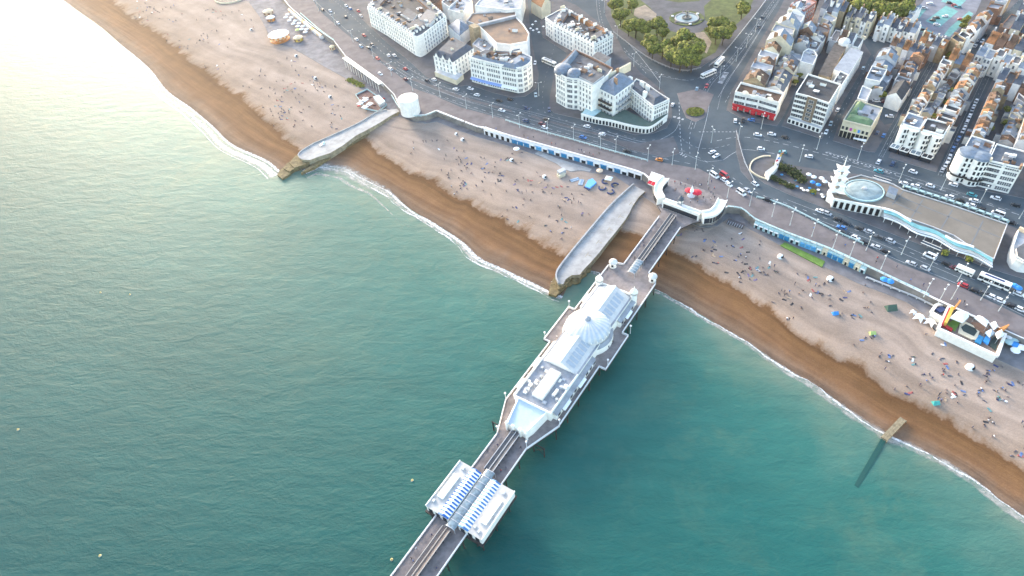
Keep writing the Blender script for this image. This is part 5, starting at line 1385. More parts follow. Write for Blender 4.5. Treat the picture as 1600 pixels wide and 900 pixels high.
for k_ in range(4):                      # the terraces go on beyond the right of the photograph
    du, dv = 78*(k_+1), 24*(k_+1)
    row("further along the parade", (1552+du, 236+dv), (1588+du, 150+dv), (1574+du, 244+dv), (1612+du, 158+dv), 6, 11, "terraces further along the parade", pal=WARM, wpal=WH)
    row("further up the slope", (1600+du, 120+dv), (1640+du, 40+dv), (1624+du, 128+dv), (1664+du, 46+dv), 5, 10, "terraces further up the slope", pal=WARM, wpal=WH)
# turquoise car park
b = MB().prism(PL([(1414,40),(1442,2),(1456,-14),(1540,-14),(1524,22),(1484,60),(1440,54)], G), G, G+.2, 0, 0); o = b.build("car_park_surface", [mat("car_park_grey", (.19, .20, .235), .85, .2, .2)]); o['kind'] = 'structure'
b = MB()
for l_ in ([(1446,33),(1478,9),(1497,18),(1468,43)], [(1418,37),(1440,9),(1449,13),(1427,40)], [(1475,55),(1483,44),(1514,18),(1521,22),(1483,58)], [(1440,42),(1460,52),(1452,56),(1436,48)], [(1470,3),(1500,10),(1510,0),(1480,-8)]):
    b.prism(PL(l_, G), G+.1, G+.21)
o = b.build("car_park_bays", [mat("turquoise_bay_paint", (.15, .36, .33), .7, .2, .3)]); o['kind'] = 'structure'
b = MB().prism(PL([(1366,163),(1379,143),(1400,151),(1409,160),(1394,192),(1382,195),(1370,180)], G), G, G+.17); o = b.build("car_park_surface", [ASPH]); o['kind'] = 'structure'

# ================================================================ aquarium, pagoda tower, round tower
t, p = building("aquarium", "broad low aquarium with a tan roof terrace, oval pond dome and white colonnade", "aquarium", [(1379,326),(1302,311),(1296,296),(1316,282),(1345,274),(1395,288),(1411,297),(1490,322),(1574,351),(1553,406),(1521,390),(1490,369),(1458,356),(1421,343)], 4.6, GREYW, 'flat', mat("tan_roof_deck", (.185, .16, .13), .85, .14, .12), par=.5, wins=())
z = G+4.6
b = MB()
for a_, b_ in (((1400,305),(1565,372)), ((1385,312),(1440,334)), ((1442,312),(1424,340)), ((1488,328),(1470,358)), ((1536,345),(1516,385)), ((1412,298),(1394,320))): b.wallbar(P(*a_, z), P(*b_, z), .5, z+.02, z+.05)
b.build("roof_seam", [mat("roof_seam_grey", (.15, .16, .17), .8)], t)
q = P(1349, 299, z)
b = MB().lathe([(8.6, z), (8.6, z+.9), (8.0, z+.9)], q, 40, 0, 1.08, 1, .3); b.build("oval_kerb", [PTURQ], t)
b = MB().lathe([(8.0, z+.6), (6, z+1.25), (3, z+1.6), (0, z+1.7)], q, 40, 0, 1.08, 1, .3); b.build("oval_dome", [mat("glaucous_dome", (.27, .335, .335), .5, .25, .35)], t)
MB().lathe([(1.2, z+1.5), (1.1, z+2.3), (0, z+2.5)], q, 12).build("vent", [METAL], t)
a, b_ = offs(p[1], p[0], .3)
MB().wallbar(a, b_, .7, G, G+5.4).build("colonnade_wall", [PAINT], t)
for k in range(8):
    f = (k+.6)/8.2; d = b_-a; MB().box(offs(a, b_, .4)[0].lerp(offs(a, b_, .4)[1], f), 1.5, .2, G+.4, G+4.2, math.atan2(d.y, d.x)).build("arched_opening", [BLACK], t)
def wave(dy, u0, u1, n=24):
    out = []
    for i in range(n):
        u = u0+(u1-u0)*i/(n-1); v = 326+(u-1379)*.447+2.0*math.sin((u-1379)/62*2*PI+2.6)+dy
        out.append((u, v))
    return out
for nm, d0, d1, zz, m in (("white_wave_canopy", 5.5, 9.5, z-1.2, CANVAS), ("turquoise_canopy", -1.5, 4.6, z+.5, mat("turquoise_canopy_glass", (.17, .38, .39), .4, .2, .4)), ("white_wave_canopy", 11, 13.2, z-1.6, CANVAS)):
    A, B = PL(wave(d0, 1381, 1551), zz), PL(wave(d1, 1381, 1551), zz-.3)
    b = MB()
    for i in range(23):
        b.poly([(*A[i], zz), (*A[i+1], zz), (*B[i+1], zz-.3), (*B[i], zz-.3)]); b.poly([(*A[i], zz-.2), (*B[i], zz-.5), (*B[i+1], zz-.5), (*A[i+1], zz-.2)]); b.poly([(*B[i], zz-.3), (*B[i+1], zz-.3), (*B[i+1], zz-.5), (*B[i], zz-.5)])
    b.build(nm, [m], t)
for u0, u1 in ((1379,1424), (1478,1522)):
    A, B = PL(wave(-4, u0, u1, 8), z+1), PL(wave(-1.6, u0, u1, 8), z+1)
    b = MB().prism(A+B[::-1], z, z+.9); b.build("white_roof_strip", [CANVAS], t)
for k in range(14):
    u, v = wave(12, 1383, 1549, 14)[k]; q = P(u, v, z-1.7); MB().tube((*q, G), (*q, z-1.5), .12, .12, 6).build("canopy_post", [PAINT], t)
q0 = PL([(1390,290),(1404,296),(1400,306),(1386,300)], z+2.4); MB().prism(q0, z, z+2.4, 0, 1).build("stair_housing", [GREYW, SLATE2], t)
# pagoda
q = P(1301, 313, G); t = thing("pagoda_tower", "white pagoda tower with four tiers of upswept roofs beside the oval pond dome", "tower", (*q, G))
MB().lathe([(2.0, G), (1.3, G+5), (.75, G+16), (.5, G+20)], q, 8, rot=.4).build("tower_shaft", [mat("shaft_shade_grey", (.30, .27, .24), .8)], t)  # grey colour stands in for the shade in the gaps between tiers
for k in range(4):
    z_ = G+7+k*3.9; r_ = 6.0-k*.5
    b = MB(); n = 16; rings = []
    for rr, zz in ((r_, -.1), (r_*.5, .45), (r_*.22, 1.0), (.5, 1.7)):
        rings.append([(q.x+rr*(1.0 if i % 4 == 0 else .46 if i % 2 == 0 else .62)*math.cos(2*PI*i/n+.35), q.y+rr*(1.0 if i % 4 == 0 else .46 if i % 2 == 0 else .62)*math.sin(2*PI*i/n+.35), z_+zz+(.5 if i % 4 == 0 and rr == r_ else 0)) for i in range(n)])
    for a in range(3):
        for i in range(n):
            j = (i+1) % n; b.poly([rings[a][i], rings[a][j], rings[a+1][j], rings[a+1][i]])
    b.poly(rings[0][::-1]); b.poly(rings[3])
    b.build("tiered_roof", [PAINT], t)
MB().tube((*q, G+20), (*q, G+26), .35, .06, 8).build("finial", [PAINT], t)
b = MB().lathe([(3.6, G), (3.6, G+3.6), (0, G+3.8)], q, 8); b.build("base", [PAINT], t)
for k in range(4): MB().box(q+Vector((math.cos(k*PI/2-.4), math.sin(k*PI/2-.4)))*3.5, .5, 1.8, G+.2, G+2.9, k*PI/2-.4).build("doorway", [YEL if k == 3 else GLASS], t)
q = P(642, 176, G); t = thing("round_tower", "windowless white cylindrical tower at the root of the curved groyne", "tower", (*q, G))
b = MB().lathe([(6.0, G), (6.0, G+9.6), (6.25, G+9.65), (6.25, G+10.2)], q, 40); b.build("wall", [WHITE], t, smooth=False)
MB().lathe([(6.25, G+10.2), (3, G+10.9), (0, G+11.1)], q, 40).build("roof", [CANVAS], t)
for k in range(20):
    a = 2*PI*k/20; v = Vector((math.cos(a), math.sin(a)))*6.05; MB().box(q+v, .16, .22, G+.2, G+9.6, a).build("rib", [GREYSTUCCO], t)
t, p = building("round_ended_hall", "white hall with a rounded seaward end just beyond the aquarium", "hall", [(1591,358),(1582,384),(1581,396),(1586,406),(1597,412),(1612,414),(1634,376)], 5, WHITE, 'flat', LEAD, floors=1, wins=(), cl=3)
q0 = PL([(1588,388),(1590,400),(1600,406),(1612,400),(1616,386),(1600,380)], G+6); MB().prism(q0, G+5, G+6, 0, 1).build("oval_roof_light", [PAINT, FELT], t)
b = MB(); b.wallbar(P(1592,357,G+6), P(1612,366,G+6), 1, G+5, G+7); b.build("parapet_wall", [PEACH], t)

# ================================================================ trees, fountain, planting
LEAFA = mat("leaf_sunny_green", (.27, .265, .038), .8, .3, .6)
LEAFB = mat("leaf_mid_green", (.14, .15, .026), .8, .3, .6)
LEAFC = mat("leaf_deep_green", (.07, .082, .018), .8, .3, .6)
def make_crown(name, seed, n, squash=.82, mats=(LEAFA, LEAFB, LEAFC), lobes=11):
    r = random.Random(seed)
    L = [(Vector((0, 0, 0)), .62)]
    for i in range(lobes):
        a = r.uniform(0, 2*PI); e = r.uniform(-.5, 1.2)
        v = Vector((math.cos(a)*math.cos(e), math.sin(a)*math.cos(e), math.sin(e)*.9))
        L.append((v*r.uniform(.42, .68), r.uniform(.26, .44)))
    b = MB()
    for _ in range(n):
        c, rad = r.choice(L)
        a = r.uniform(0, 2*PI); z = r.uniform(-1, 1); s = math.sqrt(1-z*z)
        d = Vector((math.cos(a)*s, math.sin(a)*s, z))
        q = c+d*rad*r.uniform(.72, 1.06)
        if q.z < -.55: continue
        nrm = (d+Vector((r.uniform(-.5, .5), r.uniform(-.5, .5), r.uniform(-.2, .6)))).normalized()
        x = nrm.orthogonal().normalized(); y = nrm.cross(x); ph = r.uniform(0, PI)
        x, y = x*math.cos(ph)+y*math.sin(ph), y*math.cos(ph)-x*math.sin(ph)
        w_ = r.uniform(.05, .105)
        q = Vector((q.x, q.y, q.z*squash))
        up = d.z*.5+q.z*.5+r.uniform(-.35, .35)  # upper leaves get the brighter green, sunlight put into the colour
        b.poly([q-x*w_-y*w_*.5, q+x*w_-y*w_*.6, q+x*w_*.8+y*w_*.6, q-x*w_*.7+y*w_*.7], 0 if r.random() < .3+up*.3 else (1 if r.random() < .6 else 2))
    return b.mesh(name, list(mats))
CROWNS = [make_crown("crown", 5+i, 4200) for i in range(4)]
def make_trunk():
    b = MB(); b.tube((0, 0, 0), (.05, 0, .5), .075, .05, 8)
    for k in range(5):
        a = 2*PI*k/5+.3; b.tube((.05, 0, .42+.03*k), (.36*math.cos(a), .36*math.sin(a), .85), .032, .014, 6)
    return b.mesh("trunk", [BARK])
TRUNK = make_trunk()
def tree(u, v, rad, base, group, anchor=None, k=0, hf=1.0, z0=G+.1):
    hc = rad*1.15*hf+1.2
    q = P(u, v, z0+hc)
    t = thing("broadleaf_tree", None, "tree", (*q, z0), group)
    tr = put(TRUNK, "trunk", (q.x, q.y, z0), k*1.3, t); tr.scale = (rad, rad, hc)
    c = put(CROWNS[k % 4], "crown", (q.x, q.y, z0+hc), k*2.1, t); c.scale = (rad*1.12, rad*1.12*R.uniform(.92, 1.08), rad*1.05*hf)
    late(t, base, anchor)
    return t
for k, (u, v, r_) in enumerate([(962,6,6.0),(970,24,6.4),(988,6,5.0),(983,40,5.6),(994,40,6.6),(1008,46,5.2),(1028,37,6.8),(1036,50,4.8),(1016,66,6.6),(1020,76,5.6),(1036,72,6.6),(1050,84,7),(1068,62,8.2),(1076,80,8.6),(1088,72,7.4),(1064,92,7),(1082,94,6)]):
    tree(u, v, r_, "yellow green broadleaf tree on the gardens' edge by the square hotel" if k < 7 else "yellow green broadleaf tree in the dense clump at the point of the gardens", "garden trees", None, k) if False else tree(u, v, r_, "yellow green tree at the gardens' hotel side" if k < 8 else "yellow green tree at the gardens' seaward point", "trees in the round fountain gardens", None, k)
for k, (u, v, r_) in enumerate([(1118,37,5.6),(1129,36,6.0),(1120,52,5.8),(1131,52,6.2),(1140,44,5.2),(1112,46,4.2)]):
    tree(u, v, r_, "golden green tree beside the bus lane", "trees in the round fountain gardens", None, k+1)
tree(1161, 12, 6.2, "lone golden green tree by the bus lane towards the top edge", "trees in the round fountain gardens", None, 2)
for k in range(26):
    f = k/25
    u = 1322+f*100+R.uniform(-4, 4); v = R.uniform(-14, 14)+f*4
    tree(u, v+2, R.uniform(5, 7.4), "dark tree in the wood behind the crescent", "dense trees behind the crescent", None, k, 1.1)
for u, v, r_ in ((1508,32,2.6), (1512,28,2.2), (1505,40,2.4), (1484,86,2.4), (1371,140,3.4), (1378,146,2.8), (1243,128,2.0), (1249,118,2.0), (1488,142,2.2), (1480,160,2.0), (1470,176,2.2), (1459,182,2.4), (1548,200,2.0), (1574,170,2.2), (1572,192,2.0)):
    tree(u, v, r_, "small garden tree among back yards", "small yard trees", None, int(u) % 4)
# hedges by the rides enclosure and shrubs
def hedge(name, label, pxs, h, wd, z0=G+.1, m=None, cat="hedge", mesh_n=420):
    l = smooth_line(PL(pxs, z0+h*.6), 4); c = l[len(l)//2]
    t = thing(name, label, cat, (*c, z0)); b = MB(); r = random.Random(int(pxs[0][0]))
    for _ in range(mesh_n):
        q = l[r.randrange(len(l)-1)]; q2 = l[min(len(l)-1, l.index(q)+1)]; q = q.lerp(q2, r.random())
        p = Vector((q.x+r.gauss(0, wd*.32), q.y+r.gauss(0, wd*.32), z0+h*min(1, abs(r.gauss(.65, .3)))))
        x = Vector((r.uniform(-1, 1), r.uniform(-1, 1), r.uniform(-.6, .6))).normalized(); y = x.orthogonal().normalized(); w_ = r.uniform(.25, .5)
        b.poly([p-x*w_-y*w_, p+x*w_-y*w_*.8, p+x*w_*.8+y*w_, p-x*w_*.9+y*w_*.8], r.randrange(2))
    b.build("foliage", m or [SOIL, LEAFC], t)
    b = MB()
    for i in range(0, len(l), 3): b.tube((*l[i], z0-.1), (*l[i], z0+h*.7), .1, .05, 5)
    b.build("stem", [BARK], t)
    return t
hedge("clipped_hedge", "thick dark hedge along the landward side of the rides enclosure", [(1217,258),(1230,263),(1243,271),(1255,281)], 2.6, 3.4, mesh_n=1100)
hedge("clipped_hedge", "thin dark hedge along the seaward side of the rides enclosure", [(1204,275),(1220,283),(1240,292)], 1.8, 1.8, mesh_n=500)
hedge("beach_grass_bank", "olive green grass bank on the beach edge below the long white colonnade", [(545,124),(556,129),(566,134)], 1.0, 3.0, LOW, [LEAFB, LEAFA], "grass bank", 700)
hedge("yellow_shrub", "round yellowish shrub on the verge beside the aquarium's forecourt", [(1475,394),(1478,395)], 1.8, 1.6, mesh_n=160, m=[LEAFA, LEAFB], cat="shrub")
hedge("yellow_shrub", "round yellowish shrub on the verge nearer the parked coach", [(1513,404),(1516,405)], 1.8, 1.6, mesh_n=160, m=[LEAFA, LEAFB], cat="shrub")
hedge("palm_shrub", "small green shrub on the paving in front of the pagoda tower", [(1269,299),(1272,300)], 1.8, 1.6, mesh_n=160, m=[LEAFA, LEAFB], cat="shrub")
q = P(1086, 176, G); t = thing("oval_flower_bed", "oval raised bed of green shrubs in the middle of the road junction", "flower bed", (*q, G+.13))
MB().lathe([(5.4, G), (5.4, G+.5), (5.0, G+.5), (4.8, G+.35), (0, G+.4)], q, 32, 0, 1.05, .95).build("kerb", [PAVE], t)
b = MB(); r = random.Random(4)
for _ in range(1500):
    a = r.uniform(0, 2*PI); rr = 4.9*math.sqrt(r.random()); p = Vector((q.x+rr*math.cos(a)*1.05, q.y+rr*math.sin(a)*.95, G+.4+r.uniform(.1, 1.5)*(1.15-rr/6)))
    x = Vector((r.uniform(-1, 1), r.uniform(-1, 1), r.uniform(-.5, .5))).normalized(); y = x.orthogonal().normalized(); w_ = r.uniform(.18, .36)
    b.poly([p-x*w_-y*w_, p+x*w_-y*w_, p+x*w_+y*w_, p-x*w_+y*w_], r.randrange(3))
b.build("foliage", [LEAFA, LEAFB, LEAFB], t)
q = P(1073, 29, G); t = thing("fountain", "round tiered fountain in a circular pool in the middle of the gardens", "fountain", (*q, G+.14))
MB().lathe([(12.4, G+.14), (12.4, G+.5), (11.9, G+.5), (9.4, G+.34), (9.2, G+.2)], q, 48, 0).build("planted_ring", [GRASS], t)
MB().lathe([(8.6, G), (8.6, G+.95), (7.9, G+.95), (7.9, G+.5)], q, 48, 0).build("basin_rim", [CONC], t)
MB().lathe([(7.95, G+.55), (0, G+.56)], q, 40, 0).build("pool_water", [mat("pool_water", (.20, .25, .24), .15, spec=.6)], t)
b = MB(); b.lathe([(3.4, G+.5), (3.4, G+1.3), (2.9, G+1.3), (2.2, G+.9), (.7, G+1.2), (.6, G+3.2), (2.0, G+3.7), (1.9, G+3.9), (.45, G+3.8), (.4, G+5.2), (1.1, G+5.5), (.2, G+5.6), (.1, G+6.4), (0, G+6.4)], q, 24); b.build("tiered_bowl", [mat("fountain_iron", (.14, .14, .13), .6)], t)
for k in range(6):
    a = 2*PI*k/6+.5; hp = q+Vector((math.cos(a), math.sin(a)))*10.6; MB().lathe([(1.1, G+.4), (1.0, G+.8), (.5, G+1.0), (0, G+1.1)], hp, 10, 0).build("flower_clump", [PINKP if k % 2 else RAILW], t)

# ================================================================ street lamps
LAMP_POLE = MB().tube((0, 0, 0), (0, 0, 9), .13, .07, 8).tube((0, 0, 0), (0, 0, 1.3), .22, .18, 8).bar((0, 0, 8.9), (1.7, 0, 9.3), .09, .09).bar((0, 0, 8.9), (-1.7, 0, 9.3), .09, .09).mesh("pole", [mat("pale_lamp_paint", (.55, .58, .56), .5)])
LAMP_HEAD = MB().lathe([(0, -.05), (.34, 0), (.42, .18), (.2, .36), (0, .4)], (0, 0), 10, 0).mesh("lamp_head", [LENS])
def lamp(u, v, base="tall pale street lamp", z=G+.13, rot=None):
    q = P(u, v, z); t = thing("street_lamp", None, "street lamp", (*q, z), "tall street lamps")
    a = road_dir(q)+PI/2 if rot is None else rot
    put(LAMP_POLE, "pole", (*q, z), a, t)
    for s in (-1, 1): put(LAMP_HEAD, "lamp_head", (q.x+s*1.75*math.cos(a), q.y+s*1.75*math.sin(a), z+9.2), a, t)
    late(t, base, True)
for u, v in ((498,18),(524,40),(552,66),(584,92),(612,118),(645,142),(688,152),(729,170),(770,184),(812,200),(856,210),(896,219),(938,233),(962,238),(1012,252),(1050,258),(1086,265),(1111,223),(1153,218),(1189,202),(1106,288),(1136,309),(1171,322),(1206,339),(1249,253),(1276,234),(1234,352),(1268,370),(1301,388),(1353,391),(1328,400),(1376,421),(1404,284),(1443,464),(1466,473),(1486,468),(1532,469),(1408,398),(1450,424),(1496,440),(1560,486),(1340,250),(1470,297),(1530,318),(1592,342),(1150,96),(1180,50),(1166,74),(1124,124),(1030,140),(990,104),(964,60),(944,20),(842,150)):
    lamp(u, v)

# ================================================================ vehicles
def car_meshes(Lc, Wc, hb, hc, fl, rl, name):
    """body shell with a narrower cabin, glass on all sides, wheels"""
    b = MB(); hw = Wc/2
    prof = [(-Lc/2, .35), (-Lc/2-.02, hb*.8), (-Lc/2+.12, hb), (Lc/2-.55, hb*.96), (Lc/2-.06, hb*.74), (Lc/2, .4), (Lc/2-.2, .24), (-Lc/2+.15, .24)]
    n = len(prof)
    for s in (-1, 1):
        pts = [(x, s*hw*(.93 if z > hb*.9 else 1), z) for x, z in prof]; b.poly(pts if s < 0 else pts[::-1])
    for i in range(n):
        (x0, z0), (x1, z1) = prof[i], prof[(i+1) % n]
        k0, k1 = (.93 if z0 > hb*.9 else 1), (.93 if z1 > hb*.9 else 1)
        b.poly([(x0, hw*k0, z0), (x1, hw*k1, z1), (x1, -hw*k1, z1), (x0, -hw*k0, z0)])
    x0, x1, x2, x3 = -Lc/2+rl*.3, -Lc/2+rl, Lc/2-fl-.55, Lc/2-fl+.1
    tw = hw*.74
    b.poly([(x1, -tw, hc), (x2, -tw, hc), (x2, tw, hc), (x1, tw, hc)])
    for s in (-1, 1):
        for a_ in (x1, (x1+x2)/2, x2): b.bar((a_, s*tw, hc-.02), (a_+(.45 if a_ == x2 else -.25 if a_ == x1 else 0), s*hw*.9, hb), .07, .07)
    body = b.mesh("body", [CARP])
    g = MB(); w0 = hw*.9; z0 = hb-.02; zt = hc-.035
    B = [(x0, -w0, z0), (x3, -w0, z0), (x3, w0, z0), (x0, w0, z0)]; T = [(x1, -tw+.02, zt), (x2, -tw+.02, zt), (x2, tw-.02, zt), (x1, tw-.02, zt)]
    for i in range(4): g.poly([B[i], B[(i+1) % 4], T[(i+1) % 4], T[i]])
    glass = g.mesh("window_glass", [GLASS])
    wh = MB(); wh.tube((0, -.1, 0), (0, .1, 0), .32, .32, 12); wh.tube((0, -.11, 0), (0, .11, 0), .17, .17, 10, 1)
    wheel = wh.mesh("wheel", [TYRE, METAL])
    hl = MB().box((0, 0), .08, .36, -.07, .07, 0, 0).mesh("headlight", [LENS])
    return body, glass, wheel, hl, Lc, Wc, hb
SEDAN = car_meshes(4.5, 1.8, .86, 1.44, 1.35, .75, "car")
HATCH = car_meshes(4.0, 1.76, .9, 1.5, 1.05, .45, "car")
VANM = car_meshes(5.4, 2.0, 1.25, 2.35, .75, .18, "van")
COLS = {'white': (.80, .80, .80), 'silver': (.46, .47, .49), 'black': (.018, .018, .02), 'dark blue': (.03, .06, .14), 'blue': (.04, .17, .45), 'red': (.45, .025, .03), 'teal': (.06, .30, .34), 'dark grey': (.07, .075, .08), 'orange': (.65, .22, .03), 'maroon': (.14, .02, .03), 'pale blue': (.36, .48, .55)}
def car(u, v, col, kind='car', z=G+.0, ang=None, jit=True, where=""):
    q = P(u, v, z+.7); M = VANM if kind == 'van' else (SEDAN if R.random() < .5 else HATCH)
    a = road_dir(q) if ang is None else ang
    if R.random() < .5: a += PI
    a += R.uniform(-.04, .04)
    t = thing(kind if kind == 'van' else 'car', None, kind, (*q, z), "vehicles on the roads and car parks", 0)
    t.rotation_euler = (0, 0, a)
    body, glass, wheel, hl, L, Wd, hb = M
    def add(m, nm, x, y, z_):
        o = bpy.data.objects.new(nm, m); linkobj(o, t); o.location = (x, y, z_); o.color = (*COLS[col], 1); return o
    add(body, "body", 0, 0, .0); add(glass, "window_glass", 0, 0, 0)
    for sx in (-1, 1):
        for sy in (-1, 1): add(wheel, "wheel", sx*L*.31, sy*(Wd/2-.08), .32)
    for sy in (-1, 1): add(hl, "headlight", L/2-.03, sy*Wd*.36, hb*.66)
    late(t, f"{col} {kind} {where or 'on the road'}", True)
W_ = 'white'; S_ = 'silver'; K_ = 'black'
for u, v, c in [(516,17,W_),(528,36,W_),(504,15,K_),(540,26,'dark grey'),(564,25,S_),(560,17,'red'),(541,9,W_),(547,13,'blue'),(569,55,'red'),(557,61,W_),(581,69,K_),(564,72,'pale blue'),(607,86,W_),(616,86,W_),(590,91,'red'),(610,107,W_),(633,107,'red'),(594,115,W_),(575,74,'dark grey'),(633,123,'maroon'),(668,126,K_),(678,124,W_),(712,139,W_),(735,138,W_),(745,148,W_),(780,157,K_),(797,155,K_),(784,172,W_),(858,171,'dark blue'),(837,148,'pale blue'),(836,98,W_),(821,188,'dark blue'),(847,193,'maroon'),(851,199,W_),(853,186,K_),(917,197,W_),(941,209,W_),(911,214,'blue'),(823,169,'dark blue'),(980,235,K_),
    (1030,249,'orange'),(1113,237,W_),(1119,243,W_),(1132,281,W_),(1139,288,W_),(1167,297,S_),(1180,287,W_),(1200,312,K_),(1184,210,W_),(1206,209,W_),(1227,214,K_),(1189,232,W_),(1223,237,'teal'),(1149,188,W_),(1174,187,'blue'),(1161,188,K_),(1051,163,W_),(1089,138,'pale blue'),(1104,134,'red'),(1191,26,'dark grey'),(1185,42,'dark grey'),
    (1264,244,W_),(1373,252,W_),(1395,255,'dark blue'),(1373,267,'teal'),(1412,286,W_),(1431,290,W_),(1454,290,W_),(1484,307,W_),(1500,313,K_),(1517,320,W_),(1522,313,W_),(1533,326,K_),(1581,347,K_),(1427,268,W_),(1519,304,'teal'),(1490,288,W_),(1556,309,W_),(1587,320,K_),
    (1198,311,K_),(1281,329,W_),(1293,333,S_),(1309,342,K_),(1323,348,K_),(1343,356,K_),(1356,361,S_),(1374,370,'dark grey'),(1392,376,S_),(1315,355,'blue'),(1319,363,K_),(1337,371,W_),(1351,378,K_),(1369,385,S_),(1383,392,K_),(1424,411,S_),(1446,419,S_),(1480,412,K_),(1492,418,'maroon'),(1505,445,'red'),(1521,452,K_),(1535,457,'dark grey'),(1547,462,W_),(1563,469,W_),(1579,476,K_),(1595,483,W_),(1593,459,W_)]:
    car(u, v, c)
for u, v, c in [(1525.5,158,W_),(1522,165.5,W_),(1519.5,171,S_),(1516,180,W_),(1513.5,185,W_),(1511,190.5,W_),(1508,198,W_),(1505,204,W_),(1498,216,'blue'),(1495,222,'dark blue'),(1490,231,'blue'),(1487,237,'dark blue'),(1484,245,W_),(1482,250,W_),(1478,257,W_),(1473,265,S_),(1349,106,'pale blue'),(1309,171,W_),(1298,193,'pale blue'),(1291,206,W_),(1381,211,'blue'),(1371,207,'dark blue'),(1535,64,W_),(1524,71,W_),(1512,79,'blue'),(1528,62,S_),(1541,54,K_)]:
    car(u, v, c, where="parked in the narrow streets")
for u, v, c in [(1370,157,W_),(1399,168,W_),(1390,181,W_),(1381,158,'maroon'),(1457,31,K_),(1463,27,K_),(1477,25,W_),(1464,38,W_),(1428,24,'red'),(1444,12,S_),(1453,5,W_),(1432,18,W_),(1436,13,K_),(1492,8,'red'),(1497,10,'teal'),(1484,4,K_),(1502,30,'red'),(1424,29,'dark grey'),(1440,46,K_)]:
    car(u, v, c, z=G+.2, ang=PROT+PI/2+.2, where="in a car park")
for u, v, c, w_ in [(1116,274,W_,""),(1132,274,'red',""),(1158,301,W_,""),(1559,334,W_,""),(1453,400,W_,"")]: car(u, v, c, 'van', where="on the seafront road")
def bus(u, v, L, label, stripe, ang=None, cat="bus", H=3.1):
    q = P(u, v, G+1.6); a = road_dir(q) if ang is None else ang
    t = thing(cat, label, cat, (*q, G)); t.rotation_euler = (0, 0, a)
    def add(b, nm, mats):
        m = b.mesh(nm, mats); o = bpy.data.objects.new(nm, m); linkobj(o, t); return o
    b = MB(); b.frustum([Vector(p) for p in ((-L/2, -1.25), (L/2, -1.25), (L/2, 1.25), (-L/2, 1.25))], .4, [Vector(p) for p in ((-L/2, -1.25), (L/2, -1.25), (L/2, 1.25), (-L/2, 1.25))], 1.3).frustum([Vector(p) for p in ((-L/2, -1.25), (L/2, -1.25), (L/2, 1.25), (-L/2, 1.25))], H-.75, [Vector(p) for p in ((-L/2+.12, -1.12), (L/2-.25, -1.12), (L/2-.25, 1.12), (-L/2+.12, 1.12))], H)
    for k in range(7):
        x = -L/2+.1+(L-.2)*k/6
        for s in (-1, 1): b.box((x, s*1.2), .14, .1, 1.3, H-.7)
    add(b, "body", [PAINT])
    b = MB(); b.box((0, 0), L-.1, 2.4, 1.25, H-.74); add(b, "window_glass", [GLASS])
    b = MB(); b.box((-L*.05, 0), L*.62, .9, H, H+.16); add(b, "roof_panel", [stripe])
    for x in (-L*.32, L*.32):
        for s in (-1, 1):
            b = MB().tube((x, s*1.0, .48), (x, s*1.27, .48), .48, .48, 12); add(b, "wheel", [TYRE])
    for s in (-1, 1): add(MB().box((L/2, s*.85), .08, .4, .65, .9), "headlight", [LENS])
bus(1124, 97, 11.5, "grey roofed bus in the bus lane, nearer the fountain", METAL)
bus(1107, 115, 11.5, "grey roofed bus in the bus lane, nearer the oval flower bed", METAL)
bus(858, 97, 12, "white bus with dark roof stripes waiting in the lane beside the grand hotel", GLASS, math.radians(-52))
bus(1554, 440, 12, "long white coach with a dark roof panel parked on the road below the aquarium", mat("navy_roof_panel", (.03, .04, .12), .3), cat="coach", H=3.5)
bus(1508, 422, 7, "white minibus parked behind the long white coach", PAINT, cat="minibus", H=2.7)
bus(1416, 402, 7, "white minibus with a black roof panel below the aquarium's wave canopy", GLASS, cat="minibus", H=2.7) if False else None
def shelter_bus(u, v, label):
    q = P(u, v, G+2.5); a = road_dir(q); d = Vector((math.cos(a), math.sin(a)))
    t = thing("bus_shelter", label, "bus shelter", (*q, G))
    MB().box(q, 8.5, 1.9, G+2.5, G+2.65, a).build("roof", [GLASS], t)
    b = MB(); n = Vector((-d.y, d.x))
    for s in (-1, 1): b.wallbar(q+n*s*.95-d*4.2, q+n*s*.95+d*4.2, .2, G+2.6, G+2.8)
    b.build("roof_edge", [PAINT], t)
    for k in range(4): MB().tube((*(q+n*.8+d*(-4+k*2.7)), G), (*(q+n*.8+d*(-4+k*2.7)), G+2.5), .06, .06, 6).build("post", [METAL], t)
shelter_bus(1378, 280, "dark roofed bus shelter with white edges on the parade above the oval pond dome")
shelter_bus(1455, 384, "white edged bus shelter on the aquarium forecourt beside the yellowish shrub")

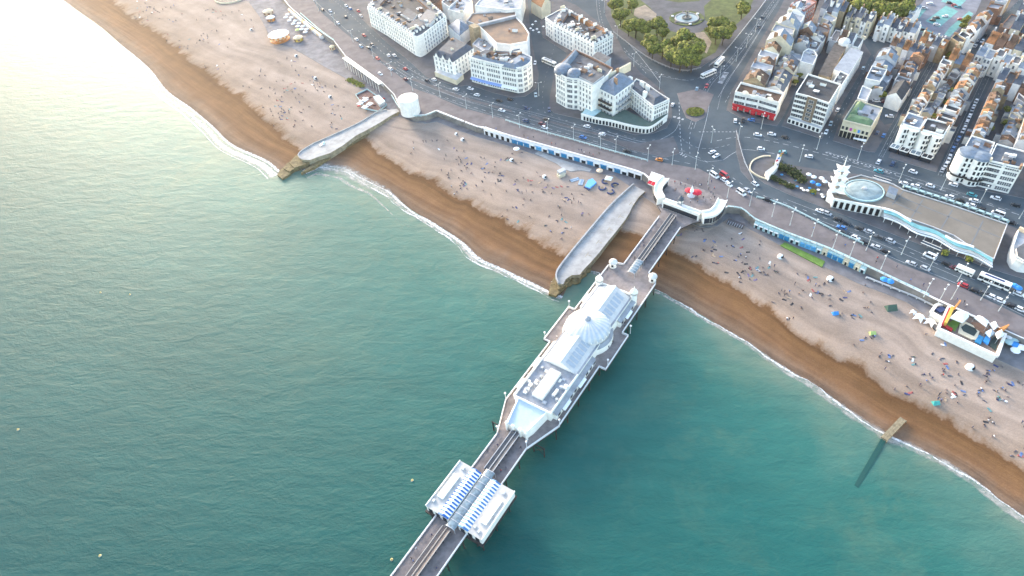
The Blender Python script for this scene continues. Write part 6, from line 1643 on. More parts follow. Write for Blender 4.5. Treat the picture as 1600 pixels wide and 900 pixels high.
# ================================================================ things on the beach
q = PB(438, 62); t = thing("carousel", "round beach carousel with a white canopy top and orange rounding boards", "carousel", tuple(q))
z = q.z
MB().lathe([(7.6, z-.4), (7.6, z+.5), (0, z+.5)], q, 28).build("platform", [ORANGE], t)
MB().lathe([(8.0, z+3.0), (8.1, z+4.6), (8.0, z+4.6), (7.9, z+3.0)], q, 28, ms=lambda k, i: 0 if i % 2 else 1).build("rounding_board", [ORANGE, PEACH], t)
MB().lathe([(8.1, z+4.6), (5, z+5.5), (2, z+6.1), (.3, z+6.6), (0, z+7.2)], q, 28).build("canopy_top", [CANVAS], t)
MB().lathe([(1.6, z+.5), (1.6, z+4.8)], q, 14).build("centre_drum", [ORANGE], t)
for k in range(14):
    a = 2*PI*k/14; v = q.xy+Vector((math.cos(a), math.sin(a)))*(6.9 if k % 2 else 5.2)
    hb = MB(); hb.tube((*v, z+.5), (*v, z+3.4), .06, .06, 6)
    d = Vector((-math.sin(a), math.cos(a))); h0 = Vector((v.x, v.y, z+1.5)); d3 = Vector((d.x, d.y, 0))
    hb.tube(h0-d3*.6, h0+d3*.6, .28, .26, 7).tube(h0+d3*.5, h0+d3*.85+Vector((0, 0, .55)), .18, .12, 6).tube(h0+d3*.8+Vector((0, 0, .6)), h0+d3*1.15+Vector((0, 0, .4)), .14, .09, 6)
    for f in (-.45, .45): hb.tube(h0+d3*f, h0+d3*(f*1.4)-Vector((0, 0, .75)), .09, .05, 5)
    hb.build("carousel_horse", [PEACH], t)
def round_kiosk(u, v, r_, h, label, wallm, roofm, cat="kiosk"):
    q = PB(u, v+3); t = thing("round_kiosk", label, cat, tuple(q)); z = max(q.z, LOW)
    MB().lathe([(r_, z-.3), (r_, z+h)], q, 16, ms=lambda k, i: 0).build("wall", [wallm], t)
    MB().lathe([(r_*1.12, z+h), (r_*.8, z+h*1.25), (r_*.2, z+h*1.5), (0, z+h*1.55)], q, 16).build("dome_roof", [roofm], t)
    for k in range(6): MB().box(q.xy+Vector((math.cos(k), math.sin(k)))*r_, .15, r_*.5, z+.4, z+h*.75, k).build("hatch", [BRICK], t)
round_kiosk(420, 19, 3.8, 2.6, "round pale peach ride kiosk at the beach edge farthest from the carousel", PEACH, PEACH)
round_kiosk(424, 29, 3.3, 2.6, "round kiosk with white roof and orange walls between carousel and peach kiosk", ORANGE, CANVAS)
round_kiosk(467, 60, 3.4, 2.4, "round yellow and peach striped ride beside the carousel", YEL, PEACH, "ride")
round_kiosk(520, 74, 1.9, 2.2, "small yellow topped kiosk on the paving by the promenade railing", PEACH, mat("pale_yellow_canvas", (.72, .58, .34), .7))
def pgrp(cx, cy, dx, dy, nx, ny, r_, m, base, group, z=LOW, h=2.9):
    for i in range(nx):
        for j in range(ny):
            u = cx+dx[0]*i+dy[0]*j; v = cy+dx[1]*i+dy[1]*j
            parasol((u, v), r_, h, m, None, z=z, group=group, late_=(base, True))
pgrp(449, 22, (6, 5), (-3, 4.5), 3, 2, 1.9, CANVAS, "white parasol clustered by the beach huts", "white parasols by the beach huts")
pgrp(467, 36, (6, 4.5), (-2, 4.5), 3, 2, 1.9, CANVAS, "white parasol clustered nearer the yellow ride", "white parasols by the beach huts")
parasol((465, 46), 2.2, 2.8, LIME, "lime green parasol beside the yellow ride and the carousel", z=LOW)
parasol((807, 232), 1.9, 2.6, CANVAS, "single white parasol in front of the blue arch shops", z=LOW)
parasol((937, 266), 1.9, 2.6, PEACH, "single cream parasol near the rings of blue loungers", z=LOW)
# fenced terrace at the very top (play court)
q = PB(362, -4); t = thing("round_court", "round fenced court at the top edge of the beach", "court", tuple(q))
MB().lathe([(14, q.z-.3), (14, q.z+.14), (0, q.z+.15)], q, 36, 0).build("floor", [EARTH], t)
MB().lathe([(14.2, q.z), (14.2, q.z+1.2), (13.8, q.z+1.2), (13.8, q.z)], q, 36, 0).build("low_wall", [CREAM], t)
# restaurant terrace on the pebbles
pts = [Vector(PB(*p)[:2]) for p in ((556,150),(574,141),(590,152),(605,165),(592,176),(572,172))]
c = sum(pts, Vector((0, 0)))/len(pts); z = LOW+.15
t = thing("beach_restaurant", "beach restaurant terrace with red dark seating and a glass screen, next to the curved groyne", "restaurant", (*c, z))
MB().prism(pts, 1, z+.12).build("floor", [mat("dark_red_terrace", (.13, .065, .06), .8, .5, 1.2)], t)
b = MB(); pp = pts+[pts[0]]
for i in range(6): b.wallbar(pp[i], pp[i+1], .15, z, z+1.1)
b.build("glass_screen", [PTURQ], t)
for k in range(26):
    q = c+Vector((R.uniform(-8.5, 9), R.uniform(-6, 6)))
    if not (abs(q.x-c.x) < 4.6 and abs(q.y-c.y) < 4): MB().box(q, 1.0, .8, z, z+.75, R.random()).box(q+Vector((.9, 0)), .5, .5, z, z+.5).box(q-Vector((.9, 0)), .5, .5, z, z+.5).build("table_set", [R.choice((RED, DARKR, BRICK, PAINT))], t)
q0 = PL([(583,151),(592,148),(602,158),(593,163)], z+2.6); bb = MB().prism(q0, z, z+2.6, 0, 1).build("bar_hut", [GREYW, PTURQ], t); 
for i, (u, v) in enumerate(((562.5,160),(570,155),(570,166),(577.5,161))):
    q = P(u, v, z+3); tt = thing("square_parasol", None, "parasol", (*q, z+.12), "square white parasols at the beach restaurant")
    e = [q+Vector((math.cos(a+.9), math.sin(a+.9)))*2.5 for a in (PI/4, 3*PI/4, 5*PI/4, 7*PI/4)]
    b = MB()
    for k in range(4): b.poly([(*e[k], z+2.5), (*e[(k+1) % 4], z+2.5), (*q, z+3.2)]); b.poly([(*e[k], z+2.4), (*q, z+3.1), (*e[(k+1) % 4], z+2.4)])
    b.build("canopy", [CANVAS], tt); MB().tube((*q, z+.1), (*q, z+3), .06, .06, 6).build("pole", [METAL], tt)
    late(tt, "large square white parasol over the beach restaurant", True)
# kerbstone hut, mats and lounger rings next to the broad groyne
q = PB(877, 275); t = thing("beach_hut_store", "beige two stack store hut with dark gaps standing on the pebbles", "hut", tuple(q))
MB().box(q, 4.2, 2.6, q.z-.2, q.z+1.6, .5).build("lower_store", [CREAM], t); MB().box(q.xy+Vector((.4, 1.9)), 4.4, 2.6, q.z-.2, q.z+2.6, .5).build("upper_store", [METAL], t)
MB().box(q.xy+Vector((.2, .7)), 4.3, .5, q.z, q.z+1.75, .5).build("dark_gap", [BLACK], t)
q = PB(923, 288); t = thing("bouncy_mat", "bright sky blue bouncy mat on the pebbles beside blue lounger rings", "mat", tuple(q))
b = MB().prism(ccw([Vector(PB(*p)[:2]) for p in ((919,283),(926,280.5),(932,287),(921,296),(914,293))]), q.z-.3, q.z+.9); b.build("inflated_bed", [mat("sky_blue_mat", (.12, .38, .78), .5)], t)
b = MB().prism(ccw([Vector(PB(*p)[:2]) for p in ((912,293),(914,291),(922,296),(920,298))]), q.z-.3, q.z+.4); b.build("entry_ramp", [NAVY], t)
for u, v, lb in ((898,281,"pale blue flat inflatable lying on the pebbles, nearer the beige store hut"), (908,285,"pale blue flat inflatable lying on the pebbles, next to the bouncy mat")):
    q = PB(u, v); t = thing("flat_inflatable", lb, "inflatable", tuple(q)); a = .3 if u < 900 else 1.2
    MB().box(q, 5, 2.4, q.z-.1, q.z+.25, a).build("mat_panel", [mat("faded_blue_vinyl", (.30, .38, .46), .6)], t)
    MB().box(q, 5.2, .35, q.z, q.z+.4, a).build("ridge", [mat("faded_blue_ridge", (.2, .3, .42), .6)], t)
for u, v, a0 in ((941,294,2.4), (954,300,3.4), (961,290,.2), (946,284,1.2)):
    q = PB(u, v); t = thing("lounger_ring", None, "bench ring", tuple(q), "curved navy seats round the beach bar")
    b = MB()
    for i in range(9):
        a, a2 = a0+PI*1.25*i/9, a0+PI*1.25*(i+1)/9
        p = [q.xy+Vector((math.cos(x), math.sin(x)))*r_ for r_, x in ((1.5, a), (2.15, a), (2.15, a2), (1.5, a2))]
        b.prism(p, q.z-.2, q.z+.6)
    b.build("seat", [NAVY], t)
    MB().lathe([(.7, q.z+.5), (.7, q.z+.58), (0, q.z+.58)], q, 12, 0).tube((q.x, q.y, q.z-.2), (q.x, q.y, q.z+.5), .08, .08, 6).build("table", [TIMB], t)
    late(t, "dark blue curved bench ring on the pebbles", True)
q = PB(951, 284); t = thing("white_gazebo", "small white square gazebo between the arches and the blue bench rings", "gazebo", tuple(q))
e = [q.xy+Vector((math.cos(a), math.sin(a)))*2.6 for a in (.3, 1.87, 3.44, 5.01)]; b = MB()
for k in range(4): b.poly([(*e[k], q.z+2.3), (*e[(k+1) % 4], q.z+2.3), (*q.xy, q.z+3.5)])
b.build("canopy", [CANVAS], t)
for k in range(4): MB().tube((*e[k], q.z-.2), (*e[k], q.z+2.3), .06, .06, 6).build("leg", [METAL], t)
# rounded white beach shelters with a black body set into one side
SH = MB().lathe([(1.35, -.2), (1.35, .5), (1.15, 1.1), (.7, 1.5), (0, 1.65)], (0, 0), 14, 0).mesh("shell", [CANVAS])
SO = MB().lathe([(.0, .05), (.9, .1), (1.0, .8), (.75, 1.25), (0, 1.3)], (0, 0), 12, 0, sx=.75).mesh("dark_side", [BLACK])
for u, v, sc_, lb in ((393,47,1,"dome shelter, white with a dark side, on the open beach between carousel and waterline"),(463,88,1,"white dome shelter with a dark side on the beach just seaward of the carousel"),(493,123,1,"white dome shelter with a dark side on the beach below the long colonnade"),(516,152,1,"white dome shelter with a dark side nearest the beach restaurant"),(723,219,1,"white dome shelter with a dark side between the round tower and the white arches"),(799.5,251,1,"white dome shelter with a dark side in the middle of the pebbles below the arches"),(851,277,1,"white dome shelter with a dark side next to the beige store hut"),(1219,402,1.15,"white dome shelter with a dark side by the bright green turf strip"),(1297,437,1.25,"large white dome shelter with a dark side below the teal seafront booths"),(1515,575,1.3,"white dome shelter with a dark side seaward of the walled playground"),(713,210,.8,"small white dome shelter against the promenade wall beside the round tower")):
    q = PB(u, v); t = thing("beach_shelter", lb, "beach shelter", tuple(q), "white dome shelters on the beach"); t.rotation_euler = (0, 0, -.9)
    for m, nm, x in ((SH, "shell", 0), (SO, "dark_side", .75)):
        o = bpy.data.objects.new(nm, m); linkobj(o, t); o.location = (x*sc_*.82, 0, 0); o.scale = (sc_*.9,)*3
for u, v, m, lb in ((1392,482,mat("dark_green_canvas", (.05, .10, .075), .7),"dark green ridge tent with a black mouth on the pebbles below the esplanade"),(1462,630,mat("teal_canvas", (.06, .36, .32), .7),"small teal beach tent among the sunbathers seaward of the playground"),(1305,490,BCANV,"small blue beach tent in the middle of the east beach"),(1363,521,LIME,"small lime beach tent on the wide east beach")):
    q = PB(u, v); s = 2.2 if u == 1392 else 1.3
    t = thing("beach_tent", lb, "tent", tuple(q))
    A = [Vector((q.x+x*s, q.y+y*s)) for x, y in ((-1, -.8), (1, -.8), (1, .8), (-1, .8))]
    b = MB(); m0, m1 = Vector((q.x-s*.8, q.y, q.z+s*1.1)), Vector((q.x+s*.8, q.y, q.z+s*1.1)); zz = q.z-.1
    b.poly([(*A[0], zz), (*A[1], zz), tuple(m1), tuple(m0)]); b.poly([(*A[2], zz), (*A[3], zz), tuple(m0), tuple(m1)]); b.poly([(*A[3], zz), (*A[0], zz), tuple(m0)]); b.build("canvas", [m], t)
    MB().poly([(*A[1], zz), (*A[2], zz), tuple(m1)]).build("dark_side", [BLACK], t)
# two white star shaped sail tents by the playground, one small
for u, v, s, lb in ((1436,498,2.6,"white star shaped sail tent on the beach by the playground, farther from its wall"),(1453,505,2.5,"white star shaped sail tent on the beach nearest the playground wall"),(1426,490,1.5,"small white sail tent on the beach edge by the esplanade steps")):
    q = PB(u, v); t = thing("sail_tent", lb, "tent", tuple(q)); b = MB(); n = 10
    rim = [(q.x+s*(1.15 if i % 2 else .62)*math.cos(2*PI*i/n), q.y+s*(1.15 if i % 2 else .62)*math.sin(2*PI*i/n), q.z+(.3 if i % 2 else 1.5)) for i in range(n)]
    for i in range(n): b.poly([rim[i], rim[(i+1) % n], (q.x, q.y, q.z+s*.95)])
    b.build("canvas", [CANVAS], t); MB().tube((q.x, q.y, q.z-.2), (q.x, q.y, q.z+s), .07, .05, 6).build("mast", [METAL], t)
# dark grating beside the entrance and a beach lookout
q = PB(1150, 351); t = thing("slatted_store", "dark flat slatted store on the sand beside the pier entrance", "store", tuple(q))
MB().prism(ccw([Vector(PB(*p)[:2]) for p in ((1138,344),(1163,352),(1160,358),(1135,350))]), q.z-.3, q.z+1.2).build("store_box", [mat("dark_slats", (.10, .09, .095), .8, .3, 2)], t)
b = MB()
for k in range(7):
    a, c = P(1139+k*3.6, 345+k*1.15, q.z+1.3), P(1136+k*3.6, 350+k*1.15, q.z+1.3); b.wallbar(a, c, .2, q.z+1.2, q.z+1.32)
b.build("slat_ribs", [METAL], t)

# ---- walled playground terrace on the beach
zt = G+.3
o_pts = PL([(1484,477),(1466,513),(1558,556),(1571,521),(1530,500)], zt)
c = sum(o_pts, Vector((0, 0)))/5
pg = thing("playground_terrace", "white walled beach terrace with ponds, turf and coloured seating, at the esplanade's end", "terrace", (*c, LOW))
MB().prism(o_pts, 0, zt-.9, 0, 1).build("wall", [PAINT, mat("terrace_floor", (.17, .13, .11), .8, .3, .4)], pg)
b = MB(); q5 = o_pts+[o_pts[0]]
for i in range(3): b.wallbar(q5[i], q5[i+1], 1.1, zt-1, zt+.3)
b.build("parapet", [PAINT], pg)
def patch(nm, l, m, z1, z0=None): return MB().prism(PL(l, z1), zt-1 if z0 is None else z0, z1).build(nm, [m], pg)
patch("turf_area", [(1480,507),(1494,496),(1502,501),(1492,518)], TURF, zt-.75)
patch("seat_strip", [(1483,480),(1486,481),(1474,509),(1471,507)], MAROON, zt+.5)
patch("yellow_counter", [(1487,478),(1492,480),(1480,505),(1476,503)], YEL, zt+1.6)
patch("seat_strip", [(1471,507),(1474,505),(1489,513),(1487,517)], RED, zt-.3)
patch("pond_surround", [(1500,506),(1508,502),(1532,514),(1526,531),(1518,530),(1497,520)], CREAM, zt-.6)
patch("dark_pond", [(1502,511),(1509,506),(1524,513),(1527,518),(1522,525),(1505,517)], mat("dark_pond", (.02, .035, .03), .3), zt-.5)
patch("brown_seating", [(1518,503),(1532,505),(1543,514),(1538,522),(1524,513)], BRICK, zt-.5)
patch("green_surface", [(1546,540),(1552,524),(1560,528),(1556,548)], mat("dark_green_floor", (.03, .05, .045), .7), zt-.7)
patch("blue_seating", [(1523,533),(1530,523),(1538,527),(1532,538)], BLUE, zt-.4)
patch("blue_seating", [(1536,532),(1541,524),(1548,529),(1544,538)], BCANV, zt-.2)
patch("crane_arm", [(1492,478),(1500,468),(1502,470),(1494,480)], ORANGE, zt+3, zt+1.5)
patch("orange_frame", [(1562,512),(1577,506),(1577,508),(1565,517)], ORANGE, zt+2)
def marquee(l, lb, h=3.0, m=CANVAS):
    p = PL(l, zt+h); c = sum(p, Vector((0, 0)))/len(p); t = thing("marquee", lb, "marquee", (*c, zt-.9))
    p = ccw(p); b = MB()
    for i in range(len(p)): b.poly([(*p[i], zt+h-.6), (*p[(i+1) % len(p)], zt+h-.6), (*c, zt+h+.9)]); b.poly([(*p[i], zt+h-1.3), (*p[(i+1) % len(p)], zt+h-1.3), (*p[(i+1) % len(p)], zt+h-.6), (*p[i], zt+h-.6)])
    b.build("canvas", [m], t)
    for q in p: MB().tube((*q, zt-.9), (*q, zt+h-.6), .07, .07, 6).build("pole", [METAL], t)
marquee([(1486,494),(1497,484),(1514,486),(1515,493),(1506,502)], "large white marquee inside the walled playground terrace beside the yellow counter")
marquee([(1524,494),(1530,491),(1546,500),(1543,508)], "long white awning marquee on the landward side of the playground terrace")
marquee([(1548,504),(1556,500),(1561,508),(1555,513)], "small square white marquee at the corner of the playground by the orange frame")
marquee([(1557,518),(1566,513),(1571,521),(1561,527)], "white flat awning over the dark green playground floor")
marquee([(1541,517),(1549,512),(1556,518),(1548,525)], "pale blue square canopy beside the blue playground seating", 1.6, PALEB)
q0 = PL([(1455,487),(1463,476),(1478,474),(1482,480),(1474,498)], LOW+3.2); c = sum(q0, Vector((0, 0)))/5
t = thing("terrace_annex", "white U shaped terrace annex between the esplanade and the playground wall", "terrace", (*c, LOW))
MB().prism(q0, 1, LOW+2.4, 0, 1).build("wall", [PAINT, FELT], t); b = MB(); qq = q0+[q0[0]]
for i in range(5):
    if i != 2: b.wallbar(qq[i], qq[i+1], 1.2, LOW+2.4, LOW+3.3)
b.build("parapet", [PAINT], t); MB().box(c, 3.4, 2.2, LOW+2.4, LOW+3.2, .4).build("dark_seating", [NAVY], t)
for u, v, m, lb in ((1382,436,BCANV,"blue parasol on the promenade above the esplanade, farther from the playground"),(1391,439,BCANV,"blue parasol on the promenade above the esplanade, nearer the playground"),(1586,446,BCANV,"blue parasol at a cafe table beside the coach, nearest the right edge"),(1591,449,BCANV,"blue parasol at a cafe table on the road edge beside the coach")):
    parasol((u, v), 1.7, 2.8, m, lb)
for k in range(12):
    u, v = 1578+k % 4*9, 525+k//4*9
    if k in (0, 1, 4, 5, 6, 9): parasol((u, v+ (k % 4)*4), 1.8, 2.8, (CANVAS, PTURQ, BCANV)[k % 3], None, z=LOW, group="cafe parasols beyond the playground", late_=(("white", "pale turquoise", "blue")[k % 3]+" cafe parasol on the esplanade beyond the playground", True))
# memorial kiosk / flag terrace at the tip of the aquarium block and rides
q0 = PL([(1196,268),(1210,258),(1215,240),(1221,243),(1216,260),(1201,277)], G+2.6); c = sum(q0, Vector((0, 0)))/6
t = thing("gateway_pavilion", "white slanting gateway pavilion with coloured flags at the tip of the rides enclosure", "pavilion", (*c, G))
MB().prism(q0, G, G+2.6, 0, 1).build("wall", [PAINT, GREYW], t)
for k in range(5):
    q = q0[1].lerp(q0[3], k/4); MB().tube((*q, G), (*q, G+6), .07, .05, 6).build("flagpole", [PAINT], t)
    MB().box(q+Vector((.8, 0)), 1.5, .06, G+4.8, G+5.8, .3).build("flag", [(RCANV, BCANV, YEL, ORANGE, CANVAS)[k]], t)
b = MB(); ring = smooth_line(PL([(1200,280),(1184,274),(1172,264),(1176,251),(1190,244),(1204,243)], G+.7), 5)
for i in range(len(ring)-1): b.wallbar(ring[i], ring[i+1], .6, G, G+.8)
t2 = thing("curved_wall", "low curved cream wall round the paved tip of the rides enclosure", "wall", (*ring[8], G)); b.build("low_wall", [CREAM], t2)
for k in range(16):
    u = 1222+k*5+R.uniform(-2, 2); v = 268+k*2.0+R.uniform(4, 16)
    q = P(u, v, G+1)
    t = thing("cafe_table", None, "table", (*q, G+.13), "cafe tables in the rides enclosure"); MB().lathe([(.8, G+.85), (.8, G+.92), (0, G+.92)], q, 12).build("table_top", [R.choice((CANVAS, BLUE, PAINT))], t)
    MB().tube((*q, G+.1), (*q, G+.86), .06, .06, 6).build("leg", [METAL], t)
    late(t, "small round cafe table in the enclosure beside the pagoda tower", True)
for u, v, m, nm in ((1272,276,CANVAS,"white"),(1284,278,CANVAS,"white"),(1270,284,BCANV,"blue"),(1279,288,BCANV,"blue"),(1264,272,CANVAS,"white"),(1289,283,CANVAS,"white")):
    parasol((u, v), 1.4, 2.8, m, None, group="parasols in the rides enclosure", late_=(f"{nm} parasol in the enclosure beside the pagoda tower", True))
for u, v in ((867,42),(860,44),(855,41),(845,45),(839,47),(848,50),(838,38),(843,33),(835,44)):
    parasol((u-6, v), 1.0, 2.5, CANVAS, None, group="small parasols in the lane", late_=("small white parasol in the brown lane", True))
# buoys
for u, v in ((157,457),(203,460),(644,750),(156,868),(28,671),(612,874)):
    q = P(u, v, .2); t = thing("marker_buoy", None, "buoy", (*q, 0), "yellow marker buoys")
    MB().lathe([(0, -.4), (.38, -.3), (.46, 0), (.38, .28), (.15, .45), (.07, .8), (0, .8)], q, 12).build("float", [mat("buoy_yellow", (.75, .55, .2), .5)], t)
    MB().lathe([(.47, -.05), (.52, 0), (.47, .05)], q, 12).build("band", [PAINT], t); late(t, "small yellow marker buoy floating on open water", True)

# ================================================================ people
def body_mesh(name, joints, bones):
    me = bpy.data.meshes.new(name); ks = list(joints)
    me.from_pydata([joints[k][:3] for k in ks], [(ks.index(a), ks.index(b_)) for a, b_ in bones], [])
    o = bpy.data.objects.new(name+"_src", me); COL.objects.link(o)
    m = o.modifiers.new("skin", 'SKIN'); o.modifiers.new("sub", 'SUBSURF').levels = 1
    for i, k in enumerate(ks): me.skin_vertices[0].data[i].radius = (joints[k][3],)*2
    me.skin_vertices[0].data[ks.index('pelvis')].use_root = True
    dg = bpy.context.evaluated_depsgraph_get()
    out = bpy.data.meshes.new_from_object(o.evaluated_get(dg)); out.name = name
    bpy.data.objects.remove(o)
    out.materials.clear()
    for m_ in (SKIN, CLOTH, JEANS, HAIR): out.materials.append(m_)
    seg = {}
    J = {k: Vector(joints[k][:3]) for k in ks}
    for p in out.polygons:
        best = (1e9, '')
        for a, b_ in bones:
            d = J[b_]-J[a]; t = max(0, min(1, (p.center-J[a]).dot(d)/d.length_squared)); r = (p.center-(J[a]+d*t)).length
            if r < best[0]: best = (r, a+'|'+b_, t)
        k = best[1]
        p.material_index = 3 if ('head' in k and best[2] > .45 and p.center.z > 0 and 'crown' in k) else 0 if ('head' in k or 'hand' in k or 'foot' in k and 'toe' in k) else 2 if ('knee' in k or 'foot' in k or 'hip' in k) else 1
        p.use_smooth = True
    return out
BONES = [('pelvis','chest'),('chest','neck'),('neck','head'),('head','crown')]
for s in 'lr': BONES += [('chest','shoulder'+s),('shoulder'+s,'elbow'+s),('elbow'+s,'hand'+s),('pelvis','hip'+s),('hip'+s,'knee'+s),('knee'+s,'foot'+s),('foot'+s,'toe'+s)]
def stand(stride):
    j = {'pelvis':(0,0,.95,.15),'chest':(0,0,1.3,.16),'neck':(0,0,1.5,.06),'head':(.02,0,1.62,.1),'crown':(.02,0,1.74,.09)}
    for s, y in (('l',1),('r',-1)):
        f = stride*y
        j.update({'shoulder'+s:(0,y*.2,1.42,.075),'elbow'+s:(-f*.5,y*.26,1.15,.05),'hand'+s:(-f*.6+.06,y*.27,.9,.045),'hip'+s:(0,y*.1,.9,.1),'knee'+s:(f*.6+.02,y*.11,.5,.07),'foot'+s:(f,y*.11,.07,.055),'toe'+s:(f+.16,y*.12,.04,.04)})
    return j
def sit():
    j = {'pelvis':(0,0,.16,.16),'chest':(-.1,0,.5,.16),'neck':(-.1,0,.7,.06),'head':(-.07,0,.83,.1),'crown':(-.07,0,.95,.09)}
    for s, y in (('l',1),('r',-1)): j.update({'shoulder'+s:(-.1,y*.2,.62,.075),'elbow'+s:(.1,y*.28,.42,.05),'hand'+s:(.34,y*.16,.42,.045),'hip'+s:(.05,y*.11,.14,.1),'knee'+s:(.42,y*.15,.42,.07),'foot'+s:(.66,y*.12,.07,.055),'toe'+s:(.8,y*.13,.06,.04)})
    return j
def lie():
    j = {'pelvis':(0,0,.14,.15),'chest':(-.36,0,.16,.16),'neck':(-.56,0,.17,.06),'head':(-.68,0,.19,.1),'crown':(-.8,0,.19,.09)}
    for s, y in (('l',1),('r',-1)): j.update({'shoulder'+s:(-.46,y*.2,.15,.075),'elbow'+s:(-.3,y*.36,.1,.05),'hand'+s:(-.05,y*.38,.07,.045),'hip'+s:(.06,y*.11,.13,.1),'knee'+s:(.46,y*.14,.16,.07),'foot'+s:(.9,y*.15,.09,.055),'toe'+s:(.96,y*.16,.2,.04)})
    return j
POSES = {'standing': body_mesh("person_standing", stand(.05), BONES), 'walking': body_mesh("person_walking", stand(.32), BONES), 'sitting': body_mesh("person_sitting", sit(), BONES), 'sunbathing': body_mesh("person_lying", lie(), BONES)}
TOPS = {'black': (.02, .02, .025), 'navy': (.03, .04, .12), 'white': (.75, .75, .75), 'red': (.42, .04, .04), 'blue': (.08, .2, .5), 'grey': (.2, .2, .22), 'tan': (.40, .28, .18), 'dark green': (.04, .1, .06)}
TOPW = ['black']*5+['navy']*4+['white']*2+['red', 'blue', 'blue', 'grey', 'grey', 'tan', 'dark green']
NP = [0]
def person(p, pose, where, rot=None):
    if NP[0] >= 298: return
    NP[0] += 1
    c = R.choice(TOPW)
    o = bpy.data.objects.new("person", POSES[pose]); linkobj(o); o.location = p; o.rotation_euler = (0, 0, R.uniform(0, 6.28) if rot is None else rot)
    o.color = (*TOPS[c], 1); props(o, None, "person", "people "+where)
    o.scale = (1.12,)*3
    late(o, f"person {pose}, {c} top, {where}", True)
def crowd(n, box_fn, where, poses, cl=3):
    k = 0
    while k < n:
        u, v = box_fn(); m = min(n-k, R.choice((1, 1, 2, 2, 3, 4))); pose0 = R.choice(poses)
        for _ in range(m):
            q = PB(u+R.uniform(-9, 9), v+R.uniform(-6, 6)); person(q, pose0 if R.random() < .75 else R.choice(poses), where); k += 1
def band(pts):            # random points between the tide mark and the top of the beach, photo points as (u, vtop, vbottom)
    def f():
        i = R.choices(range(len(pts)-1), [pts[k+1][0]-pts[k][0] for k in range(len(pts)-1)])[0]; t = R.random(); a, b_ = pts[i], pts[i+1]
        u = a[0]+(b_[0]-a[0])*t; f_ = R.random()**1.0
        return u, (a[1]+(b_[1]-a[1])*t)*(1-f_)+(a[2]+(b_[2]-a[2])*t)*f_
    return f
crowd(66, band([(220,-8,20),(300,10,88),(380,20,150),(440,85,200),(500,120,205),(545,145,195)]), "west of the curved groyne", ['sitting', 'sitting', 'sunbathing', 'standing'])
crowd(48, band([(640,205,255),(720,225,305),(800,250,345),(880,290,385),(920,300,350)]), "between the two groynes", ['sitting', 'sitting', 'sunbathing', 'standing'])
crowd(92, band([(1060,360,395),(1150,365,440),(1250,412,510),(1350,460,570),(1450,520,630),(1560,575,690),(1598,600,715)]), "on beach east of pier", ['sitting', 'sitting', 'sunbathing', 'sunbathing', 'standing'])
for k in range(30):
    s = R.choice((R.uniform(163, 200), R.uniform(-3, 17), R.uniform(42, 58), R.uniform(150, 160), R.uniform(75, 140))); hw = 5.6 if s < 58 or s > 160 else 11
    w_ = R.choice((-1, 1))*R.uniform(3 if hw < 6 else 10.2, hw)
    person((*SW(s, w_), G+.16), R.choice(('walking', 'standing', 'walking')), "on the pier deck")
for k in range(34):
    u, v = R.uniform(1046, 1116), R.uniform(282, 318)
    person((*P(u, v), G+.17), R.choice(('walking', 'standing')), "on the pier forecourt")
pm = PL([(690,182),(760,200),(860,224),(960,252),(1010,264)], G); pm2 = PL([(1170,325),(1230,342),(1300,374),(1370,408),(1450,450),(1540,492)], G)
for k in range(16): person((*(along(pm, R.random())+Vector((R.uniform(-2, 2), R.uniform(-2, 2)))), G+.13), 'walking', "on the promenade above the arches")
for k in range(12): person((*(along(pm2, R.random())+Vector((R.uniform(-2, 2), R.uniform(-2, 2)))), G+.13), 'walking', "on the east promenade")

TOWC = [("blue", (.12, .18, .34)), ("navy", (.04, .05, .14)), ("white", (.75, .75, .73)), ("red", (.34, .10, .09)), ("black", (.03, .03, .035)), ("teal", (.12, .25, .25)), ("tan", (.42, .30, .2)), ("purple", (.17, .13, .22))]
TOWEL = MB().box((0, 0), 1.8, .8, 0, .07).box((.7, .2), .5, .35, .07, .3).mesh("beach_towel", [CLOTH])
FAR = []
def speck(box_fn, n, where):
    k = 0
    while k < n:
        u, v = box_fn()
        for _ in range(min(n-k, R.choice((1, 2, 2, 3)))):
            q = PB(u+R.uniform(-9, 9), v+R.uniform(-5, 5)); nm, c = R.choice(TOWC)
            o = bpy.data.objects.new("beach_towel", TOWEL); linkobj(o); o.location = q; o.rotation_euler = (0, 0, R.uniform(0, 3.1)); o.color = (*c, 1)
            props(o, None, "towel", "beach towels "+where); late(o, f"{nm} beach towel with a bag, {where}", True); k += 1
            for _ in range(1 if where.startswith('on beach') else 2): FAR.append((PB(u+R.uniform(-26, 26), v+R.uniform(-13, 13)), R.choice(('sitting', 'sunbathing', 'sitting')), R.uniform(0, 6.28)))
BW = band([(220,-8,20),(300,10,88),(380,20,150),(440,85,200),(500,120,205),(545,145,195)])
BM_ = band([(640,205,255),(720,225,305),(800,250,345),(880,290,385),(920,300,350)])
BE = band([(1060,360,395),(1150,365,440),(1250,412,510),(1350,460,570),(1450,520,630),(1560,575,690),(1598,600,715)])
speck(BW, 46, "west of the curved groyne"); speck(BM_, 34, "between the two groynes"); speck(BE, 74, "on beach east of pier")
fv, ff, fm = [], [], []
SIT, LIE = POSES['sitting'], POSES['sunbathing']
for q, pose, a in FAR:
    me_ = POSES[pose]; b0 = len(fv); ca, sa = math.cos(a), math.sin(a)
    fv += [(q.x+v.co.x*ca-v.co.y*sa, q.y+v.co.x*sa+v.co.y*ca, q.z+v.co.z*1.1) for v in me_.vertices]
    ff += [tuple(b0+i for i in p.vertices) for p in me_.polygons]; fm += [p.material_index for p in me_.polygons]
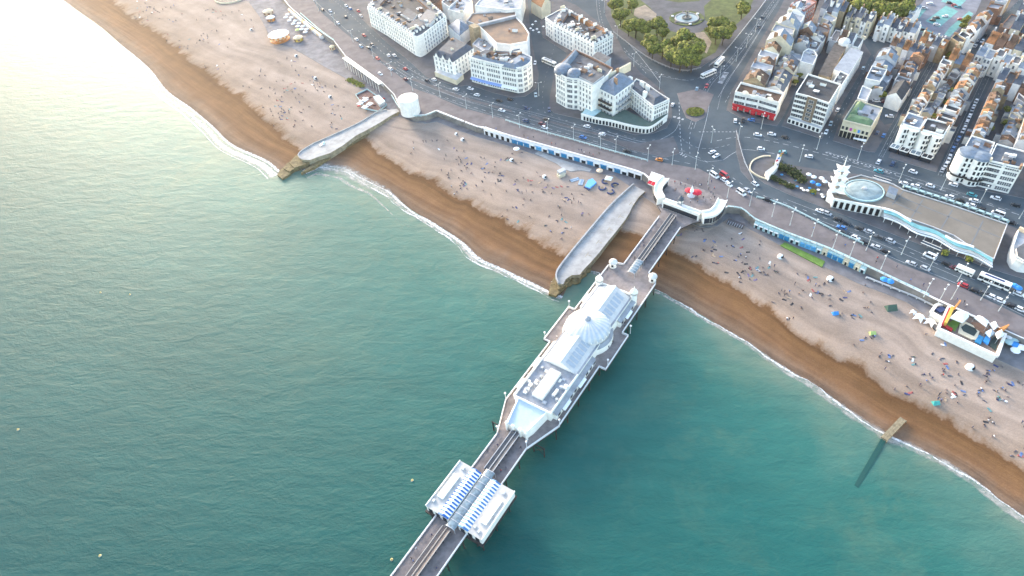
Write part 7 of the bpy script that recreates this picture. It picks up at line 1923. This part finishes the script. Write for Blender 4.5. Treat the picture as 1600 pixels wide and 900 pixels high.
me_ = bpy.data.meshes.new("beach_crowd"); me_.from_pydata(fv, [], ff)
for m_ in (SKIN, mat("crowd_clothes", (.16, .15, .17), .8, .7, .25), JEANS, HAIR): me_.materials.append(m_)
me_.polygons.foreach_set("material_index", fm)
o = bpy.data.objects.new("beach_crowd", me_); linkobj(o); o['kind'] = 'stuff'

# ================================================================ labels that single each thing out
ANCH = {"the round white tower": (642, 160), "the pier entrance": (1065, 320), "the domed pavilion": (918, 513), "the pagoda tower": (1305, 300), "the fountain": (1073, 29), "the carousel": (438, 62), "the timber groyne": (1400, 668), "the playground": (1515, 515), "the yellow arcade": (1340, 200), "the oval flower bed": (1086, 176), "the curved hotel": (790, 130), "the parade hotel": (1570, 290), "the white crescent": (1370, 40), "the curved groyne's tip": (440, 272), "the beach restaurant": (575, 160), "the big corner hotel": (620, 60), "the turquoise car park": (1470, 25), "the bouncy mat": (923, 288), "the striped pavilions": (735, 775), "the aquarium": (1480, 350), "the turf strip": (1255, 397), "the broad groyne": (870, 445)}
AW = {k: P(*v) for k, v in ANCH.items()}
ORD = ["", "second ", "third ", "fourth ", "fifth ", "sixth ", "seventh ", "eighth ", "ninth ", "tenth ", "eleventh ", "twelfth "]
bpy.context.view_layer.update()
groups = {}
for o, base, an in LAB:
    p = o.matrix_world.translation.xy
    k = min(AW, key=lambda a: (AW[a]-p).length)
    groups.setdefault(base, []).append((o, k, (AW[k]-p).length))
for base, l in groups.items():
    if len(l) == 1: l[0][0]['label'] = base; continue
    by = {}
    for o, k, d in l: by.setdefault(k, []).append((d, o))
    for k, m in by.items():
        m.sort(key=lambda x: x[0])
        for i, (d, o) in enumerate(m):
            od = ORD[i] if i < len(ORD) else f"{i+1}{'st' if (i+1) % 10 == 1 and i != 10 else 'nd' if (i+1) % 10 == 2 and i != 11 else 'rd' if (i+1) % 10 == 3 and i != 12 else 'th'} "
            o['label'] = f"{base}, {od}nearest {k}"
            if len(o['label'].replace('-', ' ').split()) > 16: print("LONG", o['label'])
